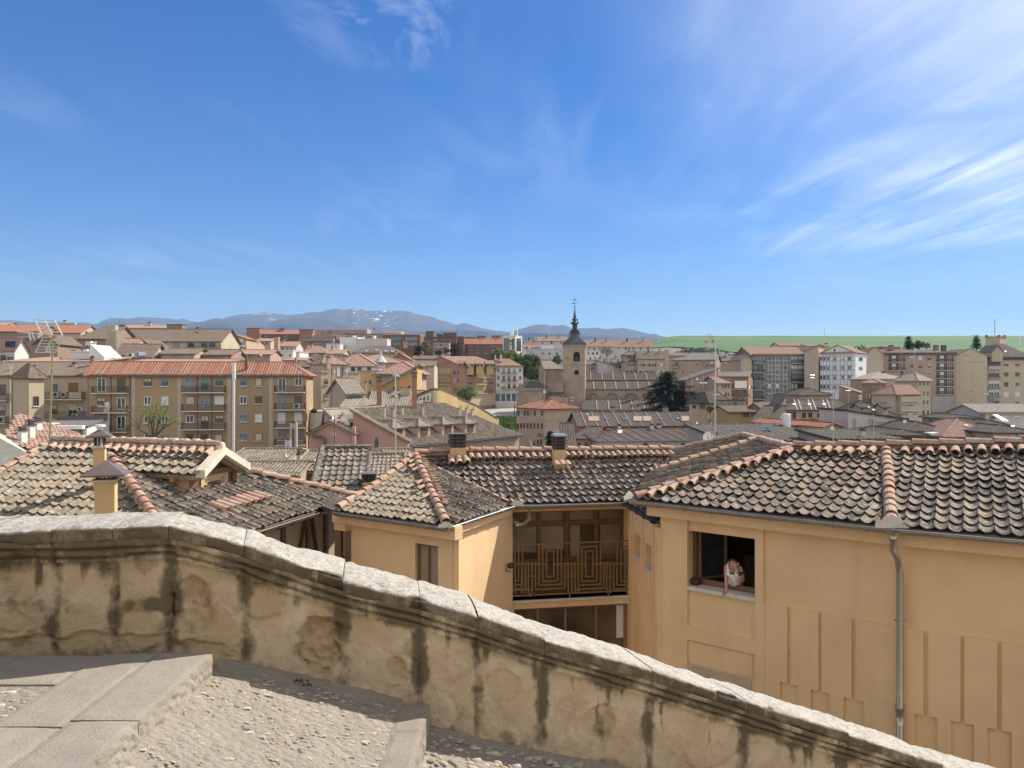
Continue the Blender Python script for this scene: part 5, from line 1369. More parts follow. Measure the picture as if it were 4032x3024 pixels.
        if roof == 'flat':
            a0 = L(-.15, -.15, z1+.002); rm.box(a0, s.u*(W+.3), s.v*(d+.3), V((0, 0, rise)))
            s.roof = obj('roof', rm, rt, s.t)
        else:
            for pl in polys:
                pts = [L(x, y, z1+z+.03) for x, y, z in pl]
                if D < 105 and pitch < .28: tiles(rm, pts, wd=pitch, ex=.36, L=.45, seg=3, dep=.05, seed=int(D))
                else: corr(rm, pts, pitch, amp)
            # ridge and hip lines
            if D < 210:
                top = sorted({(round(x, 3), round(y, 3), round(z, 3)) for pl in polys for x, y, z in pl if z >= rise-1e-6})
                for pl in polys:
                    for i in range(len(pl)):
                        a, b2 = pl[i], pl[(i+1) % len(pl)]
                        if max(a[2], b2[2]) >= rise-1e-6 and (a[2] >= rise-1e-6 or roof.startswith('hip')): rm.tube([L(*a[:2], z1+a[2]+.08), L(*b2[:2], z1+b2[2]+.08)], .11, 5)
            s.roof = obj('roof', rm, rt, s.t)
    def hit(s, o, d, X):
        k = (X-CX)/F; return (k*o.y-o.x)/(d.x-k*d.y)
    def L(s, x, y, z): q = s.o+s.u*x+s.v*y; return V((q.x, q.y, z))
    def face(s, f):
        if f == 'F': return s.o, s.u, -s.v, s.yaw
        if f == 'R': return s.o+s.u*s.W, s.v, s.u, s.yaw+R(90)
        if f == 'L': return s.o+s.v*s.dep, -s.v, -s.u, s.yaw-R(90)
    def at(s, f, x, y):
        o, d, n, a = s.face(f); X, Y = px(s.c, x, y); t = s.hit(o, d, X); q = o+d*t
        return t, (CY-Y)/F*q.y
    def win(s, f, cols, rows, w, h, kinds='w', sill=True, name='window'):
        """windows centred on pixel columns and rows; kinds is cycled through, one letter a window, '-' leaves a gap"""
        o, d, n, a = s.face(f); i = -1
        for cy in rows:
            for cx in cols:
                i += 1; kd = kinds[i % len(kinds)]
                if kd == '-': continue
                if kd in 'kpdwnm' and s.D > 100 and wrnd.random() < .24: kd = wrnd.choice('wdsbhenpe')   # lived in: some blinds down, some half down
                t0, z0 = s.at(f, cx-w/2, cy+h/2); t1, z1 = s.at(f, cx+w/2, cy-h/2); _, zb = s.at(f, cx, cy+h/2); _, zt = s.at(f, cx, cy-h/2)
                me, pn = win_mesh(kd, abs(t1-t0), zt-zb, sill and s.D < 200)
                ob = bpy.data.objects.new(name, me); COL.objects.link(ob); ob.parent = s.t
                q = o+d*(t0+t1)/2+n*.022; ob.location = V((q.x, q.y, (zt+zb)/2))-_wl(s.t); ob.rotation_euler = (0, 0, a)
                if pn:
                    p2 = bpy.data.objects.new('pane', pn); COL.objects.link(p2); p2.parent = ob
        return s
    def panel(s, f, x0, y0, x1, y1, mat, w0=.001, w1=.06, name='panel'):
        o, d, n, a = s.face(f); t0, _ = s.at(f, x0, y0); t1, _ = s.at(f, x1, y1); xm = (x0+x1)/2; z1 = s.at(f, xm, y0)[1]; z0 = s.at(f, xm, y1)[1]
        q = o+d*t0+n*w0; mb = MB(); mb.box((q.x, q.y, z0), d*(t1-t0), n*(w1-w0), V((0, 0, z1-z0))); obj(name, mb, mat, s.t); return s
    def balc(s, f, x0, x1, yf, h=1.0, out=.9, mat='iron_dark', slabm='sill_stone', solid=None):
        o, d, n, a = s.face(f); t0, z = s.at(f, x0, yf); t1, _ = s.at(f, x1, yf); z = s.at(f, (x0+x1)/2, yf)[1]
        q = o+d*t0; mb = MB(); mb.box((q.x, q.y, z-.16), d*(t1-t0), n*out, V((0, 0, .16))); b = obj('balcony', mb, slabm, s.t)
        mb = MB(); up_ = V((0, 0, 1)); A, B = V((q.x, q.y, z)), V((q.x, q.y, z))+d*(t1-t0); A2, B2 = A+n*out, B+n*out
        if solid:
            mb.box(A2, B2-A2, -n*.08, up_*h); mb.box(A, A2-A-n*.081, d*.08, up_*h); mb.box(B, B2-B-n*.081, -d*.08, up_*h); obj('railing', mb, solid, b); return s
        for p, r_ in ((A, A2), (A2, B2), (B2, B)):
            mb.bar(p+up_*h, r_+up_*h, .05); mb.bar(p+up_*.1, r_+up_*.1, .04)
            k_ = max(1, int((r_-p).length/.13))
            for i in range(k_): c = p.lerp(r_, i/k_); mb.bar(c, c+up_*h, .022)
        obj('railing', mb, mat, b); return s
    def chim(s, x, yt, yb, w, mat='tan_brick', D=None, cap=True, round_=False):
        D = D or s.D+s.dep*.35; X, Y0 = px(s.c, x, yt); _, Y1 = px(s.c, x, yb); k = CR[s.c][2]; wd = w*k/F*D; b = P(X, Y1, D); zt = P(X, Y0, D).z
        mb = MB()
        if round_: mb.tube([b-V((0, 0, .6)), V((b.x, b.y, zt))], wd/2, 8)
        else: mb.box(b-s.u*wd/2-V((0, 0, .8)), s.u*wd, s.v*wd, V((0, 0, zt-b.z+.8)))
        c = obj('chimney', mb, mat, s.roof)
        if cap and not round_:
            mb = MB(); mb.box(V((b.x, b.y, zt+.001))-s.u*wd*.62-s.v*wd*.12, s.u*wd*1.24, s.v*wd*1.24, V((0, 0, .12))); mb.box(V((b.x, b.y, zt+.12))-s.u*wd*.4+s.v*wd*.1, s.u*wd*.8, s.v*wd*.8, V((0, 0, .22)))
            obj('chimney_cap', mb, 'slab_dark', s.roof)
        return s
    def sky(s, x, y, w, h, mat='panel_blue'):                    # a roof window lying in the front slope
        X, Y = px(s.c, x, y); pl = s.polys[0]; a, b, c = [s.L(p[0], p[1], s.ze+p[2]+.14) for p in pl[:3]]
        n = (b-a).cross(c-a).normalized()
        def hp(xx, yy):
            r_ = P(*px(s.c, xx, yy), 1.0); return r_*(a.dot(n)/r_.dot(n))
        q = [hp(x-w/2, y+h/2), hp(x+w/2, y+h/2), hp(x+w/2, y-h/2), hp(x-w/2, y-h/2)]
        n = n if n.z > 0 else -n
        mb = MB(); mb.poly([p+n*.05 for p in q])
        for i in range(4): mb.bar(q[i]+n*.03, q[(i+1) % 4]+n*.03, .14, .14)
        obj('roof_window', mb, mat, s.roof); return s
    def ac(s, f, x, y, w=45, h=40):
        o, d, n, a = s.face(f); t0, z0 = s.at(f, x-w/2, y+h/2); t1, z1 = s.at(f, x+w/2, y-h/2)
        q = o+d*t0+n*.05; mb = MB(); mb.box((q.x, q.y, z0), d*(t1-t0), n*.35, V((0, 0, z1-z0))); b = obj('air_conditioner', mb, 'ac_white', s.t)
        c = o+d*(t0*.56+t1*.44)+n*.41; r_ = min(abs(t1-t0), z1-z0)*.38; zc = (z0+z1)/2; mb = MB(); mb.poly([V((c.x, c.y, zc))+d*math.cos(i*.524)*r_+V((0, 0, math.sin(i*.524)*r_)) for i in range(12)]); obj('fan_grille', mb, 'iron_dark', b); return s

def dish(label, c, x, y, r, D, yaw=0, mat='white_metal'):
    X, Y = px(c, x, y); q = P(X, Y, D); rr_ = r*CR[c][2]/F*D; t = thing('satellite_dish', label, 'satellite dish', q-V((0, 0, rr_*1.3)), 'satellite dishes on the roofs')
    d = V((math.sin(R(yaw)), -math.cos(R(yaw)), .35)).normalized(); a = d.cross(V((0, 0, 1))).normalized(); b = a.cross(d)
    rows = [[q-d*rr_*.3*(1-k*k)+(a*math.cos(j*.3927)+b*math.sin(j*.3927))*rr_*k for j in range(17)] for k in (.05, .4, .7, 1)]
    mb = MB(); mb.grid(rows); obj('reflector', mb, mat, t, smooth=True)
    mb = MB(); mb.tube([q-b*rr_*.6, q+d*rr_*.8], .02, 4); mb.tube([q-d*rr_*.3, q-V((0, 0, rr_*1.6))-d*rr_*.2], .035, 5); obj('arm', mb, 'gutter_zinc', t)
def mast(label, c, x, yt, yb, D, r=.03, arms=(), cat='aerial', name='television_aerial', mat='pipe_steel'):
    a, b = P(*px(c, x, yb), D), P(*px(c, x, yt), D); t = thing(name, label, cat, a, 'thin roof aerials')
    mb = MB(); mb.tube([a-V((0, 0, .5)), b], r, 6); obj('mast', mb, mat, t)
    if arms:
        mb = MB()
        for (y, l, n) in arms:
            q = P(*px(c, x, y), D); h_ = l*CR[c][2]/F*D; dd = V((.9, .4, 0)); mb.tube([q-dd*h_*.5, q+dd*h_*.5], r*.6, 4)
            for i in range(n): p = q+dd*h_*(i/(n-1)-.5); e = V((-.4, .9, 0))*.28; mb.tube([p-e-V((0, 0, .12)), p+e+V((0, 0, .12))], r*.45, 4)
        obj('antenna_rods', mb, 'alu', t)
    return t

# ---------------------------------------------------------------- trees
def limb(mb, a, b, r0, r1, n=5): mb.tube([a, a.lerp(b, .5)+V((rnd.uniform(-1, 1), rnd.uniform(-1, 1), 0))*(b-a).length*.04, b], [r0, (r0+r1)/2, r1], n)
def broad(label, c, x, yt, yb, w, D, leaf='leaf_mid', n=2600, ls=.5, name='tree', cat='tree', open_=.0, seed=1, trunk=.22, group=None):
    X, Y0 = px(c, x, yt); _, Y1 = px(c, x, yb); base = P(X, Y1, D); H_ = P(X, Y0, D).z-base.z; Rw = w*CR[c][2]/F*D/2; rr = random.Random(seed)
    t = thing(name, label, cat, base, group); mb = MB(); up_ = V((0, 0, 1)); th = H_*trunk
    limb(mb, base-up_*1, base+up_*th, H_*.035, H_*.028, 7); tips = []
    for i in range(7):
        a = i*2.4+rr.uniform(-.4, .4); e = base+V((math.cos(a)*Rw*rr.uniform(.45, .8), math.sin(a)*Rw*rr.uniform(.45, .8), H_*rr.uniform(.45, .85)))
        limb(mb, base+up_*th*rr.uniform(.75, 1), e, H_*.02, H_*.005); tips.append(e)
        for k in range(3):
            e2 = e.lerp(base+up_*H_*.6, .35)+V((rr.uniform(-1, 1)*Rw*.4, rr.uniform(-1, 1)*Rw*.4, rr.uniform(0, .3)*H_)); limb(mb, e.lerp(base+up_*th, .45), e2, H_*.01, H_*.003, 4); tips.append(e2)
    limb(mb, base+up_*th, base+up_*H_*.85, H_*.026, H_*.005); obj('trunk', mb, 'bark', t)
    cl = []
    for i in range(34):
        while True:
            p = V((rr.uniform(-1, 1), rr.uniform(-1, 1), rr.uniform(-1, 1)))
            if p.length < 1: break
        p = p.normalized()*p.length**.5
        k_ = lerp(1, .55, max(0, p.z)) ; cl.append((base+V((p.x*Rw*.86*k_, p.y*Rw*.86*k_, H_*(.60+.36*p.z))), Rw*rr.uniform(.20, .36)))
    mb = MB()
    for i in range(n):
        cc_, r_ = cl[rr.randrange(len(cl))]
        d = V((rr.gauss(0, 1), rr.gauss(0, 1), rr.gauss(0, 1))).normalized()*r_*rr.uniform(.55, 1.05); d.z *= .8; q = cc_+d
        if rr.random() < open_: q = tips[rr.randrange(len(tips))]+d*.8
        e1 = V((rr.uniform(-1, 1), rr.uniform(-1, 1), rr.uniform(-1, 1))).normalized()*ls*rr.uniform(.5, 1); e2 = e1.cross(V((rr.uniform(-1, 1), rr.uniform(-1, 1), rr.uniform(-1, 1)))).normalized()*ls*rr.uniform(.35, .7)
        mb.poly([q-e1*.5, q+e2*.5, q+e1*.5, q-e2*.5])
    obj('crown', mb, leaf, t); return t
def conifer(label, c, x, yt, yb, w, D, leaf='leaf_conifer', n=26, seed=1, name='conifer', droop=.25, ls=.5, flat=False, jag=.3, bot=.08):
    X, Y0 = px(c, x, yt); _, Y1 = px(c, x, yb); base = P(X, Y1, D); H_ = P(X, Y0, D).z-base.z; Rw = w*CR[c][2]/F*D/2; rr = random.Random(seed)
    t = thing(name, label, 'tree', base); mb = MB(); up_ = V((0, 0, 1)); mb.tube([base-up_, base+up_*H_*.5, base+up_*H_*.97], [H_*.03, H_*.018, .03], 6)
    lf = MB()
    for i in range(n):
        f = lerp(bot, .97, (i+rr.uniform(-.4, .4))/n); f = max(.05, min(.98, f)); ln = Rw*((1-f)**.7)*rr.uniform(1-jag, 1+jag*.5)+.3
        if flat: ln = Rw*(.35+.65*math.sin(math.pi*min(1, f*1.05))**.7)*rr.uniform(.6, 1.05)
        for k in range(5):
            a = i*1.3+k*1.257+rr.uniform(-.3, .3); l2 = ln*rr.uniform(.7, 1.1); s0 = base+up_*H_*f; e = s0+V((math.cos(a)*l2, math.sin(a)*l2, rr.uniform(-.1, .45)*l2*(1-droop)-droop*l2*.5)); mb.tube([s0, e], [H_*.006, .02], 4, False)
            m_ = max(6, int(l2/ls*11))
            for j in range(m_):
                tt = rr.uniform(.15, 1.03); q = s0.lerp(e, tt); sp_ = ls*.9*(1.3-tt); q += V((rr.uniform(-1, 1)*sp_, rr.uniform(-1, 1)*sp_, rr.uniform(-.5, .25)*ls))
                e1 = ((e-s0).normalized()+V((rr.uniform(-.7, .7), rr.uniform(-.7, .7), rr.uniform(-.5, .3)))).normalized()*ls*rr.uniform(.6, 1.2); e2 = e1.cross(V((rr.uniform(-.5, .5), rr.uniform(-.5, .5), 1))).normalized()*ls*.28
                lf.poly([q-e1*.5-e2*.3, q-e1*.1+e2*.5, q+e1*.6, q-e1*.1-e2*.6])
    obj('trunk', mb, 'bark', t); obj('crown', lf, leaf, t); return t
# ================================================================ left part of the town (crop 1)
Hs = House
blk = Hs('long ochre apartment block with red tiled roof and iron balconies', 'apartment block', 1, 770, 2668, 712, 122, 5, 6.5, 'hipr', yr=612, wall='block_ochre', rt='tile_red', over=.6, pitch=.45, amp=.11, name='apartment_block')
blk.win('F', [1287, 1437], [785], 66, 72, 'eg').win('F', [1287, 1437], [946], 64, 70, 'ws').win('F', [1287, 1437], [1110], 62, 68, 'ww').win('F', [1287, 1437], [1270], 62, 66, 'ww')
blk.win('F', [886, 1057], [808], 76, 118, 'wd', False).win('F', [886], [955], 76, 70, 'd').win('F', [1057], [970], 72, 104, 'w', False).win('F', [886, 1057], [1137], 76, 110, 'sw', False).win('F', [1057], [1290], 66, 70, 'w')
blk.win('F', [1656, 1910], [780], 78, 74, 'wg').win('F', [1785], [800], 76, 112, 'g', False).win('F', [1656, 1910], [943], 78, 72, 'ps').win('F', [1785], [968], 72, 112, 'p', False).win('F', [1656, 1910], [1105], 70, 66, 'ww').win('F', [1785], [1130], 66, 108, 'w', False).win('F', [1650, 1780, 1905], [1270], 66, 66, 'ddd')
blk.win('F', [2120, 2253], [783], 62, 68, 'gw').win('F', [2120, 2253], [940], 62, 66, 'wd').win('F', [2120, 2253], [1097], 62, 66, 'ps').win('F', [2120, 2253], [1262], 64, 66, 'pw')
blk.c = 2
blk.win('F', [467], [805], 66, 116, 'w', False).win('F', [610], [781], 66, 70, 'w').win('F', [467], [960], 66, 112, 'd', False).win('F', [608], [940], 66, 66, 'd').win('F', [463, 607], [1098], 66, 96, 'ss', False).win('F', [463, 612], [1253], 64, 76, 'pp').win('L', [], [], 1, 1)
for yf in (870, 1022, 1178): blk.balc('F', 410, 666, yf, out=1.0)
blk.balc('F', 410, 666, 1330, out=1.0)
blk.ac('F', 598, 992, 56, 44)
blk.c = 1
for yf in (877, 1046, 1216): blk.balc('F', 818, 1122, yf, out=1.0)
for yf in (872, 1033, 1192): blk.balc('F', 1595, 1968, yf, out=1.0)
for x in (1162, 1562, 1995, 2360): blk.panel('F', x-17, 716, x+17, 1420, 'pale_strip', .001, .05, 'pilaster')
for x in (968, 1134, 1720, 1845): blk.panel('F', x-3, 730, x+3, 1420, 'iron_rust', .001, .12, 'downpipe')
blk.panel('F', 800, 708, 2660, 716, 'gutter_zinc', .3, .45, 'gutter')
blk.panel('F', 1600, 822, 1715, 868, 'awning_dark', 1.02, 1.06, 'balcony_screen')
blk.chim(800, 572, 606, 26, 'red_brick', 128).chim(2143, 560, 640, 22, 'iron_rust', 125, False)
lb = Hs('cream block with recessed balconies left of the long red roofed block', 'apartment block', 1, -140, 768, 722, 124, 0, 12, 'par', yr=612, wall='block_cream', rt='roof_brown', name='apartment_block', pitch=.34)
lb.win('F', [25], [850], 46, 90, 'd', False).win('F', [22], [1035], 46, 84, 'e').win('F', [480], [838], 50, 84, 'k').win('F', [638], [852], 80, 124, 'r', False).win('F', [475], [1024], 48, 84, 'e').win('F', [634], [1040], 78, 130, 'n', False)
lb.balc('F', 372, 748, 932, out=1.3, h=1.15).balc('F', 372, 748, 1104, out=1.3, h=1.15).balc('F', -140, 80, 940, out=1.0).balc('F', -140, 80, 1140, out=1.0)
lb.ac('F', 494, 893, 42, 50).ac('F', 565, 893, 42, 50).ac('F', 708, 1018, 44, 30).ac('F', 660, 1080, 56, 40).ac('F', 25, 1110, 50, 48)
lb.panel('F', 92, 645, 106, 1330, 'pipe_steel', .05, .2, 'downpipe').panel('F', 730, 715, 768, 1330, 'pale_strip', .001, .1, 'pilaster').chim(298, 650, 688, 36, 'beige_wall', 128).chim(640, 628, 668, 34, 'beige_wall', 128).chim(97, 640, 700, 14, 'pipe_steel', 126, False)
lb.panel('F', 640, 870, 745, 925, 'block_cream', 1.28, 1.34, 'balcony_screen')
Hs('sunlit stair bay with small pyramid roof jutting from the cream block', 'stair tower', 1, 118, 252, 722, 118, -20, 4.6, 'hip', rise=1.6, wall='block_cream', rt='roof_brown', name='stair_tower', xsr=384).win('R', [313], [950], 46, 84, 'd')
tr = Hs('low glazed terrace with a white awning in front of the cream block', 'terrace', 1, 378, 755, 1165, 114, 0, 6, 'shed', rise=.9, wall='white_wall', rt='awning_dark', over=.3, name='terrace')
tr.win('F', [395, 500, 548, 596, 648, 700], [1230], 44, 80, 'k', False).panel('F', 372, 1160, 755, 1190, 'awning_white', .3, 1.2, 'awning')
fp = thing('flue_pipe', 'tall white flue pipe standing in front of the ochre apartment block', 'flue', P(*px(1, 2037, 1380), 112)); mb = MB(); a = P(*px(1, 2032, 1400), 112); b2 = P(*px(1, 2037, 640), 112)
mb.tube([a, b2], .19, 10); obj('pipe', mb, 'white_wall', fp); mb = MB(); mb.tube([b2-V((0, 0, 2)), P(*px(1, 2037, 616), 112)], .27, 10); obj('sleeve', mb, 'white_wall', fp); mb = MB()
for y in (1020, 1290, 780): q = P(*px(1, 2034, y), 112); mb.tube([q, q+V((0, 0, .12))], .23, 10); obj('collar', mb, 'white_wall', fp); mb = MB()
# behind the block
Hs('low reddish metal roofed range directly behind the cream block', 'house', 1, 50, 790, 608, 142, 0, 14, 'shed', yr=560, wall='brown_wall', rt='roof_rose')
Hs('house with red tiled ridge roof at the far left edge of the town', 'house', 1, -120, 330, 340, 232, 0, 12, 'par', yr=288, wall='brown_wall', rt='roof_red').win('F', [90, 160, 230], [415], 50, 40, 'k').chim(35, 325, 400, 45, 'slab_dark')
Hs('house with rust red roof and square chimney behind the large aerial', 'house', 1, 330, 700, 352, 240, 0, 12, 'par', yr=290, wall='house_cream', rt='roof_red').chim(690, 318, 360, 34, 'beige_wall')
Hs('pale flat topped penthouse above the rust red roof', 'house', 1, 520, 650, 275, 268, -15, 9, 'flat', wall='beige_wall', rt='greywhite_wall', xsr=666).win('R', [640], [300], 12, 18, 'k').chim(560, 252, 272, 22, 'beige_wall')
Hs('low pale house just inside the far left edge near the hills', 'house', 1, -90, 45, 285, 300, 0, 10, 'par', yr=264, wall='beige_wall', rt='roof_rose')
w_ = Hs('white terraced house with wide skylights at the left edge', 'house', 1, -60, 128, 500, 178, -12, 11, 'par', yr=405, wall='white_wall', rt='roof_rose', xsr=250)
w_.sky(60, 455, 22, 50, 'glass').sky(90, 455, 22, 50, 'glass').sky(120, 455, 22, 50, 'glass').win('F', [30, 90], [570], 50, 55, 'kk').balc('F', -60, 128, 605)
Hs('brown gabled house with a dark mural wall behind the cream block', 'house', 1, 300, 500, 445, 165, 0, 9, 'perp', yr=370, wall='brown_wall', rt='roof_brown').win('F', [420], [500], 40, 40, 'k')
bg = Hs('broad brown tenement with hipped tile roof behind the white plant deck', 'tenement', 1, 655, 965, 402, 195, 0, 14, 'hipl', yr=302, wall='brown_wall', rt='roof_brown', name='tenement')
bg.win('F', [770], [465], 50, 70, 'h').win('F', [650], [440], 34, 70, 's').chim(750, 355, 385, 16, 'beige_wall')
ch_ = thing('chimney', 'pair of tall plastered chimney stacks rising over the brown tenements', 'chimney', P(*px(1, 970, 565), 182)); mb = MB(); mb.box(P(*px(1, 921, 570), 182), V((1.7, -.1, 0)), V((0, 2, 0)), V((0, 0, 6.5))); obj('stack', mb, 'beige_wall', ch_)
mb = MB(); mb.box(P(*px(1, 972, 570), 181), V((1.3, -.35, 0)), V((1.2, 1.6, 0)), V((0, 0, 6.3))); obj('stack', mb, 'house_cream', ch_); mb = MB(); mb.box(P(*px(1, 950, 330), 186), V((1.5, 0, 0)), V((0, 1.5, 0)), V((0, 0, 1.1))); obj('stack', mb, 'house_cream', ch_)
lg = Hs('long brown roofed tenement with sunlit cream penthouse terraces', 'tenement', 1, 1025, 1925, 425, 205, 0, 14, 'par', yr=325, wall='house_cream', rt='roof_brown', name='tenement')
lg.win('F', [1285, 1535, 1665, 1780, 1850], [460], 60, 40, 'kpkkk', False).win('F', [1400], [460], 90, 36, 'k', False).chim(1048, 300, 330, 40, 'house_cream').chim(1710, 355, 398, 32, 'house_cream').chim(1885, 385, 420, 22, 'white_wall').balc('F', 1640, 1925, 500)
Hs('small gabled annex with brown roof beside the tall chimney stacks', 'house', 1, 1030, 1190, 450, 198, 0, 6, 'par', yr=405, wall='house_cream', rt='roof_rose').win('F', [1100], [470], 40, 24, 'k')
mid = Hs('brown roofed house with a glass skylight and air conditioner below the stacks', 'house', 1, 1000, 1320, 560, 165, 6, 10, 'par', yr=455, wall='house_cream', rt='roof_brown')
mid.sky(1240, 538, 60, 34).win('F', [1035, 1075], [560], 24, 34, 'kk').ac('F', 1140, 548, 46, 34).chim(1190, 500, 540, 26, 'house_cream')
Hs('lean-to roofed house with wide dark windows right of the skylight roof', 'house', 1, 1400, 1690, 535, 168, 0, 9, 'par', yr=492, wall='palepink_wall', rt='roof_brown').win('F', [1580], [560], 170, 24, 'p', False)
Hs('plain brown gable end between the skylight roof and the pink house', 'house', 1, 1250, 1420, 545, 172, 0, 9, 'shedr', rise=3.2, wall='brown_wall', rt='roof_brown')
Hs('pink house with small square windows behind the ochre block', 'house', 1, 1705, 2010, 545, 172, 0, 9, 'par', yr=502, wall='salmon_wall', rt='roof_brown').win('F', [1750, 1890, 1970], [572], 34, 26, 'kkk')
Hs('low pinkish roofs close behind the red tiled ridge', 'house', 1, 1200, 2000, 606, 138, 0, 10, 'par', yr=588, wall='palepink_wall', rt='roof_rose')
fr_ = Hs('far apartment building with pale roof terrace against the hills', 'apartment block', 1, 1010, 1450, 312, 330, 0, 14, 'par', yr=288, wall='greywhite_wall', rt='roof_rose', name='apartment_block')
fr_.win('F', [1100, 1180, 1280, 1380], [328, 350], 44, 14, 'kptk').chim(1300, 268, 290, 26, 'beige_wall').chim(1060, 290, 310, 50, 'beige_wall')
Hs('brown brick box with slate top standing before the blue hills', 'house', 1, 1452, 1585, 288, 290, -8, 10, 'flat', wall='brown_wall', rt='slab_dark', xsr=1620).win('R', [1605], [355], 8, 14, 'k')
for lab, xl, xr, ye, D, yr, wl_, rt_ in (('small brown roofed house below the foothills with a dark chimney', 1640, 1800, 352, 310, 330, 'beige_wall', 'roof_brown'), ('low rust roofed house left of the brick gable', 1790, 1935, 385, 270, 352, 'rosebrown_wall', 'roof_rose')):
    Hs(lab, 'house', 1, xl, xr, ye, D, 0, 9, 'par', yr=yr, wall=wl_, rt=rt_).chim((xl+xr)/2, yr-20, yr+12, 20, 'slab_dark')
bk_ = Hs('brick house with white windows under a red gable roof', 'house', 1, 1930, 2145, 405, 245, 0, 10, 'perp', yr=365, wall='tan_brick', rt='roof_red')
bk_.win('F', [1975, 2030, 2096], [422], 38, 26, 'sss').win('F', [1970, 2043], [488], 34, 26, 'ww').panel('F', 2005, 468, 2135, 476, 'awning_white', .1, .8, 'awning')
wp = Hs('white roof deck with air handling boxes behind the cream block', 'roof deck', 1, 596, 800, 525, 150, 0, 9, 'flat', wall='white_wall', rt='white_wall', xsr=None, name='roof_deck')
wp.win('F', [640], [510], 50, 20, 'k').chim(742, 498, 560, 32, 'white_wall')
fl2 = thing('flue_pipe', 'pair of shiny steel flue pipes on the white roof deck', 'flue', P(*px(1, 810, 565), 149)); mb = MB(); mb.tube([P(*px(1, 800, 568), 149), P(*px(1, 800, 455), 149), P(*px(1, 790, 440), 149)], .35, 8); obj('pipe', mb, 'alu', fl2); mb = MB(); mb.tube([P(*px(1, 824, 568), 149), P(*px(1, 824, 445), 149)], .3, 8); mb.tube([P(*px(1, 824, 445), 149), P(*px(1, 824, 432), 149)], .42, 8); obj('pipe', mb, 'alu', fl2)
Hs('sloping white parapet house right of the steel flues', 'house', 1, 800, 905, 568, 147, 0, 7, 'shedr', rise=2.2, wall='white_wall', rt='white_wall', over=.1)
dish('round cream satellite dish behind the large aerial', 1, 530, 580, 19, 120, 20, 'sand_wall')
dish('white satellite dish on the ridge behind the red tiled roof', 1, 2085, 540, 30, 135, -40); dish('round white satellite dish on a roof right of the red ridge', 2, 282, 547, 14, 160, 10)
mast('thin aerial mast standing on the tall chimney stacks', 1, 950, 185, 300, 186, .05, ((230, 14, 3),)); mast('thin aerial mast on the far terrace building', 1, 1238, 205, 290, 330, .08); mast('short aerial beside the brick box on the skyline', 1, 1735, 290, 350, 300, .06, ((300, 14, 3),))
# ================================================================ middle left (crop 2)
ct = Hs('tall cream tenement with sunlit stairwell windows behind the ochre block', 'tenement', 2, 812, 1040, 620, 150, 46, 9, 'hip', rise=1.5, wall='sand_wall', rt='roof_rose', xsl=712, name='tenement', over=.3)
ct.win('F', [957, 990], [692, 792, 910], 22, 84, 'ktkkkk', False).win('F', [920, 1028], [692, 792, 910], 14, 26, 's', False).win('L', [758], [765], 16, 30, 'k').chim(876, 570, 640, 30, 'house_cream', 150).chim(1030, 560, 615, 36, 'house_cream', 158)
Hs('lower sunlit wing of the cream tenement with barred windows', 'tenement', 2, 806, 872, 700, 147, 46, 5, 'flat', wall='house_cream', rt='house_cream', name='tenement').win('F', [850], [780, 905], 26, 52, 'pp')
Hs('sunlit cream side wing right of the stairwell windows', 'tenement', 2, 1050, 1143, 705, 158, 46, 6, 'flat', wall='house_cream', rt='rosebrown_wall', name='tenement').win('F', [1088], [770], 22, 42, 'd')
Hs('white service yard wall at the foot of the cream tenement', 'wall', 2, 708, 846, 1050, 128, 0, 3, 'flat', wall='white_wall', rt='white_wall', name='wall')
rr1 = Hs('house with very large faded red hip roof behind the cream tenement', 'house', 2, 870, 1290, 640, 188, 0, 16, 'hip', yr=540, wall='white_wall', rt='roof_rose')
rr1.win('F', [1085, 1140, 1225], [672], 38, 40, 'kkk', False).ac('F', 1180, 650, 20, 18)
Hs('low faded red hip roof spreading right of the large one', 'house', 2, 1000, 1530, 612, 196, 0, 18, 'hip', yr=545, wall='rosebrown_wall', rt='roof_rose')
pv_ = Hs('square pavilion with bracketed eaves and pyramid tile roof', 'house', 2, 1330, 1655, 690, 142, 0, 13, 'hip', yr=612, wall='rosebrown_wall', rt='roof_rose', over=1.0)
for x in range(1340, 1650, 26): pv_.panel('F', x, 702, x+12, 716, 'white_wall', .05, .6, 'bracket')
Hs('ochre range with sloping shadow between cream tenement and pavilion', 'house', 2, 1146, 1340, 695, 146, 0, 8, 'flat', wall='ochre_stucco', rt='rosebrown_wall').win('F', [1233], [785], 22, 40, 'k').panel('F', 1236, 702, 1340, 712, 'white_wall', .1, .5, 'bracket')
wd_ = Hs('low tiled roof house with a band of small shuttered windows', 'house', 2, 1040, 1168, 885, 112, 24, 15, 'par', rise=2.2, wall='beige_wall', rt='tile_mid', pitch=.34)
wd_.win('F', [1055, 1080, 1104, 1132], [930], 18, 44, 'b', False)
Hs('yellow plastered range under a stepped tile roof beside the brick chimneys', 'house', 2, 1168, 1640, 905, 116, 3, 12, 'shedl', rise=4.5, wall='yellow_wall', rt='tile_mid').win('F', [1440], [850], 26, 66, 'k', False)
Hs('lower tiled lean-to in front of the yellow range', 'house', 2, 1000, 1330, 1000, 106, 4, 8, 'shed', rise=1.3, wall='beige_wall', rt='tile_mid')
Hs('tiled range between the two brick chimneys', 'house', 2, 1240, 1660, 985, 110, 2, 9, 'par', rise=2.0, wall='yellow_wall', rt='tile_mid').chim(1545, 935, 990, 26, 'sand_wall').chim(1520, 835, 960, 44, 'sand_wall').chim(1565, 835, 930, 40, 'sand_wall').chim(1195, 790, 840, 14, 'beige_wall')
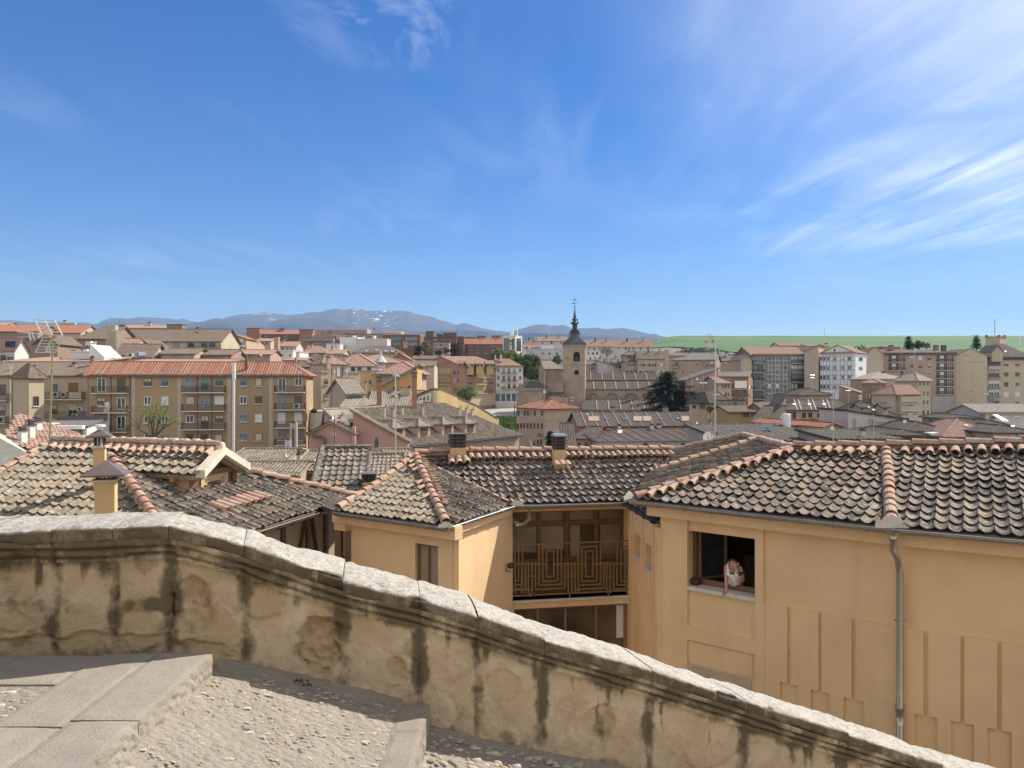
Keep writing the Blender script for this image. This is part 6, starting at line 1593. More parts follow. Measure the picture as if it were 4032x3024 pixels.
for lab, x0, x1, yt, yb_, D in (('tall red brick chimney beside the silver lantern spire', 1290, 1343, 748, 995, 107), ('tall red brick chimney with a small pointed cap near the orange dish', 1598, 1650, 712, 985, 106)):
    q = P(*px(2, x0, yb_), D); t = thing('brick_chimney', lab, 'chimney', q, 'tall brick chimneys'); wd2 = (x1-x0)*.45208/F*D*.8; zt = P(*px(2, x0, yt), D).z; mb = MB(); mb.box(q-V((0, 0, 2)), V((wd2, .1, 0)), V((-.1, wd2, 0)), V((0, 0, zt-q.z+2))); obj('stack', mb, 'red_brick', t)
    mb = MB(); mb.box(V((q.x-.1, q.y-.1, zt)), V((wd2+.2, .1, 0)), V((-.1, wd2+.2, 0)), V((0, 0, .22))); mb.box(V((q.x-.06, q.y-.06, zt-.5)), V((wd2+.12, .1, 0)), V((-.1, wd2+.12, 0)), V((0, 0, .15)))
    if x0 > 1500: mb.poly([(q.x, q.y, zt+.5), (q.x+wd2, q.y, zt+.5), (q.x+wd2/2, q.y+.2, zt+1.1)]); mb.poly([(q.x+wd2, q.y, zt+.5), (q.x+wd2, q.y+wd2, zt+.5), (q.x+wd2/2, q.y+.6, zt+1.1)]); [mb.bx(q.x+a, q.x+a+.1, q.y, q.y+.1, zt+.2, zt+.5) for a in (0, wd2-.1)]
    obj('cap', mb, 'slab_dark', t)
t = thing('lantern_spire', 'slender silver roof lantern with thin finial above the pavilion', 'spire', P(*px(2, 1325, 700), 150)); q = P(*px(2, 1325, 690), 150); z = lambda y: P(*px(2, 0, y), 150).z-q.z
mb = MB()
for i in range(6): a = i*1.047; mb.tube([q+V((math.cos(a)*.7, math.sin(a)*.7, 0)), q+V((math.cos(a)*.7, math.sin(a)*.7, z(612)))], .10, 5)
mb.lathe(q, [(.85, -.3), (.85, 0), (.5, .02)], 8); mb.lathe(q, [(1.3, z(612)), (1.1, z(600)), (.35, z(560)), (.12, z(520)), (.02, z(500))], 8); obj('lantern', mb, 'greywhite_wall', t)
dish('orange satellite dish behind the brick chimney with the pointed cap', 2, 1535, 800, 38, 104, 15, 'orange')
# yellow wall with sloping coping
sw = thing('gable_wall', 'long yellow plastered wall whose top slopes down to the plaza', 'wall', P(*px(2, 1900, 1000), 120)+V((0, 0, -4)))
pts = [(2, 1640, 925, 112), (2, 1650, 905, 112), (2, 1790, 852, 113), (2, 1830, 858, 114), (3, 220, 925, 121), (3, 400, 1000, 127), (3, 575, 1110, 133)]
tp = [P(*px(c, x, y), D) for c, x, y, D in pts]; bt = [V((p.x, p.y, -13)) for p in tp]; mb = MB()
for a, b2, c, d in zip(tp, tp[1:], bt[1:], bt): mb.poly([d, c, b2, a]); mb.poly([p+V((.2, .5, 0)) for p in (a, b2, c, d)])
obj('wall', mb, 'yellow_wall', sw); mb = MB()
for a, b2 in zip(tp, tp[1:]): mb.box(a+V((-.1, -.25, 0)), b2-a, V((0, .9, 0)), V((0, 0, .3)))
obj('coping', mb, 'roof_dark', sw)
mb = MB(); a, b2, c, d = P(*px(2, 1655, 925), 112), P(*px(2, 1755, 885), 112.6), P(*px(2, 1755, 950), 112.6), P(*px(2, 1655, 950), 112)
for p, r_ in ((a, b2), (b2, c), (c, d), (d, a), (P(*px(2, 1690, 912), 112.2), P(*px(2, 1690, 950), 112.2)), (P(*px(2, 1722, 900), 112.4), P(*px(2, 1722, 950), 112.4))): mb.bar(p-V((0, .15, 0)), r_-V((0, .15, 0)), .16)
wn_ = obj('window', mb, 'frame_white', sw); mb = MB(); mb.poly([p-V((0, .06, 0)) for p in (a, b2, c, d)]); obj('pane', mb, 'glass_pale', wn_)
mb = MB(); a = P(*px(2, 1788, 923), 113.2); mb.bx(a.x-.5, a.x+.5, a.y-.25, a.y-.1, a.z-.85, a.z+.9); obj('shutter', mb, 'shutter_beige', sw)
# hotel roof with dormers
hr = thing('dormer_house', 'long house with streaked grey tile roof and five gabled dormers', 'house', (-6, 98, -14))
e0, e1 = V((-15.6, 83.8, -7.24)), V((1.35, 108.6, -7.24)); r0, r1 = V((-22.6, 94, -3.07)), V((-10.2, 114.6, -3.07)); vL = V((-25.5, 89.5, -4.6))
hu = (e1-e0).normalized(); hv = (r0-e0)-hu*(r0-e0).dot(hu); hvn = hv.normalized(); e00 = e0-hu*.6
mb = MB(); tiles(mb, [e00, e1, r1, r0-hu*.6], wd=.34, ex=.5, L=.62, seg=3, dep=.10, seed=91); obj('roof', mb, 'tile_lichen', hr)
mb = MB(); rz = V((hvn.x, hvn.y, 0)).normalized(); slab(mb, [r0-hu*.6, r1, r1+rz*1.2-V((0, 0, 5)), r0-hu*.6+rz*1.2-V((0, 0, 5))], V((-.3, .2, .93)), .2, .02); slab(mb, [e1, e1+rz*8+hu*3, r1+rz*1-V((0, 0, .4)), r1], V((.3, .2, .9)), .2, .02); obj('roof', mb, 'roof_brown', hr)
for a, b2 in ((r0-hu*.6, r1), (e00, r0-hu*.6), (r1, e1)): mb = MB(); mb.tube([a, b2], .16, 6); obj('ridge_tiles', mb, 'tile_mid', hr)
mb = MB(); mb.poly([e00-hvn*-.4+V((0, 0, -8)), e1+V((-.3, .4, -8)), e1+V((-.3, .4, -.15)), e00+hvn*.4-V((0, 0, .2))]); mb.poly([e1+V((-.2, .5, -8)), r1+V((1, 2, -12)), r1+V((.2, .5, -.2)), e1+V((-.2, .5, -.2))]); mb.poly([e00+V((0, 0, -8)), e00-V((0, 0, .2)), r0-hu*.5-V((0, 0, .2)), r0-hu*.5-V((0, 0, 9))])
obj('wall', mb, 'rosebrown_wall', hr)
gutter('gutter', [e00-V((0, 0, .1)), e1-V((0, 0, .1))], 'gutter_dark', hr, r=.13, brackets=False)
for (xw, yw) in ((1240, 1292), (1490, 1288), (1712, 1270), (1920, 1248), (2115, 1238)):
    r_ = P(*px(2, xw, yw), 1); nrm_ = hu.cross(hvn).normalized(); q = r_*((e0+hvn*0).dot(nrm_)/r_.dot(nrm_)); q += nrm_*.05
    out = V((-rz.x, -rz.y, 0)); up_ = V((0, 0, 1)); w_, h_, dp = 1.15, 1.45, 2.4
    A = q-out*.2; mb = MB(); mb.poly([A-hu*w_, A+hu*w_, A+hu*w_+up_*h_, A-hu*w_+up_*h_]); mb.poly([A-hu*w_, A-hu*w_+up_*h_, A-hu*w_-out*dp+up_*h_]); mb.poly([A+hu*w_, A+hu*w_+up_*h_, A+hu*w_-out*dp+up_*h_])
    d_ = obj('dormer', mb, 'palepink_wall', hr); mb = MB(); ap = A+up_*(h_+.75)-out*.8; bk1 = A-out*(dp+1.0)+up_*(h_+.75); k_ = w_+.2
    for P4 in ([A-hu*k_+out*.3+up_*(h_-.1), A+hu*k_+out*.3+up_*(h_-.1), ap], [A+hu*k_+out*.3+up_*(h_-.1), A+hu*k_-out*dp+up_*(h_-.1), bk1, ap], [A-hu*k_-out*dp+up_*(h_-.1), A-hu*k_+out*.3+up_*(h_-.1), ap, bk1]): corr(mb, P4, .34, .07)
    for e_ in (A-hu*k_+out*.3+up_*(h_-.05), A+hu*k_+out*.3+up_*(h_-.05)): mb.tube([e_, ap+up_*.08], .12, 5)
    mb.tube([ap+up_*.08, bk1+up_*.08], .12, 5); obj('dormer_roof', mb, 'tile_mid', d_)
    mb = MB(); mb.box(A-hu*.6+up_*.25+out*.02, hu*1.2, out*.06, up_*1.0); obj('dormer_window', mb, 'wood_dark', d_)
for i, (c, x, yt, yb_, w_) in enumerate(((2, 988, 1055, 1150, 26), (2, 1055, 1098, 1172, 28), (2, 1368, 980, 1055, 16), (2, 1445, 992, 1115, 26), (2, 1522, 980, 1070, 26), (2, 1703, 972, 1055, 24), (3, 253, 992, 1055, 20), (3, 313, 992, 1040, 20), (3, 362, 1006, 1080, 22))):
    D = 92+i*2.4; q = P(*px(c, x, yb_), D); zt = P(*px(c, x, yt), D).z; k_ = w_*.45208/F*D; mb = MB(); mb.box(q-V((k_/2, 0, .6)), hu*k_*.9, V((-hu.y, hu.x, 0))*k_*.9, V((0, 0, zt-q.z+.2))); cm = obj('chimney', mb, ('beige_wall', 'palepink_wall')[i % 2], hr)
    ctr = V((q.x, q.y+k_*.4, zt-.35)); mb = MB(); mb.box(ctr-hu*k_*.6-V((0, .3, 0)), hu*k_*1.2, V((-hu.y, hu.x, 0))*k_*1.2, V((0, 0, .1))); mb.poly([ctr-hu*k_*.5+V((0, -.2, .1)), ctr+hu*k_*.5+V((0, -.2, .1)), ctr+V((0, 0, .6))]); mb.poly([ctr+hu*k_*.5+V((0, -.2, .1)), ctr+hu*k_*.5+V((0, .4, .1)), ctr+V((0, 0, .6))]); obj('chimney_cap', mb, 'slab_dark', cm)
# pink houses before it
pk = Hs('pink gabled house wall with curling drainpipe before the dormer roof', 'house', 2, 700, 1085, 1225, 66, -4, 1.4, 'perp', yr=1128, wall='pink_wall', rt='tile_mid', pitch=.27, over=.3)
pk.panel('F', 1083, 1170, 1110, 1400, 'pink_wall', .01, .3, 'pilaster').chim(1067, 1168, 1240, 30, 'slab_dark', 68)
mb = MB(); mb.tube([P(*px(2, x, y), 65.6) for x, y in ((735, 1215), (735, 1258), (800, 1262), (838, 1275), (838, 1375))], .13, 7); obj('downpipe', mb, 'iron_rust', pk.t)
Hs('dark pink wall and small tiled roof dropping right of the pink gable', 'house', 2, 1085, 1560, 1300, 67, 4, 1.4, 'shedr', rise=2.6, wall='pink_wall', rt='tile_mid', pitch=.27, over=.2)
lo = Hs('low pink house with striped tile roof and dark doorways', 'house', 2, 598, 1185, 1548, 48, 0, 8, 'par', yr=1392, wall='pink_wall', rt='tile_mid', pitch=.225, over=.35)
lo.win('F', [742, 1015], [1640], 80, 96, 'rr', False).panel('F', 890, 1560, 904, 1700, 'iron_rust', .02, .1, 'downpipe').chim(608, 1420, 1500, 34, 'beige_wall', 49)
lo2 = Hs('low pink house continuing right under the same striped tiles', 'house', 2, 1186, 1500, 1520, 50, 3, 8, 'par', yr=1375, wall='palepink_wall', rt='tile_mid', pitch=.225, over=.35)
lo2.panel('F', 1392, 1530, 1406, 1700, 'iron_rust', .02, .1, 'downpipe').win('F', [1285], [1600], 60, 90, 'r', False).chim(1290, 1310, 1370, 34, 'slab_dark', 54)
Hs('small striped tile roof beside the pink houses near the stone parapet', 'house', 2, 40, 590, 1600, 44, 5, 7, 'par', yr=1485, wall='pink_wall', rt='tile_mid', pitch=.225, over=.3).chim(130, 1440, 1520, 40, 'alu', 45, False, True)
Hs('tiled roof strip in front of the ochre apartment block', 'house', 2, 30, 480, 1470, 56, 0, 7, 'par', yr=1372, wall='beige_wall', rt='tile_mid', pitch=.25, over=.3)
Hs('dark tiled courtyard roof between the tiled house and the yellow building', 'house', 0, 1215, 1420, 2050, 21, 8, 4.5, 'shed', rise=1.5, wall='brown_wall', rt='tile_old', pitch=.22, over=.1)
Hs('striped tile roof low beside the hip of the yellow building', 'house', 2, 1080, 1460, 1640, 38, 6, 5, 'par', rise=1.0, wall='pink_wall', rt='tile_mid', pitch=.225, over=.2)
for lab, x, yt, yb_, w_, D, m_ in (('tall plain concrete chimney with a narrow slot beside the pink gable', 562, 1140, 1375, 58, 75, 'beige_wall'), ('grey chimney with a metal frame on top before the ochre block', 515, 1290, 1430, 48, 62, 'greywhite_wall')):
    q = P(*px(2, x, yb_), D); zt = P(*px(2, x, yt), D).z; k_ = w_*.45208/F*D; t = thing('chimney', lab, 'chimney', q); mb = MB(); mb.box(q-V((k_/2, 0, 2)), V((k_, .1, 0)), V((-.1, k_, 0)), V((0, 0, zt-q.z+2))); obj('stack', mb, m_, t)
    mb = MB(); mb.box(V((q.x-k_*.3, q.y, zt)), V((k_*.6, 0, 0)), V((0, k_*.7, 0)), V((0, 0, .2))); mb.bx(q.x-.08, q.x+.08, q.y-.03, q.y, q.z, zt-.5); obj('flue_slot', mb, 'slab_dark', t)
dish('white globe shaped dish on the low striped roof', 2, 515, 1418, 18, 50, 30); dish('small white dish on the pink gable roof', 2, 920, 1093, 18, 72, 40); dish('small silver dish under the dormers', 2, 1425, 1232, 22, 74, -30)
mast('long thin aerial mast rising in front of the dormer roof', 2, 1455, 660, 1560, 40, .035, ((720, 60, 6), (905, 20, 3))).location.z += 0
mast('rusty thin mast on the pink gabled house', 2, 922, 1090, 1380, 62, .04, ((1240, 20, 2),), mat='iron_rust'); mast('rusty mast before the cream tenement', 2, 897, 620, 1060, 110, .06, ((650, 10, 3),), mat='iron_rust')
# skyline, middle left
sky1 = Hs('far brick apartment block with square tower at its left end', 'apartment block', 2, 155, 270, 318, 420, -10, 10, 'flat', wall='red_brick', rt='slab_dark', name='apartment_block', xsr=300)
b = Hs('far brick apartment block with long red roof on the skyline', 'apartment block', 2, 280, 620, 365, 410, 0, 14, 'par', yr=332, wall='dark_brick', rt='roof_red', name='apartment_block'); b.win('F', [330, 380, 440, 500, 560], [385, 408], 30, 12, 'pkkpk').chim(465, 318, 345, 40, 'red_brick')
Hs('plain brick tower block end right of the long red roof', 'apartment block', 2, 615, 735, 330, 400, -12, 10, 'flat', wall='red_brick', rt='slab_dark', name='apartment_block', xsr=750)
b = Hs('far white topped apartment block below the mountain', 'apartment block', 2, 750, 1205, 326, 480, 0, 14, 'flat', wall='rosebrown_wall', rt='white_wall', name='apartment_block'); b.win('F', [820, 880, 960, 1040, 1110, 1170], [345, 362], 44, 9, 'pkpktp')
Hs('brown apartment block with flat roof left of the office building', 'apartment block', 2, 985, 1345, 368, 400, 0, 12, 'flat', wall='rosebrown_wall', rt='dark_brick', name='apartment_block').win('F', [1020, 1080, 1150, 1220], [390, 410], 36, 10, 'kpkk')
b = Hs('brown brick office building with ribbon windows on the skyline', 'office building', 2, 1340, 1670, 372, 380, 0, 16, 'flat', wall='dark_brick', rt='sand_wall', name='office_building'); b.win('F', [1450, 1590], [408, 452], 100, 24, 'tptp').panel('F', 1520, 430, 1560, 490, 'rosebrown_wall', .05, .5)
Hs('low roof storey on top of the brick office building', 'office building', 2, 1345, 1505, 350, 390, 0, 10, 'flat', wall='rosebrown_wall', rt='white_wall', name='office_building')
b = Hs('dark brown stepped apartment towers right of the office building', 'apartment block', 2, 1700, 1985, 395, 410, 0, 14, 'flat', wall='dark_brick', rt='slab_dark', name='apartment_block'); b.win('F', [1740, 1800, 1860, 1930], [415, 450, 485], 34, 16, 'kpkkpt')
for i, (xl, xr, ye) in enumerate(((1718, 1785, 345), (1870, 1985, 358), (1815, 1850, 372), (1985, 2050, 392))): Hs(['square brown tower of the stepped apartments, left end', 'widest brown tower of the stepped apartments', 'small brown turret between the two stepped towers', 'lowest brown step at the right of the stepped towers'][i], 'apartment block', 2, xl, xr, ye, 415, 0, 9, 'flat', wall='dark_brick', rt='slab_dark', name='apartment_block')
b = Hs('stepped apartment front with balconies among the dark pines', 'apartment block', 2, 1780, 1920, 440, 385, 0, 9, 'flat', wall='rosebrown_wall', rt='dark_brick', name='apartment_block'); b.win('F', [1800, 1850, 1895], [460, 495], 28, 16, 'tkp')
Hs('long terracotta roofed flats beyond the dark pines', 'apartment block', 3, 218, 618, 452, 420, 0, 14, 'par', yr=408, wall='dark_brick', rt='roof_red', name='apartment_block').win('F', [340, 400, 470, 540, 590], [475, 505, 535], 40, 12, 'pkkpk').chim(340, 425, 455, 10, 'white_wall').chim(420, 420, 450, 14, 'red_brick').chim(560, 415, 440, 14, 'red_brick')
for i, (xl, xr, ye) in enumerate(((392, 470, 385), (520, 600, 384), (285, 375, 396))): Hs(['brick penthouse on the skyline above the terracotta roof', 'brick penthouse nearest the white hotel tower', 'long low brick block behind the terracotta roof'][i], 'apartment block', 3, xl, xr, ye, 450, 0, 8, 'flat', wall='red_brick', rt='slab_dark', name='apartment_block')
wb = Hs('white stepped rooftop block standing out among brown roofs', 'house', 2, 968, 1125, 400, 330, -10, 12, 'flat', wall='white_wall', rt='white_wall', xsr=1180); wb.chim(1090, 378, 405, 24, 'white_wall')
Hs('long grey white blank wall right of the white stepped block', 'house', 2, 1110, 1380, 412, 325, 0, 10, 'flat', wall='greywhite_wall', rt='white_wall').chim(1270, 378, 415, 22, 'white_wall').chim(1170, 388, 415, 18, 'white_wall')
Hs('low white building with round topped gallery left of the white block', 'house', 2, 850, 970, 455, 320, 0, 9, 'flat', wall='white_wall', rt='greywhite_wall').win('F', [900, 935], [470], 10, 14, 'k').win('F', [905], [442], 60, 10, 't', False)
for lab, xl, xr, ye, D, yr, rf, wl_, rt_ in (('dark roofed row of gables behind the white block', 650, 900, 425, 365, 378, 'par', 'brown_wall', 'roof_dark'), ('brown gables next to the white gallery', 860, 1000, 415, 372, 375, 'par', 'brown_wall', 'roof_brown'),
        ('cream house with a sunlit side before the brick blocks', 230, 365, 425, 285, 405, 'par', 'house_cream', 'roof_rose'), ('tan brick house at the edge of the cream row', 155, 235, 445, 270, 420, 'par', 'tan_brick', 'roof_rose'),
        ('red roofed house with plain grey gable', 430, 590, 470, 300, 432, 'par', 'greywhite_wall', 'roof_rose'), ('white terraced house with roof garden', 368, 560, 515, 232, 500, 'flat', 'white_wall', 'white_wall'), ('small white house behind the roof garden', 540, 620, 525, 236, 510, 'flat', 'white_wall', 'rosebrown_wall'),
        ('gabled cream house with three lit dormers', 665, 860, 525, 255, 470, 'hipr', 'beige_wall', 'roof_rose'), ('cream gable left of the long dark roof', 858, 1000, 535, 250, 502, 'par', 'house_cream', 'roof_rose'),
        ('long dark roof with four skylights below the office building', 1078, 1500, 525, 285, 468, 'hip', 'rosebrown_wall', 'roof_brown'), ('red painted gable house right of the skylight roof', 1400, 1590, 590, 225, 534, 'perp', 'salmon_wall', 'roof_red'),
        ('scattered low roof behind the brick chimney', 480, 660, 592, 215, 570, 'par', 'rosebrown_wall', 'roof_rose'), ('row of rusty roofs before the cream gables', 10, 360, 540, 200, 505, 'par', 'rosebrown_wall', 'roof_rose'),
        ('rusty roofed row left of the red gable', 1520, 1790, 640, 215, 600, 'par', 'house_cream', 'roof_brown'), ('low brown roofs behind the pink corner apartments', 1600, 1850, 580, 300, 555, 'par', 'rosebrown_wall', 'roof_brown'), ('small dark roofs left of the pavilion', 520, 730, 645, 165, 600, 'hip', 'beige_wall', 'roof_brown')):
    h = Hs(lab, 'house', 2, xl, xr, ye, D, 0, 10, rf, yr=yr if rf != 'flat' else None, wall=wl_, rt=rt_)
    if 'skylights' in lab: [h.sky(x, y, 26, 16) for x, y in ((1370, 512), (1430, 514), (1290, 505), (1200, 512))]
    elif rf != 'flat' and xr-xl > 100: h.win('F', [lerp(xl, xr, f_) for f_ in (.25, .5, .75)], [ye+22], 20, 18, 'kpk'); h.chim(lerp(xl, xr, .3), yr-16, yr+12, 14, 'tan_brick')
bc = thing('brick_chimney', 'tall orange brick chimney stack among the rusty roofs', 'chimney', P(*px(2, 413, 505), 250)); q = P(*px(2, 396, 505), 250); mb = MB(); mb.bx(q.x, q.x+1.4, q.y, q.y+1.4, q.z-2, P(*px(2, 0, 390), 250).z); obj('stack', mb, 'tile_ridge', bc); mb = MB(); zt = P(*px(2, 0, 390), 250).z; mb.bx(q.x-.12, q.x+1.52, q.y-.12, q.y+1.52, zt, zt+.25); obj('cap', mb, 'slab_dark', bc)
dish('orange dish on the skyline above the white topped block', 2, 1270, 322, 13, 470, 0, 'orange')
mast('lone thin mast above the orange skyline dish', 2, 1285, 265, 330, 470, .1)
# ================================================================ middle: corner flats, church, hotel (crop 3)
ca = Hs('pink and yellow corner apartments with dormers, front facing the plaza', 'apartment block', 3, 288, 552, 655, 268, 14, 22, 'hipr', rise=4.2, wall='salmon_wall', rt='roof_rose', name='apartment_block', xsl=-120)
ca.panel('F', 372, 662, 470, 892, 'yellow_wall', .001, .08, 'bay_front').panel('F', 292, 872, 552, 892, 'palepink_wall', .001, .12, 'string_course').panel('F', 292, 892, 552, 990, 'sand_wall', .001, .15, 'shop_front').panel('F', 285, 650, 552, 662, 'roof_dark', .1, .8, 'eave')
ca.win('F', [330, 512], [708, 772, 850], 20, 40, 'p', False).win('F', [398, 442], [710, 780, 852], 24, 42, 'kp', False).win('F', [436, 510], [945], 34, 62, 'rt', False)
for yf in (742, 805, 880): ca.balc('F', 378, 466, yf, h=.9)
for yf in (740, 808, 880): ca.balc('F', 316, 346, yf, h=.9, out=.5).balc('F', 490, 526, yf, h=.9, out=.5)
ca.win('L', [9, 42, 198, 231], [702, 772, 845], 18, 32, 'k', False).win('L', [98, 138], [710, 790, 855], 22, 46, 'k', False).panel('L', 68, 665, 165, 890, 'yellow_wall', .001, .06, 'bay_front')
for yf in (738, 803): ca.balc('L', 70, 166, yf, h=.9)
for i, (c0, c1) in enumerate(((18, 62), (108, 150), (200, 262), (306, 365), (388, 450), (478, 538))):
    Hs(['yellow dormer storey at the hidden end of the corner flats', 'second yellow dormer of the corner flats', 'third yellow dormer beside the corner', 'first yellow dormer on the plaza front', 'middle yellow dormer on the plaza front', 'last yellow dormer on the plaza front'][i], 'dormer', 3, c0, c1, 620, [277, 274, 271, 268.5, 269.5, 271][i], -40 if i < 3 else 14, 4, 'par', rise=1.0, wall='yellow_wall', rt='roof_rose', name='dormer_storey', base=660).win('F', [c0+12, c1-12], [638], 16, 26, 'd', False)
Hs('upper roofs of the pink corner apartments', 'apartment block', 3, 60, 530, 608, 282, 5, 12, 'hip', yr=560, wall='yellow_wall', rt='roof_rose', name='apartment_block')
cb = Hs('cream apartments with glazed ground floor next to the pink corner flats', 'apartment block', 3, 556, 795, 645, 283, 4, 14, 'hip', yr=580, wall='white_wall', rt='roof_rose', name='apartment_block')
cb.win('F', [580, 770], [682, 748, 812], 18, 30, 'k', False).win('F', [627, 672, 720], [688, 755, 820], 18, 46, 'dkd', False).win('F', [576, 622, 668, 715, 762], [918], 36, 64, 't', False).panel('F', 556, 862, 795, 880, 'greywhite_wall', .01, .5, 'canopy').panel('F', 548, 640, 800, 652, 'roof_rose', .1, .7, 'eave')
for yf in (718, 782, 845): cb.balc('F', 606, 742, yf, h=.9, out=.7)
for x in (555, 590, 640): Hs(['small red dormer on the cream apartments, beside the pink flats', 'small red dormer midway on the cream apartments', 'small red dormer near the white chimney'][(555, 590, 640).index(x)], 'dormer', 3, x, x+26, 600, 287, 4, 3, 'par', rise=.8, wall='white_wall', rt='roof_rose', name='dormer_storey', base=612).win('F', [x+13], [604], 14, 8, 'k', False)
cb.chim(603, 545, 590, 16, 'white_wall').chim(555, 548, 590, 10, 'white_wall')
# corner house before the church
kh = Hs('pinkish four storey house with red hip roof standing before the church tower', 'house', 3, 985, 1285, 1012, 182, 2, 15, 'hip', rise=1.8, wall='beige_wall', rt='tile_red', xsl=740, pitch=.4, amp=.08, over=.6, base=1420)
kh.win('L', [755, 783, 810, 838, 868, 899, 930, 962], [1055], 15, 44, 'd', False).win('L', [753, 780, 806, 836, 865, 895, 926, 960], [1165], 15, 46, 'd', False).win('L', [865, 895, 926, 955], [1310], 15, 50, 'd', False)
kh.panel('F', 992, 1050, 1125, 1112, 'sand_wall', .001, .05, 'blind_panel').panel('F', 1140, 1050, 1278, 1112, 'sand_wall', .001, .05, 'blind_panel').panel('F', 985, 1195, 1285, 1340, 'greywhite_wall', .001, .04, 'render_patch').panel('F', 982, 1112, 1290, 1118, 'pale_strip', .001, .09, 'string_course')
kh.chim(1072, 902, 950, 62, 'rosebrown_wall', 190).chim(1172, 910, 960, 22, 'palepink_wall', 188).balc('L', 938, 970, 1265, h=.9, out=.6).balc('L', 740, 756, 1200, h=.9, out=.5)
mast('white panel aerial mast on the house before the church tower', 3, 1220, 905, 975, 184, .05, ((920, 34, 5), (945, 30, 5)))
# church
chu = thing('church', 'romanesque stone church with square belfry and slender slate spire', 'church', P(*px(3, 1240, 1020), 250)+V((0, 0, -3)))
TD = 250; tw0, tw1 = P(*px(3, 1142, 450), TD), P(*px(3, 1338, 450), TD); TW = tw1.x-tw0.x; yw = R(-8)
tu, tv = V((math.cos(yw), math.sin(yw), 0)), V((-math.sin(yw), math.cos(yw), 0)); tc_ = V(((tw0.x+tw1.x)/2, TD, 0)); tw_ = TW*.5/1.04
def tz(y): return P(*px(3, 0, y), TD).z
def tq(a, b, z): q = tc_+tu*a+tv*(b+tw_); return V((q.x, q.y, z))
mb = MB(); zb_, zt_ = -14, tz(462)
def tower_face(mb, f, opens):
    ax = {'F': (tu, -tv), 'L': (tv, -tu), 'R': (tv, tu)}[f]; o = tc_+tv*tw_-tw_*ax[0]+ax[1]*tw_; w_ = Wall(o.xy, ax[0].xy, ax[1].xy); w_.holed(mb, 0, 2*tw_, zb_, zt_, opens, .8); return w_
op = [(tw_*.93, tw_*1.53, tz(603), tz(520)), (tw_*1.03, tw_*1.43, tz(720), tz(678))]
wF = tower_face(mb, 'F', op); wL = tower_face(mb, 'L', [(tw_*.7, tw_*1.3, tz(590), tz(525)), (tw_*.8, tw_*1.2, tz(718), tz(678))]); wR = tower_face(mb, 'R', [(tw_*.7, tw_*1.3, tz(600), tz(520))])
mb.poly([tq(-tw_, tw_, zb_), tq(tw_, tw_, zb_), tq(tw_, tw_, zt_), tq(-tw_, tw_, zt_)]); bel = obj('belfry', mb, 'church_stone', chu)
mb = MB()
for w_, a, b2, z0, z1 in ((wF, *op[0]), (wF, *op[1]), (wL, tw_*.7, tw_*1.3, tz(590), tz(525)), (wL, tw_*.8, tw_*1.2, tz(718), tz(678)), (wR, tw_*.7, tw_*1.3, tz(600), tz(520))):
    c, r_ = (a+b2)/2, (b2-a)/2; n_ = 10                                   # round head: two spandrels and an inner arch
    for q in (0, 1):
        pts = [w_.p(c+r_*(1 if q else -1), z1, .001)]+[w_.p(c+r_*math.cos(math.pi*k/n_/2)*(1 if q else -1), z1-r_+r_*math.sin(math.pi*k/n_/2), .001) for k in range(n_+1)]
        mb.poly(pts); mb.poly([w_.p(c+r_*(1 if q else -1), z1, -.79)]+[p-w_.n*.79 for p in pts[1:]])
    arch = [(w_.p(c+r_*math.cos(math.pi*k/n_), z1-r_+r_*math.sin(math.pi*k/n_), .0)) for k in range(n_+1)]; mb.grid([arch, [p-w_.n*.8 for p in arch]])
obj('arch_heads', mb, 'church_stone', bel)
mb = MB(); mb.box(tq(-tw_+.3, -tw_+.85, zb_), tu*(2*tw_-.6), tv*(2*tw_-1.7), V((0, 0, zt_-zb_-.3))); obj('belfry_core', mb, 'room_dark', bel)
mb = MB(); mb.lathe(wF.p((op[0][0]+op[0][1])/2, tz(595), -.5), [(.75, 0), (.6, .5), (.45, 1.1), (.15, 1.3), (0, 1.32)], 12); obj('bell', mb, 'lead_dark', chu)
mb = MB()
for z, o_ in ((tz(628), .16), (tz(462), .35), (tz(478), .18)): mb.box(tq(-tw_-o_, -tw_-o_, z-.2), tu*2*(tw_+o_), tv*2*(tw_+o_), V((0, 0, .35)))
obj('cornice', mb, 'church_pale', bel)
mb = MB(); C8 = tc_+tv*tw_
def ring(r_, z, sq): # square flare turning octagonal
    out = []
    for k in range(16):
        a = k*math.pi/8+math.pi/4; s_ = 1/max(abs(math.cos(a)), abs(math.sin(a))); rr_ = lerp(1, s_, sq); q = C8+(tu*math.cos(a)+tv*math.sin(a))*r_*rr_; out.append(V((q.x, q.y, z)))
    return out+[out[0]]
prof = [(tw_*1.12, 452, 1), (tw_*.98, 436, 1), (tw_*.74, 415, .95), (tw_*.52, 390, .8), (tw_*.44, 372, .6), (tw_*.40, 352, .4)]
mb.grid([ring(r_, tz(y), s_) for r_, y, s_ in prof]); spire = obj('spire', mb, 'slate', chu)
mb = MB()
mb.lathe((C8.x, C8.y, 0), [(tw_*.50, tz(352)), (tw_*.52, tz(346)), (tw_*.36, tz(343)), (tw_*.33, tz(332)), (tw_*.42, tz(326)), (tw_*.30, tz(322)), (tw_*.20, tz(318)), (tw_*.20, tz(278)), (tw_*.30, tz(274)), (tw_*.34, tz(268)), (tw_*.26, tz(258)), (tw_*.15, tz(250)), (tw_*.14, tz(236)), (tw_*.22, tz(232)), (tw_*.12, tz(222)), (tw_*.155, tz(214)), (tw_*.10, tz(190)), (tw_*.05, tz(150)), (tw_*.02, tz(126)), (tw_*.05, tz(122)), (tw_*.055, tz(117)), (tw_*.03, tz(111)), (0, tz(110))], 8)
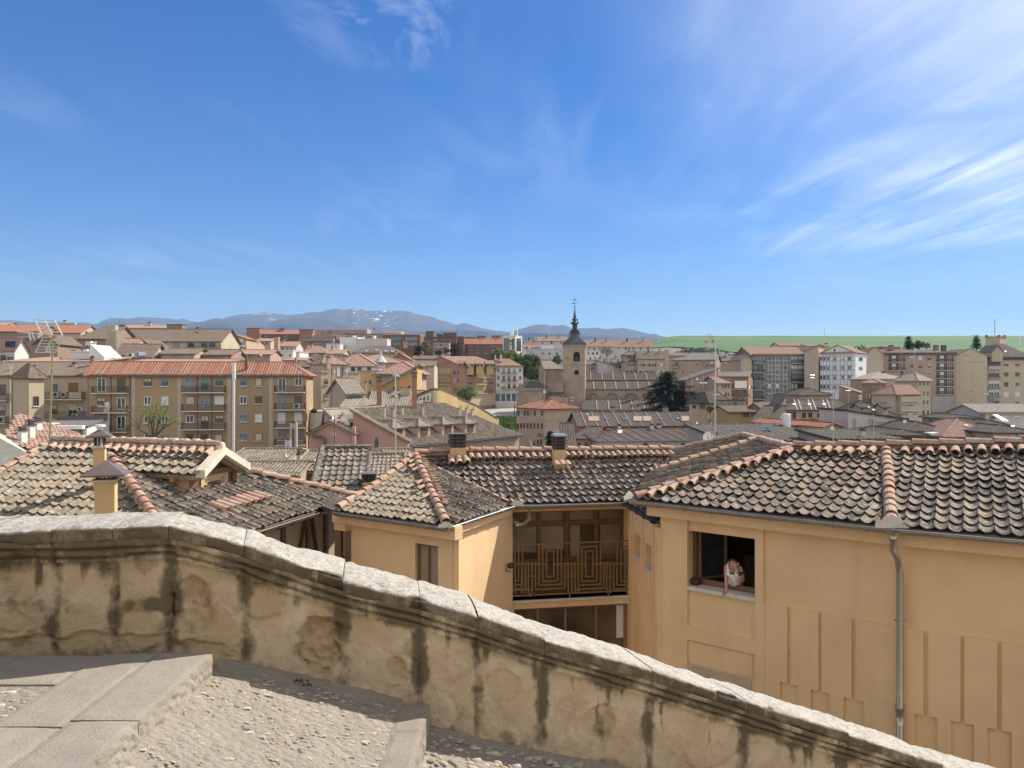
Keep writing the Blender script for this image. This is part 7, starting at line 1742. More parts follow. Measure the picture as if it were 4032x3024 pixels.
for r_, y0, y1 in ((tw_*.5, 372, 346), (tw_*.40, 345, 322), (tw_*.34, 268, 250), (tw_*.24, 240, 226)):
    for k in range(8): a = k*math.pi/4; q = V((C8.x+math.cos(a)*r_, C8.y+math.sin(a)*r_, tz(y0))); mb.lathe(q, [(.16, 0), (.1, .3), (.16, .45), (.04, tz(y1)-tz(y0)), (0, tz(y1)-tz(y0)+.1)], 5)
for k in range(4): a = k*math.pi/2+math.pi/4; q = C8+V((math.cos(a), math.sin(a), 0))*tw_*.24; mb.bar(V((q.x, q.y, tz(318))), V((q.x, q.y, tz(276))), .25)
obj('lantern', mb, 'lead_dark', spire)
mb = MB(); q = V((C8.x, C8.y, 0)); z_ = lambda y: q+V((0, 0, tz(y)))
mb.tube([z_(112), z_(30)], .06, 5); mb.tube([z_(58)-tu*.9, z_(58)+tu*.9], .05, 5)
for d in (1, -1): mb.tube([z_(50)-tu*.45*d, z_(66)+tu*.45*d], .035, 4); mb.tube([z_(90), z_(89)+tu*.85*d], .05, 5)
mb.box(z_(92)-tu*.9, tu*.6, tv*.05, V((0, 0, .35))); obj('weathervane', mb, 'lead_dark', spire)
# nave with two roofs and aisle
def church_range(label, xl, xr, ye, D, dep, yr, wall, rt, roof='shed', yaw=-4, base=1040, **kw): 
    h = Hs(label, 'church', 3, xl, xr, ye, D, yaw, dep, roof, yr=yr, wall=wall, rt=rt, base=base, pitch=.4, amp=.07, name='church_nave', **kw); return h
nv_ = church_range('long nave of the stone church under a brown tiled roof', 1340, 2010, 762, 262, 9, 704, 'church_pale', 'roof_dark', 'par')
ai = church_range('side aisle of the church with blind round arches', 1335, 2010, 842, 254, 5.5, 788, 'church_pale', 'roof_dark', 'shed')
lo3 = church_range('low gallery of the church under a dark tiled roof', 1322, 1985, 1022, 244, 7, 948, 'church_stone', 'roof_dark', 'shed')
for x in range(1345, 1990, 17): ai.panel('F', x, 845, x+8, 853, 'church_stone', .01, .45, 'corbel'); lo3.panel('F', x, 1026, x+8, 1036, 'church_stone', .01, .45, 'corbel')
for h, y0, y1, xs_ in ((nv_, 704, 762, range(1385, 1990, 98)), (ai, 788, 842, range(1410, 1990, 98)), (lo3, 948, 1020, range(1440, 1980, 104))):
    mb = MB(); pl = h.polys[0]
    for x in xs_:
        o, d, n_, a = h.face('F'); t_, _ = h.at('F', x, y1); mb.tube([h.L(t_, pl[0][1], h.ze+pl[0][2]+.12), h.L(t_, pl[2][1], h.ze+pl[2][2]+.12)], .17, 5)
    obj('cover_tiles', mb, 'tile_ridge', h.roof)
o, d, n_, a = ai.face('F'); mb = MB()
for x0, x1, yt in ((1350, 1455, 873), (1505, 1630, 873), (1668, 1795, 873), (1832, 1960, 873)):
    t0, _ = ai.at('F', x0, 930); t1, zb2 = ai.at('F', x1, 935); _, ztp = ai.at('F', (x0+x1)/2, yt); c, r_ = (t0+t1)/2, (t1-t0)/2
    pts = [(c+r_*math.cos(math.pi*k/14), zb2+(ztp-zb2)*math.sin(math.pi*k/14)) for k in range(15)]; p3 = [V(((o+d*s_+n_*.15).x, (o+d*s_+n_*.15).y, z)) for s_, z in pts]
    for q0, q1 in zip(p3, p3[1:]): mb.bar(q0+n_*.2, q1+n_*.2, .45, .4)
    obj('blind_arch', mb, 'church_pale', ai.t); mb = MB()
    fill = MB(); fill.poly([p-n_*.12 for p in p3]); obj('arch_field', fill, 'church_stone', ai.t)
cr_ = Hs('stone crossing of the church behind the belfry under a pale tiled roof', 'church', 3, 985, 1145, 665, 262, 8, 12, 'hipr', yr=598, wall='church_stone', rt='tile_mid', name='church_nave', base=900)
for x in range(992, 1140, 18): cr_.panel('F', x, 668, x+8, 680, 'church_pale', .01, .4, 'corbel')
ap = thing('church_apse', 'half round apse of the stone church with dark conical roof', 'church', P(*px(3, 880, 960), 246)); q = P(*px(3, 880, 850), 250); r_ = 145*.45208/F*246
mb = MB(); mb.lathe((q.x, q.y, 0), [(r_, -14), (r_, q.z), (r_+.5, q.z), (r_+.5, q.z+.5)], 24); obj('wall', mb, 'church_stone', ap)
mb = MB(); mb.lathe((q.x, q.y+2, 0), [(r_+.8, q.z+.35), (r_*.75, P(*px(3, 0, 815), 246).z), (r_*.30, P(*px(3, 0, 788), 246).z+.5), (.2, P(*px(3, 0, 780), 248).z+.6)], 24); obj('roof', mb, 'roof_dark', ap)
mb = MB()
for k in range(40): a = k*.157; c = V((q.x+math.cos(a)*(r_+.4), q.y+math.sin(a)*(r_+.4), q.z-.35)); mb.bx(c.x-.2, c.x+.2, c.y-.2, c.y+.2, c.z, c.z+.4)
obj('corbels', mb, 'church_pale', ap)
Hs('lower church chapel with pitched dark roof beside the belfry', 'church', 3, 1030, 1150, 900, 244, 0, 7, 'shed', yr=865, wall='church_stone', rt='roof_dark', name='church_nave', base=960)
Hs('upper church wall with sloping coping left of the belfry', 'church', 3, 1015, 1142, 805, 249, 0, 4, 'shedl', rise=1.4, wall='church_stone', rt='church_pale', name='church_nave', base=900, over=.1)
Hs('brown roofed house tucked behind the church crossing', 'house', 3, 890, 1060, 690, 300, 6, 10, 'hipl', yr=625, wall='palepink_wall', rt='roof_rose').win('F', [950], [718], 26, 22, 'k').balc('F', 905, 985, 775)
mast('thin aerial with white dish beside the church apse', 3, 982, 690, 905, 200, .05); dish('white dish on the mast beside the church apse', 3, 982, 868, 13, 199, -20)
# grey roofs in front of the church
g1 = Hs('long grey tiled roof with sunken orange roof terraces', 'house', 3, 1288, 2878, 1165, 160, 4, 15, 'hipr', yr=1047, wall='salmon_wall', rt='roof_dark', over=.5, pitch=.42, amp=.06)
mb = MB(); pl = g1.polys[0]
for x in list(range(1345, 2860, 98)):
    t_, _ = g1.at('F', x, 1165); s_ = min(1, max(0, (g1.W-t_)/(g1.dep/2))); mb.tube([g1.L(t_, pl[0][1], g1.ze+pl[0][2]+.12), g1.L(t_, lerp(pl[0][1], pl[2][1], s_), g1.ze+lerp(pl[0][2], pl[2][2], s_)+.12)], .12, 5)
obj('cover_tiles', mb, 'tile_ridge', g1.roof)
for x in (1530, 1680, 2003, 2150): g1.sky(x, 1102, 30, 20, 'glass_pale')
for x, w_ in ((1412, 90), (1795, 72), (1878, 66), (2210, 66), (2290, 60)): g1.sky(x, 1102, w_, 42, 'rosebrown_wall')
for x in (1568, 1588, 2028, 2048): g1.chim(x, 1008, 1062, 24, 'palepink_wall', 170)
g2_ = Hs('long white house under a dark tiled roof right behind the courtyard ridge', 'house', 3, 1436, 2790, 1292, 124, 7, 11, 'hipl', yr=1190, wall='greywhite_wall', rt='roof_dark', over=.5, pitch=.4, amp=.06)
mb = MB(); pl = g2_.polys[0]
for x in range(1540, 2700, 92): t_, _ = g2_.at('F', x, 1292); mb.tube([g2_.L(t_-2.2, pl[2][1], g2_.ze+pl[2][2]+.12), g2_.L(t_, pl[0][1], g2_.ze+pl[0][2]+.12)], .10, 5)
obj('cover_tiles', mb, 'tile_ridge', g2_.roof)
g2_.sky(1640, 1217, 32, 24, 'white_metal').chim(1636, 1168, 1215, 26, 'sill_stone', 130).chim(1922, 1162, 1218, 30, 'greywhite_wall', 130).chim(1984, 1160, 1214, 34, 'greywhite_wall', 131).win('F', [2025, 1860, 2190, 2330], [1328], 38, 22, 'd', False).panel('F', 1430, 1288, 2790, 1296, 'gutter_zinc', .35, .5, 'gutter')
Hs('round headed arcade house under a dark tiled roof by the small spruce', 'house', 3, 1232, 1436, 1268, 128, -14, 9, 'hipl', rise=1.6, wall='palepink_wall', rt='roof_dark').win('F', [1285, 1345, 1400], [1332], 28, 40, 'd', False)
Hs('grey stone tiled lean-to beside the blue topped chimney', 'house', 3, 1160, 1236, 1345, 118, 0, 6, 'shed', rise=3.0, wall='grey_wall', rt='roof_dark')
dish('big white satellite dish by the lattice mast', 4, 800, 1300, 62, 62, -30); dish('white dish on the sunken terrace roof', 4, 677, 1142, 14, 140, 30); dish('small white dish at the end of the grey roof', 3, 1357, 1060, 12, 150, 10)
# plaza
m, nt, b = nodes('plaza_paving'); kk = NT(nt); co = kk.n('ShaderNodeTexCoord').outputs['Object']; kk.l(kk.mix(kk.mapr(kk.noise(co, .2, 5), .3, .7), (.36, .33, .29), (.46, .43, .38)), b.inputs['Base Color'])
mb = MB(); mb.grid([[V((x, y, terrain(x, y)+.3+(.15 if y > 190 else 0))) for x in (-34, -25, -15, -5, 5, 14)] for y in (208, 222, 240, 265, 285)])
tag(obj('plaza', mb, 'plaza_paving'), 'pale paved plaza between the corner flats and the church', 'pavement', kind='structure')
for lab, c, x, y, hh in (('person in dark clothes walking across the plaza', 3, 532, 1012, 26), ('person in a black coat standing beside another on the plaza', 3, 545, 1010, 27)):
    q = P(*px(c, x, y), 250); s_ = hh*.45208/F*250/1.75; t = thing('person', lab, 'person', q, 'people on the plaza')
    J = [((0, 0, .95), .13), ((0, 0, 1.15), .14), ((0, 0, 1.42), .15), ((0, 0, 1.55), .06), ((0, -.02, 1.66), .10), ((.2, 0, 1.40), .06), ((.26, .02, 1.1), .05), ((.24, -.06, .86), .04), ((-.2, 0, 1.40), .06), ((-.26, 0, 1.1), .05), ((-.25, -.08, .86), .04), ((.1, 0, .88), .1), ((.12, .1, .48), .07), ((.12, .16, .04), .05), ((-.1, 0, .88), .1), ((-.1, -.08, .48), .07), ((-.1, -.1, .04), .05)]
    skin_obj('body', [(q+V(p)*s_, r_*s_) for p, r_ in J], [(0, 1), (1, 2), (2, 3), (3, 4), (2, 5), (5, 6), (6, 7), (2, 8), (8, 9), (9, 10), (0, 11), (11, 12), (12, 13), (0, 14), (14, 15), (15, 16)], 'black_soot', t, 1)
    mb = MB(); mb.lathe(q+V((0, -.02, 1.60))*s_, [(0, -.1*s_), (.09*s_, 0), (.09*s_, .1*s_), (0, .19*s_)], 8); obj('hair', mb, 'hair', t)
lp = thing('street_lamp', 'green street lamp with a cluster of lanterns on the plaza', 'street lamp', P(*px(3, 720, 985), 240)); z0 = P(*px(3, 720, 1070), 240); z1 = P(*px(3, 720, 880), 240); mb = MB(); mb.tube([z0, z1], [.14, .06], 6); obj('post', mb, 'lamp_green', lp)
for dx in (-.9, 0, .9): mb = MB(); q = z1+V((dx, 0, .3 if dx else .9)); mb.tube([z1+V((0, 0, .1)), q-V((0, 0, .3))], .05, 4); mb.lathe(q, [(.12, -.3), (.25, .1), (.12, .35), (0, .5)], 6); obj('lantern', mb, 'greywhite_wall', lp)
hedge = thing('hedge', 'clipped dark hedge bed on the plaza before the church', 'hedge', P(*px(3, 640, 1040), 225)); mb = MB(); rr = random.Random(4)
for i in range(2600): q = P(*px(3, rr.uniform(520, 745), 0), rr.uniform(205, 235)); z = terrain(q.x, q.y)+.5+rr.uniform(0, 1.6); q = V((q.x, q.y, z)); e1 = V((rr.uniform(-1, 1), rr.uniform(-1, 1), rr.uniform(-1, 1))).normalized()*.32; e2 = e1.cross(V((rr.uniform(-1, 1), 1, rr.uniform(-1, 1)))).normalized()*.25; mb.poly([q-e1, q+e2, q+e1, q-e2])
obj('foliage', mb, 'leaf_mid', hedge)
# white hotel with its signs
ht = Hs('white hotel tower with dark ribbon glazing and roof equipment', 'hotel', 3, 622, 730, 388, 372, -20, 14, 'flat', wall='white_wall', rt='white_wall', xsr=786, name='hotel_tower', base=560)
for x in (633, 646, 659, 672, 704, 716): ht.panel('F', x-4.5, 402, x+4.5, 515, 'glass', .001, .12, 'glass_strip')
for x in (741, 752, 763, 774): ht.panel('R', x-4, 402, x+4, 515, 'glass', .001, .12, 'glass_strip')
ht.panel('F', 676, 400, 702, 470, 'white_wall', .01, .25, 'sign_board')
def lettering(h, f, txt, x0, x1, yb_, yt, mat, name, w0=.3, logo=None):
    cu = bpy.data.curves.new(name, 'FONT'); cu.body = txt; cu.extrude = .06; tmp = bpy.data.objects.new(name, cu); COL.objects.link(tmp)
    dg = bpy.context.evaluated_depsgraph_get(); me = bpy.data.meshes.new_from_object(tmp.evaluated_get(dg)); bpy.data.objects.remove(tmp); bpy.data.curves.remove(cu)
    xs = [v.co.x for v in me.vertices]; ys = [v.co.y for v in me.vertices]; o, d, n_, a = h.face(f); t0, _ = h.at(f, x0, yb_); t1, _ = h.at(f, x1, yb_); _, zb = h.at(f, (x0+x1)/2, yb_); _, zt = h.at(f, (x0+x1)/2, yt)
    off = _wl(h.t)
    for v in me.vertices:
        s_ = lerp(t0, t1, (v.co.x-min(xs))/(max(xs)-min(xs))); z = lerp(zb, zt, (v.co.y-min(ys))/(max(ys)-min(ys))); q = o+d*s_+n_*(w0+v.co.z); v.co = V((q.x, q.y, z))-off
    me.materials.clear(); me.materials.append(MT[mat]); ob = bpy.data.objects.new(name, me); COL.objects.link(ob); ob.parent = h.t; return ob
lettering(ht, 'F', 'Hotel', 670, 710, 463, 444, 'sign_brown', 'lettering')
def archlogo(h, f, cx_, y0, y1, w_):
    o, d, n_, a = h.face(f); mb = MB()
    for k_ in (-.5, .5):
        pts = []
        for j in range(9):
            th = math.pi*j/8; s_, z = h.at(f, cx_+k_*w_*.5+math.cos(th)*w_*.22, lerp(y0, y1, .45)-math.sin(th)*(y0-y1)*.5+(y0-y1)*.2); q = o+d*s_+n_*.35; pts.append(V((q.x, q.y, z)))
        for a1, b1 in zip(pts, pts[1:]): mb.bar(a1, b1, .4, .2)
        for e in (0, -1): mb.bar(pts[e], V((pts[e].x, pts[e].y, h.at(f, cx_, y0)[1])), .4, .2)
    obj('emblem', mb, 'sign_brown', h.t)
archlogo(ht, 'F', 690, 440, 410, 30)
eq = thing('phone_antennas', 'white telephone mast panels on top of the hotel tower', 'antenna', P(*px(3, 705, 388), 376)); mb = MB()
for x, yt, w_ in ((705, 312, 24), (688, 330, 14), (747, 318, 10)): q = P(*px(3, x, 388), 378); k_ = w_*.452/F*376; mb.bx(q.x-k_/2, q.x+k_/2, q.y, q.y+1.2, q.z-1, P(*px(3, x, yt), 378).z)
for x in (640, 660, 678, 720, 735, 770): mb.tube([P(*px(3, x, 388), 377), P(*px(3, x, 376), 377)], .15, 4)
obj('panels', mb, 'white_metal', eq)
hl2 = Hs('low white hotel wing carrying a long name sign', 'hotel', 3, 785, 1135, 500, 362, -3, 18, 'flat', wall='greywhite_wall', rt='greywhite_wall', name='hotel_wing', base=590); hl2.win('F', [965, 1025, 1090], [536], 22, 18, 'k', False)
hs2 = Hs('white attic band of the hotel wing with brown letters', 'hotel', 3, 790, 1058, 470, 364, -3, 10, 'flat', wall='white_wall', rt='white_wall', name='hotel_wing', base=505); lettering(hs2, 'F', 'LOS ARCOS', 862, 950, 496, 474, 'sign_brown', 'lettering'); archlogo(hs2, 'F', 822, 498, 472, 30)
Hs('sloping glass roofed porch at the foot of the hotel wing', 'hotel', 3, 786, 880, 545, 355, -3, 6, 'shedr', rise=4, wall='white_wall', rt='glass_pale', name='hotel_wing', base=600)
# beyond and right of the church
for lab, c, xl, xr, ye, D, yr, rf, wl_, rt_, wn in (('dull red roofed block behind the hotel sign', 3, 788, 955, 465, 400, 415, 'hip', 'rosebrown_wall', 'roof_red', ()),
    ('pale rose long building with many small dormers on the skyline', 3, 905, 1180, 425, 470, 390, 'par', 'greywhite_wall', 'roof_rose', (1, 440)),
    ('terraced row with slanting rose roofs and white dormers', 3, 1340, 1580, 470, 420, 418, 'par', 'greywhite_wall', 'roof_rose', (2, 490)), ('right half of the terraced rose roofed row', 3, 1580, 1928, 475, 425, 415, 'par', 'greywhite_wall', 'roof_rose', (2, 492)),
    ('white low hall beside the bell openings', 3, 1338, 1468, 515, 385, 500, 'flat', 'white_wall', 'greywhite_wall', (1, 535)), ('grey roofed house behind the church nave', 3, 1345, 1450, 628, 330, 585, 'par', 'beige_wall', 'roof_grey', (1, 665)),
    ('cream block wall between two brown roofs over the nave', 3, 1450, 1600, 640, 320, 600, 'shedr', 'greywhite_wall', 'roof_grey', ()), ('small brown house with paired dark windows over the nave', 3, 1595, 1680, 640, 318, 605, 'par', 'sand_wall', 'roof_brown', (1, 655)),
    ('long grey brown roof stretching behind the nave houses', 3, 1345, 1690, 605, 345, 575, 'hip', 'beige_wall', 'roof_grey', ()),
    ('sandy gabled house with white washing at its window', 3, 1680, 1795, 545, 312, 510, 'hipl', 'sand_wall', 'roof_brown', (2, 570)), ('sand coloured wing in half shade next to the washing', 3, 1685, 1830, 600, 305, 575, 'hip', 'sand_wall', 'roof_brown', (3, 630)),
    ('tall brown house with balcony left of the grey chimney stack', 3, 1800, 2045, 580, 300, 515, 'par', 'sand_wall', 'roof_brown', (4, 635)),
    ('flat roofed penthouse with cream box behind the cedar', 4, 610, 830, 395, 330, 372, 'flat', 'sand_wall', 'white_wall', ()), ('row of brown roofs above the pinkish house', 4, 380, 1000, 415, 320, 385, 'par', 'rosebrown_wall', 'roof_grey', ())):
    h = Hs(lab, 'house', c, xl, xr, ye, D, 0, 11, rf, yr=yr if rf != 'flat' else None, wall=wl_, rt=rt_)
    if wn: n_, y = wn[0]*2+1, wn[1]; h.win('F', [lerp(xl, xr, (i+.7)/(n_+.4)) for i in range(n_)], [y] if D > 340 or y < 600 else [y, y+62] if n_ > 5 else [y], 20, 24, 'pkwk', False)
    if rf != 'flat': h.chim(lerp(xl, xr, .35), yr-14, yr+10, 10, 'slab_dark').chim(lerp(xl, xr, .75), yr-14, yr+10, 10, 'rosebrown_wall')
stk = thing('chimney', 'tall plastered twin chimney stack behind the cedar', 'chimney', P(*px(4, 350, 600), 258)); mb = MB(); a = P(*px(4, 330, 600), 258); zt = P(*px(4, 0, 345), 258).z; mb.box(a, V((.55, 0, 0)), V((0, 1, 0)), V((0, 0, zt-a.z))); mb.box(a+V((.6, .15, 0)), V((.7, .0, 0)), V((0, 1, 0)), V((0, 0, zt-a.z-.2))); obj('stack', mb, 'sand_wall', stk)
# ================================================================ right part of the town (crops 4 and 5)
A4 = Hs('pinkish four storey apartment house behind the cedar', 'apartment block', 4, 405, 885, 462, 262, 6, 12, 'hipl', yr=405, wall='rosebrown_wall', rt='roof_grey', name='apartment_block', xsr=930)
A4.win('F', [522, 596, 671, 749], [502], 28, 44, 'nmnm', False).win('F', [522, 597, 673, 750], [590], 26, 44, 'mwww', False).win('F', [520], [675], 26, 40, 'k', False).win('F', [455, 838], [500], 34, 36, 'kh', False).win('F', [440, 835], [585], 30, 36, 'kh', False).balc('F', 405, 484, 545).balc('F', 780, 865, 545).balc('F', 780, 865, 630).chim(910, 395, 425, 16, 'slab_dark')
A5 = Hs('ochre house with white glazed bay between plain gables', 'apartment block', 4, 928, 1118, 470, 275, 4, 11, 'par', yr=415, wall='sand_wall', rt='roof_grey', name='apartment_block'); A5.win('F', [1085], [500], 56, 52, 'h', False).win('F', [988], [505], 26, 42, 'n', False).win('F', [1085], [572], 56, 34, 'h', False).chim(1005, 385, 430, 32, 'greywhite_wall').chim(1108, 388, 425, 32, 'greywhite_wall')
Hs('plain grey brown gable left of the blue grey grid facade', 'apartment block', 4, 1152, 1270, 450, 247, 0, 12, 'perp', yr=405, wall='beige_wall', rt='roof_rose', name='apartment_block')
gb = Hs('blue grey grid fronted apartment block with glazed balconies', 'apartment block', 4, 1270, 1842, 405, 250, 4, 15, 'par', yr=322, wall='panel_grey', rt='roof_rose', name='apartment_block')
for x in (1410, 1448, 1488, 1530, 1572, 1614, 1654, 1690): gb.panel('F', x-3, 412, x+3, 900, 'greywhite_wall', .001, .12, 'mullion')
for y in (412, 425, 470, 522, 574, 622, 672, 722, 770, 822, 868, 900): gb.panel('F', 1410, y-3, 1690, y+3, 'greywhite_wall', .001, .10, 'transom')
gb.win('F', [1462, 1549, 1637], [448, 546, 646, 745, 845], 32, 40, 'kwwpwkkwkssenbk', False)
for yf, kd in ((500, 'w'), (598, 'k'), (692, 'k'), (790, 'w'), (890, 't')): gb.win('F', [1310, 1345, 1380], [yf-45], 30, 66, kd, False).balc('F', 1280, 1405, yf, out=1.0, mat='iron_dark')
for yf, kd in ((500, 'h'), (600, 'h'), (703, 'r'), (800, 'd')): gb.win('F', [1715, 1752, 1790, 1820], [yf-45], 28, 66, kd, False).balc('F', 1693, 1830, yf, out=1.0)
gb.panel('F', 1270, 396, 1845, 412, 'roof_rose', .3, 1.2, 'eave').panel('F', 1690, 612, 1832, 668, 'awning_dark', 1.05, 1.1, 'awning').win('F', [1365, 1440, 1555, 1640], [935], 30, 36, 'k', False)
Hs('penthouse with rose roof on top of the grid fronted block', 'apartment block', 4, 1580, 1800, 305, 262, 4, 8, 'par', rise=1.2, wall='greywhite_wall', rt='roof_rose', name='apartment_block')
Hs('tall blank grey side wall joining the two grid fronted blocks', 'apartment block', 4, 1846, 1998, 362, 248, -6, 14, 'shedl', rise=1.8, wall='beige_wall', rt='roof_rose', name='apartment_block', xsr=2055)
Hs('rose roof with chimney between the grid fronted blocks', 'apartment block', 4, 1870, 2110, 310, 275, 0, 9, 'par', yr=290, wall='beige_wall', rt='roof_rose', name='apartment_block').chim(2085, 288, 330, 34, 'sand_wall')
gg = Hs('pale grid fronted block with gable and sunlit white side', 'apartment block', 5, 80, 447, 372, 246, -24, 12, 'perp', yr=285, wall='panel_white', rt='roof_rose', name='apartment_block', xsr=562)
for x in (110, 146, 180, 214, 247, 290, 330, 368, 406): gg.panel('F', x-2.5, 382, x+2.5, 790, 'panel_blue', .001, .10, 'mullion')
for y in (408, 455, 505, 552, 603, 650, 702, 745): gg.panel('F', 80, y-2.5, 445, y+2.5, 'panel_blue', .001, .08, 'transom')
gg.win('F', [88, 122, 162, 230, 315, 386], [432, 528, 627, 724], 28, 40, 'kkpnnkkkwpppkkwnpp', False).win('F', [230], [343], 18, 30, 'k', False).win('R', [492, 512], [437, 531, 630, 726], 16, 36, 'k', False).panel('F', 80, 362, 447, 378, 'roof_rose', .05, .5, 'eave')
Hs('sunlit blank gable wall with rose roof behind the pale grid block', 'apartment block', 5, 565, 740, 380, 268, -12, 20, 'perp', yr=305, wall='house_cream', rt='roof_rose', name='apartment_block', over=.2)
lg5 = Hs('long pinkish apartment block with loggias before the green field', 'apartment block', 5, 728, 1497, 380, 272, -3, 13, 'hipr', yr=338, wall='rosebrown_wall', rt='roof_grey', name='apartment_block', over=.8)
for x0, x1 in ((795, 962), (1296, 1468)):
    for yt in (400, 485, 572, 655, 740):
        if x0 < 900 and yt > 500: continue
        lg5.panel('F', x0, yt-6, x1, yt+66, 'iron_rust', .001, .05, 'loggia'); lg5.win('F', [lerp(x0, x1, .32), lerp(x0, x1, .78)], [yt+28], 40, 56, 'hw', False); lg5.balc('F', x0, x1, yt+66, out=.7)
lg5.win('F', [1038, 1127, 1220], [425, 510], 38, 38, 'hsemnn', False).win('F', [1222], [592], 34, 36, 'w', False).win('F', [735], [425, 512], 20, 34, 'k', False).panel('F', 728, 368, 1500, 382, 'slab_dark', .4, .8, 'eave')
lg5.panel('F', 1240, 822, 1475, 1075, 'grey_wall', .01, .3, 'base_wall').win('F', [1258, 1350], [900], 70, 70, 'kk', False).win('F', [1350], [1000], 80, 50, 'r', False)
for x in (830, 1300, 1380): lg5.chim(x, 298, 345, 40, 'red_brick' if x != 1380 else 'dark_brick')
Hs('low red brick roof storey with white slab on the pinkish block', 'apartment block', 5, 735, 920, 305, 288, 0, 7, 'flat', wall='red_brick', rt='white_wall', name='apartment_block')
yg = Hs('tall blank yellow gable end with rows of small vents', 'apartment block', 5, 1492, 1826, 400, 274, -2, 14, 'perp', yr=322, wall='lemon_wall', rt='roof_grey', name='apartment_block', over=.15)
for y in (568, 668, 773, 875, 977): yg.win('F', [1655, 1672], [y], 9, 9, 'k', False)
yg.win('F', [1530, 1554, 1578, 1602, 1626, 1662], [397], 9, 9, 'k', False).win('F', [1655, 1672, 1700, 1716, 1758, 1778, 1798], [466], 8, 10, 'k', False)
yf_ = Hs('yellow apartment block with corner balconies and grey roof at the edge', 'apartment block', 5, 1828, 2330, 425, 277, -3, 14, 'hip', yr=275, wall='lemon_wall', rt='roof_grey', name='apartment_block', over=.7)
yf_.win('F', [2025, 2142, 2258], [488, 595, 700, 806, 905], 48, 48, 'nnmmkmdkkss', False)
for yt, kd in ((490, 'k'), (600, 'e'), (705, 'h'), (796, 'h'), (890, 'p')): yf_.win('F', [1866, 1925], [yt-12], 54, 62, kd, False).balc('F', 1835, 1957, yt+48, out=.5, solid='greywhite_wall' if yt < 500 else None)
yf_.panel('F', 1835, 445, 1957, 508, 'awning_dark', .5, .55, 'awning').panel('F', 1828, 412, 2330, 430, 'slab_dark', .3, .9, 'eave').sky(2015, 355, 26, 12, 'white_metal')
Hs('roof penthouse with two chimneys above the yellow apartment block', 'apartment block', 5, 1808, 1960, 212, 292, -12, 8, 'flat', wall='sand_wall', rt='roof_grey', name='apartment_block', xsr=2022).chim(1818, 192, 215, 18, 'slab_dark').chim(1948, 192, 290, 24, 'sand_wall').chim(2005, 195, 260, 24, 'sand_wall')
Hs('small dark gable with attic window on the yellow block roof', 'apartment block', 5, 1880, 1990, 345, 275, -3, 8, 'perp', rise=2.0, wall='sand_wall', rt='roof_grey', name='apartment_block', base=400)
# nearer houses on the right
bw = Hs('big blank grey wall with lean-to red roof beside the lattice mast', 'house', 4, 545, 905, 680, 205, 3, 10, 'shedl', rise=3.0, wall='palepink_wall', rt='roof_grey')
bw.panel('F', 608, 615, 622, 800, 'greywhite_wall', .01, .3, 'flue')
b2h = Hs('sunlit cream house with three narrow windows under a rose roof', 'house', 4, 905, 1050, 712, 198, 12, 9, 'hipr', yr=645, wall='house_cream', rt='roof_rose'); b2h.win('F', [957, 988, 1019], [750, 838], 15, 38, 'd', False)
aw = Hs('brick house with deep balconies and a long white awning', 'house', 4, 1045, 1232, 640, 212, -6, 9, 'hipl', yr=590, wall='red_brick', rt='roof_grey', xsr=1282); aw.panel('F', 1095, 690, 1225, 770, 'awning_white', 1.2, 1.3, 'awning').panel('F', 1095, 808, 1228, 868, 'awning_dark', 1.2, 1.3, 'awning').win('F', [1075, 1150, 1200], [705, 790, 900], 26, 44, 'kwk', False).balc('F', 1045, 1230, 780).balc('F', 1045, 1230, 870).win('R', [1245, 1270], [760, 850], 12, 40, 'k', False)
Hs('broad brown roof behind the awning house', 'house', 4, 720, 1245, 640, 225, 0, 12, 'par', yr=592, wall='rosebrown_wall', rt='roof_grey')
hx = Hs('yellow house under a dark hip roof with slanting white skylights', 'house', 4, 592, 800, 908, 156, -4, 9, 'hip', yr=800, wall='sand_wall', rt='roof_dark', xsr=1042, over=.5); hx.win('F', [645], [972], 36, 40, 'd', False).win('F', [738], [965], 70, 62, 'r', False).win('R', [910, 957, 1000], [965], 22, 50, 'd', False).sky(652, 868, 36, 30, 'glass')
sk_ = MB(); h = hx; pl = hx.polys[3] if len(hx.polys) > 3 else hx.polys[0]
for i in range(3): a = lerp(.3, .62, i/2); p = h.L(*lerp(V(pl[0]), V(pl[1]), a).xy, 0); q_ = lerp(lerp(V(pl[0]), V(pl[1]), a), lerp(V(pl[3 if len(pl) > 3 else 2]), V(pl[2]), a), .6); p = h.L(q_.x, q_.y, h.ze+q_.z+.15); sk_.bar(p, p+h.v*.9-V((0, 0, .0)), .5, .1)
obj('roof_window', sk_, 'white_metal', hx.roof)
dh = Hs('dark roofed house with one small cream dormer', 'house', 4, 930, 1200, 1060, 146, -10, 8, 'par', rise=2.6, wall='palepink_wall', rt='roof_dark'); Hs('small cream dormer with pointed roof on the dark roofed house', 'dormer', 4, 1078, 1135, 975, 145, -10, 2.5, 'hip', rise=.7, wall='sand_wall', rt='roof_dark', name='dormer_storey', base=1025).win('F', [1095, 1118], [1000], 14, 26, 'k', False)
yh = Hs('yellow ochre house with paired brown windows and gabled roof', 'house', 4, 1025, 1300, 1025, 138, 6, 9, 'par', yr=960, wall='yellow_wall', rt='roof_brown'); yh.win('F', [1190, 1226], [1062], 26, 44, 'd', False).win('F', [1270], [1068], 14, 20, 'k', False).win('F', [1120, 1210], [1172], 28, 40, 'k', False)
Hs('ochre gable end roofed in brown behind the paired window house', 'house', 4, 1180, 1410, 1015, 142, -24, 9, 'perp', yr=935, wall='yellow_wall', rt='roof_brown', xsr=1600)
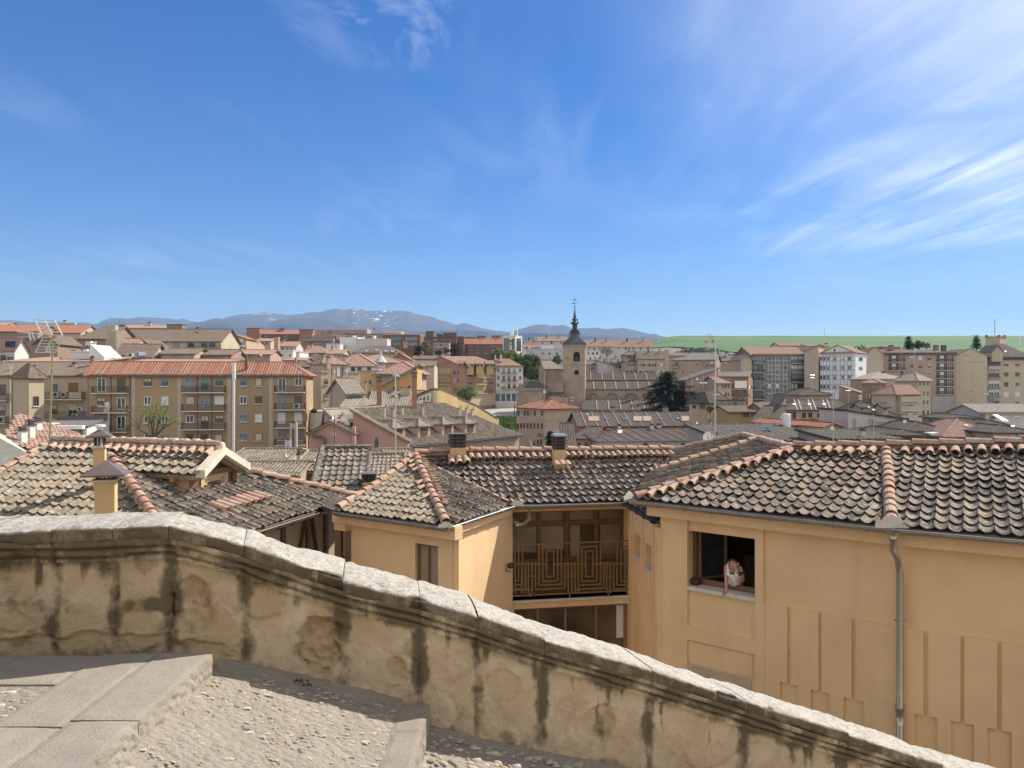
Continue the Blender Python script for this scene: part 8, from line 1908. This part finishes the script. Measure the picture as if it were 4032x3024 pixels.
Hs('small tiled lean-to with attic box in front of the pinkish gable', 'house', 4, 1295, 1500, 1140, 128, -16, 6, 'shed', rise=2.4, wall='pink_wall', rt='roof_dark', xsr=1620)
Hs('grey white gable wall with dark coping right of the lean-to', 'house', 4, 1470, 1640, 1120, 132, -6, 7, 'shedl', rise=4.2, wall='greywhite_wall', rt='roof_grey', over=.2)
ch5 = Hs('long cream house with tall brown windows under a grey tiled roof', 'house', 4, 1632, 2330, 1000, 160, 2, 10, 'hipl', yr=902, wall='house_cream', rt='roof_dark', over=.5, pitch=.4); ch5.win('F', [1680, 1734], [1068], 38, 76, 'd', False).win('F', [1838, 1908], [1074], 42, 76, 'd', False).win('F', [2008, 2064], [1074], 42, 62, 'dk', False).win('F', [2190, 2270], [1070], 36, 50, 'h', False).win('F', [1735], [1152], 34, 24, 'k', False)
for x in (1735, 1900, 2060): ch5.sky(x, 945, 30, 18, 'white_metal')
mb = MB(); pl = ch5.polys[0]
for x in (1715, 1760, 1870, 1920, 2035, 2080): t_, _ = ch5.at('F', x, 1000); mb.tube([ch5.L(t_+.8, pl[0][1], ch5.ze+pl[0][2]+.12), ch5.L(t_+2.4, pl[2][1], ch5.ze+pl[2][2]+.12)], .10, 5)
obj('cover_tiles', mb, 'sill_stone', ch5.roof)
Hs('brown roofed block with dark hip above the long cream house', 'house', 4, 1790, 2120, 840, 190, 0, 12, 'hip', yr=775, wall='rosebrown_wall', rt='roof_dark').chim(1890, 772, 850, 16, 'slab_dark')
Hs('small white box house left of the brown stepped houses', 'house', 5, 180, 262, 790, 195, 0, 6, 'flat', wall='greywhite_wall', rt='white_wall').panel('F', 235, 795, 256, 876, 'white_paint', .01, .2, 'white_panel')
Hs('brown gabled house with plain wall under a sloping rose roof', 'house', 5, 275, 480, 720, 196, -8, 9, 'shedl', rise=-1.6, wall='rosebrown_wall', rt='roof_rose', xsr=540, over=.2)
Hs('square brown tower house with small hip roof', 'house', 5, 515, 700, 680, 188, -10, 8, 'hip', yr=645, wall='brown_wall', rt='roof_rose', xsr=772).win('F', [595], [693], 66, 24, 'k', False).ac('F', 585, 828, 40, 34)
Hs('rose roofed ranges behind the brown tower house', 'house', 5, 590, 980, 640, 215, 0, 12, 'hip', yr=572, wall='beige_wall', rt='roof_pale').chim(738, 578, 620, 22, 'slab_dark').chim(940, 572, 612, 20, 'slab_dark')
tl5 = Hs('tall narrow house with sunlit front and brown shaded gable', 'house', 5, 1098, 1236, 645, 196, 26, 12, 'hip', yr=575, wall='house_cream', rt='roof_pale', xsl=860, over=.7); tl5.win('F', [1122, 1163, 1204], [690, 795, 888], 11, 40, 'd', False).win('F', [1120, 1160, 1205], [1000], 18, 52, 'd', False)
st5 = Hs('stepped house with sunlit cream balconies and a blank brown gable', 'house', 5, 868, 1130, 795, 178, 26, 12, 'hipl', yr=705, wall='house_cream', rt='roof_rose', xsl=620, over=.5)
for y in (840, 940, 1032): st5.win('F', [926, 1020], [y], 42, 52, 'kk', False).win('F', [973, 1055, 1080], [y+2], 18, 40, 'd', False); st5.balc('F', 905, 1110, y+32, out=.6, solid='house_cream')
st5.panel('F', 868, 805, 906, 1010, 'brown_wall', .001, .06, 'pilaster').win('L', [880], [842], 14, 50, 'k', False)
rd5 = Hs('dark dormered roof in front of the stepped brown houses', 'house', 5, 380, 880, 1020, 150, 2, 10, 'hip', yr=872, wall='house_cream', rt='roof_dark')
for x in (522, 760): Hs('cream dormer with a brown shutter in the dark roof' if x == 522 else 'plain cream dormer at the right end of the dark roof', 'dormer', 5, x-24, x+28, 935, 148, 2, 3, 'par', rise=.6, wall='house_cream', rt='roof_dark', name='dormer_storey', base=985).win('F', [x-4], [962], 18, 34, 'd', False)
rd5.sky(640, 968, 26, 16, 'white_metal').sky(580, 940, 24, 14, 'white_metal').sky(700, 985, 24, 14, 'white_metal')
for x, y0, y1 in ((600, 1050, 1190), (628, 1050, 1190), (432, 1060, 1160)): pass
gw = Hs('large blank grey wall with pale repair patch and thin flues', 'house', 5, 372, 980, 1065, 108, 3, 9, 'shedr', rise=1.2, wall='greywhite_wall', rt='roof_dark', over=.25, name='house'); gw.panel('F', 594, 1062, 612, 1200, 'sand_wall', .01, .18, 'flue').panel('F', 622, 1062, 640, 1200, 'sand_wall', .01, .18, 'flue').panel('F', 428, 1055, 446, 1168, 'grey_wall', .01, .18, 'flue').win('F', [446], [1183], 44, 16, 'k', False).panel('F', 665, 1092, 972, 1185, 'grey_wall', .001, .02, 'repair_patch')
for i, (xl, xr, ye, yr, D, c, wl_, rt_, yw_) in enumerate(((1745, 1920, 1165, 1128, 112, 4, 'beige_wall', 'roof_red', 20), (2062, 2230, 1185, 1150, 106, 4, 'sand_wall', 'roof_red', 14), (2080, 2330, 1130, 1105, 118, 4, 'rosebrown_wall', 'roof_red', 0))):
    Hs(['rust red gable roof over a beige wall before the cream house', 'small rust roofed gable next to the thin aerial', 'low rust roof behind the small gable'][i], 'house', c, xl, xr, ye, D, yw_, 9, 'perp' if i < 2 else 'par', yr=yr, wall=wl_, rt=rt_)
hv_ = thing('roof_vent', 'white cylindrical ventilation unit on the low roofs', 'vent', P(*px(4, 1648, 1205), 100)); q = P(*px(4, 1648, 1205), 100); mb = MB(); mb.lathe(q, [(.55, 0), (.55, 1.75), (.45, 1.9), (0, 1.9)], 12); obj('drum', mb, 'white_metal', hv_)
mr = Hs('wide ribbed brown metal roof sloping behind the wing ridge', 'house', 4, 1000, 2145, 1350, 86, 5, 14, 'shed', yr=1205, wall='grey_wall', rt='roof_dark', pitch=.9, amp=.10, over=.3); mr.sky(1440, 1226, 60, 22, 'glass')
Hs('ribbed grey metal roof running on behind the right wing', 'house', 5, 215, 930, 1275, 80, 2, 9, 'shed', yr=1205, wall='grey_wall', rt='roof_dark', pitch=.6, amp=.08, over=.3).chim(535, 1188, 1250, 46, 'greywhite_wall', 82).win('F', [], [], 1, 1)
for i, (xl, xr, ye, yr, D, rt_, wl_) in enumerate(((985, 1420, 1180, 1090, 100, 'roof_dark', 'red_brick'), (890, 1150, 1225, 1165, 84, 'roof_dark', 'slab_dark'), (1380, 2030, 1235, 1062, 96, 'roof_rose', 'brown_wall'), (1885, 2330, 1200, 1125, 92, 'roof_dark', 'sand_wall'), (1800, 2010, 1120, 1065, 104, 'roof_dark', 'greywhite_wall'), (1490, 1760, 1060, 1018, 125, 'roof_dark', 'brown_wall'))):
    h = Hs(['dark tiled roof over brick with two white awnings', 'dark slate hipped lantern roof just above the wing ridge', 'large faded rose roof right of the awnings', 'dark roof with skylights over a yellow wall at the edge', 'small dark gable with raised white panel', 'low dark roofs at the foot of the yellow gable'][i], 'house', 5, xl, xr, ye, D, 0, 10, 'hip', yr=yr, wall=wl_, rt=rt_, pitch=.3)
    if i == 0: h.panel('F', 1145, 1196, 1285, 1222, 'awning_white', .3, 2.2, 'awning').panel('F', 1290, 1192, 1412, 1216, 'awning_white', .3, 2.2, 'awning').win('F', [1200, 1320], [1258], 50, 50, 'k', False).chim(1252, 1075, 1160, 26, 'slab_dark')
    if i == 2: h.sky(1605, 1132, 26, 12, 'white_metal').sky(1898, 1176, 22, 10, 'white_metal').chim(1695, 1080, 1125, 20, 'rosebrown_wall')
    if i == 3: h.win('F', [2090, 2190], [1258], 44, 50, 'w', False).ac('F', 2150, 1225, 30, 26).sky(2095, 1142, 26, 14, 'white_metal')
wpn = thing('roof_panel', 'tilted white sheet panel catching the sun on a dark roof', 'panel', P(*px(5, 1965, 1060), 98)); mb = MB(); a, b2, c, d = [P(*px(5, x, y), D) for x, y, D in ((1882, 1015, 100), (1990, 1085, 96), (2052, 1082, 97), (1930, 1014, 101))]; mb.poly([a, b2, c, d]); mb.poly([p-V((0, 0, .12)) for p in (a, b2, c, d)], True); obj('sheet', mb, 'white_paint', wpn)
rb5 = Hs('white walled house with bold ribbed tile roof at the right edge', 'house', 5, 1758, 2330, 990, 130, 0, 9, 'par', yr=912, wall='greywhite_wall', rt='roof_pale', pitch=.5, amp=.13, over=.6); rb5.panel('F', 1755, 1000, 1800, 1080, 'red_brick', .01, .2, 'pilaster').win('F', [1880, 2000, 2140], [1050], 60, 36, 'ksh', False)
# lattice mast with aerial
lm = thing('lattice_mast', 'tall aerial mast on a small lattice base with orange tipped antenna', 'aerial', P(*px(4, 875, 1300), 60)); q = lambda x, y, dd=0: P(*px(4, x, y), 60+dd)
mb = MB(); mb.tube([q(868, 1310), q(880, 290)], .05, 6); mb.tube([q(880, 300), q(884, 255)], .05, 5)
for dx, dd in ((-38, .3), (10, -.4)): mb.tube([q(870+dx, 1300, dd), q(872+dx*.9, 1030, dd)], .03, 5)
for i in range(6): y = 1290-i*45; mb.tube([q(833, y, .3), q(882, y-40, -.4)], .018, 4); mb.tube([q(882, y, -.4), q(833, y-40, .3)], .018, 4)
mb.tube([q(875, 1000), q(833, 1040)], .04, 4); obj('mast', mb, 'pipe_steel', lm)
mb = MB()
for a, b2 in (((782, 182), (850, 268)), ((830, 180), (880, 268)), ((782, 182), (830, 180)), ((795, 205), (845, 205)), ((808, 225), (855, 225)), ((822, 245), (866, 245))): mb.tube([q(*a), q(*b2)], .018, 4)
obj('reflector', mb, 'tile_ridge', lm); mb = MB()
for a, b2 in (((780, 345), (840, 285)), ((815, 345), (872, 285)), ((780, 345), (815, 345)), ((790, 330), (828, 330)), ((805, 312), (845, 312)), ((750, 265), (870, 268))): mb.tube([q(*a), q(*b2)], .018, 4)
obj('reflector', mb, 'alu', lm); mb = MB(); mb.box(q(752, 276), V((.37, 0, 0)), V((0, .1, 0)), V((0, 0, .16))); obj('director', mb, 'orange', lm); mb = MB(); mb.box(q(838, 275), V((.14, 0, 0)), V((0, .1, 0)), V((0, 0, .2))); mb.box(q(873, 1282), V((.22, 0, 0)), V((0, .2, 0)), V((0, 0, .25))); obj('junction_box', mb, 'slab_dark', lm)
mast('thin aerial on the ribbed grey roof', 5, 214, 770, 1265, 70, .03, ((1165, 14, 3),)); mast('thin aerial in front of the brown houses', 5, 372, 705, 860, 120, .03, ((765, 70, 6),)); mast('thin aerial before the blank grey wall', 5, 636, 1010, 1285, 78, .03); mast('double beam aerial in front of the blank joining wall', 4, 1930, 640, 780, 140, .03, ((625, 70, 7), (655, 55, 6)))
mast('slim mast on the rose roof against the sky', 4, 2066, 115, 290, 268, .09); mast('tall slim mast on the roof penthouse at the right', 5, 1905, 15, 205, 262, .14); mast('hazy aerial in front of the pinkish block', 5, 1065, 335, 560, 150, .03, ((348, 20, 3),)); mast('white pole aerial at the right edge of the skyline', 5, 2165, 200, 265, 240, .2, mat='white_metal'); mast('thin pole on the hotel skyline', 3, 1018, 268, 400, 372, .10); mast('long aerial before the blank yellow gable', 5, 1820, 780, 900, 120, .03, ((800, 60, 7),)); mast('fishbone aerial before the blank grey wall near the cedar', 4, 745, 640, 780, 150, .03, ((712, 100, 7),)); mast('needle mast in the green field', 4, 262, 195, 290, 420, .12)
dish('small dish on the blank grey wall near the cedar', 4, 678, 665, 16, 200, 30, 'greywhite_wall'); dish('white dish above the grey roof near the thin aerial', 5, 965, 1088, 18, 98, -20); dish('white dish beside the thin aerial on the ribbed roof', 5, 200, 1155, 18, 88, 20); dish('flat white dish on the low parapet', 5, 680, 1066, 14, 104, 60)
# ================================================================ trees
broad('sparse spring tree with bare branches before the ochre apartment block', 1, 1335, 965, 1420, 520, 100, 'leaf_spring', 2300, .20, open_=.8, seed=3, trunk=.35)
broad('bright green tree beside the pink corner apartments', 3, 295, 808, 990, 205, 235, 'leaf_light', 2600, .65, seed=5, trunk=.1)
broad('big dark green tree between the cream apartments and the church', 3, 870, 535, 820, 270, 300, 'leaf_mid', 5200, .8, seed=6, trunk=.1); broad('green tree left of the church crossing behind the hotel', 3, 770, 545, 800, 150, 320, 'leaf_mid', 2400, .8, seed=16, trunk=.1)
broad('pale green spring tree below the white hotel tower', 3, 580, 495, 600, 160, 340, 'leaf_light', 2400, .8, seed=7, trunk=.1); broad('light green tree right below the white hotel tower', 3, 700, 510, 640, 150, 335, 'leaf_light', 2200, .8, seed=8, trunk=.1)
broad('small green tree at the foot of the belfry', 3, 1095, 545, 660, 90, 320, 'leaf_light', 1400, .7, seed=9, trunk=.1); broad('bare grey tree right of the bell openings', 3, 1525, 475, 580, 120, 345, 'leaf_bare', 1000, .5, seed=10, open_=.6)
broad('bare brown poplar beside the stepped brick apartments', 2, 1715, 425, 560, 95, 365, 'leaf_bare', 1500, .6, seed=11, open_=.4); broad('small spring tree by the brown stepped apartments', 2, 1890, 470, 560, 60, 370, 'leaf_bare', 800, .6, seed=12, open_=.4)
conifer('broad dark cedar left of the terracotta roofed flats', 3, 200, 430, 580, 185, 360, n=10, seed=2, ls=1.0, flat=True, name='cedar'); conifer('dark low cedar before the brown stepped apartments', 2, 1655, 460, 560, 150, 350, n=9, seed=4, ls=1.0, flat=True, name='cedar'); conifer('small dark pine between the two cedars', 2, 1830, 495, 570, 90, 352, n=8, seed=5, ls=.9, flat=True, name='pine_tree')
conifer('large dark cedar standing at the end of the church nave', 4, 360, 565, 1080, 860, 205, n=34, seed=6, ls=.95, droop=.5, name='cedar', jag=.45, bot=.1)
conifer('small dark spruce beside the pinkish house below the church', 3, 1032, 1205, 1345, 85, 116, n=20, seed=7, ls=.35, name='spruce'); conifer('blue green spruce on the skyline beside bushes behind the pinkish block', 5, 1005, 185, 345, 120, 330, n=16, seed=8, ls=.9, name='spruce'); conifer('lone dark spruce on the skyline left of the roof penthouse', 5, 1715, 178, 330, 110, 330, n=16, seed=9, ls=.9, name='spruce')
broad('rounded bush beside the skyline spruce', 5, 1110, 245, 345, 140, 335, 'leaf_scrub', 1500, .7, seed=13, trunk=.1); broad('bare hedge tree right of the skyline bushes', 5, 1195, 265, 345, 70, 338, 'leaf_bare', 600, .6, seed=14, open_=.5); broad('green bush on a roof terrace beside the yellow house', 4, 818, 952, 1040, 90, 148, 'leaf_light', 900, .4, seed=15, trunk=.1); broad('yellow green shrub at the base of the pinkish block', 5, 1425, 985, 1060, 40, 180, 'leaf_light', 500, .4, seed=17, trunk=.1)
broad('small green garden tree under the dormer roof end', 3, 672, 1135, 1195, 46, 130, 'leaf_light', 500, .35, seed=18, trunk=.1); broad('olive bush on the terrace by the apartment block corner', 2, 745, 1020, 1055, 70, 126, 'leaf_scrub', 500, .3, seed=19, trunk=.1)
mb = MB(); rr = random.Random(33)                                   # scrub along the foot of the field
for i in range(9000):
    kx = rr.uniform(.13, .46); y = rr.uniform(500, 640)+60*math.sin(kx*31); q = V((kx*y, y, 0)); dn_ = noise.noise(V((kx*16, y*.02, 2)))
    if dn_ < -.05: continue
    q.z = terrain(q.x, q.y)+rr.uniform(0, 1)**1.5*7*max(.15, dn_+.25); e1 = V((rr.uniform(-1, 1), rr.uniform(-1, 1), rr.uniform(-1, 1))).normalized()*rr.uniform(.6, 1.3); e2 = e1.cross(V((rr.uniform(-1, 1), 1, rr.uniform(-1, 1)))).normalized()*.9; mb.poly([q-e1, q+e2, q+e1, q-e2])
tag(obj('scrub', mb, 'leaf_scrub'), 'dark scrub and hedges along the foot of the green field', 'scrub', kind='stuff')
# the sunlit stone house across the stairway, behind the viewer, which the panes reflect
hb = thing('stone_house', 'sunlit stone house across the stairway mirrored in the window panes', 'house', (0, -8, -6)); mb = MB(); wb_ = Wall((-16, -6.5), (1, 0), (0, 1)); hol = [(3+i*4.2, 4.2+i*4.2, z, z+1.7) for i in range(7) for z in (1.2, 4.8)]; wb_.holed(mb, 0, 34, -7, 8.0, hol, .3); mb.bx(-16, 18, -16, -6.85, 7.9, 8.0); obj('wall', mb, 'pale_strip', hb)
mb = MB()
for a, b2, z0, z1 in hol: mb.poly([wb_.p(a, z0, -.28), wb_.p(b2, z0, -.28), wb_.p(b2, z1, -.28), wb_.p(a, z1, -.28)])
obj('window', mb, 'glass', hb); mb = MB(); wb_.box(mb, -.3, 34.3, 8.0, 8.4, -.5, .6); wb_.box(mb, -.2, 34.2, 7.6, 8.0, -.4, .3); obj('cornice', mb, 'pale_strip', hb)
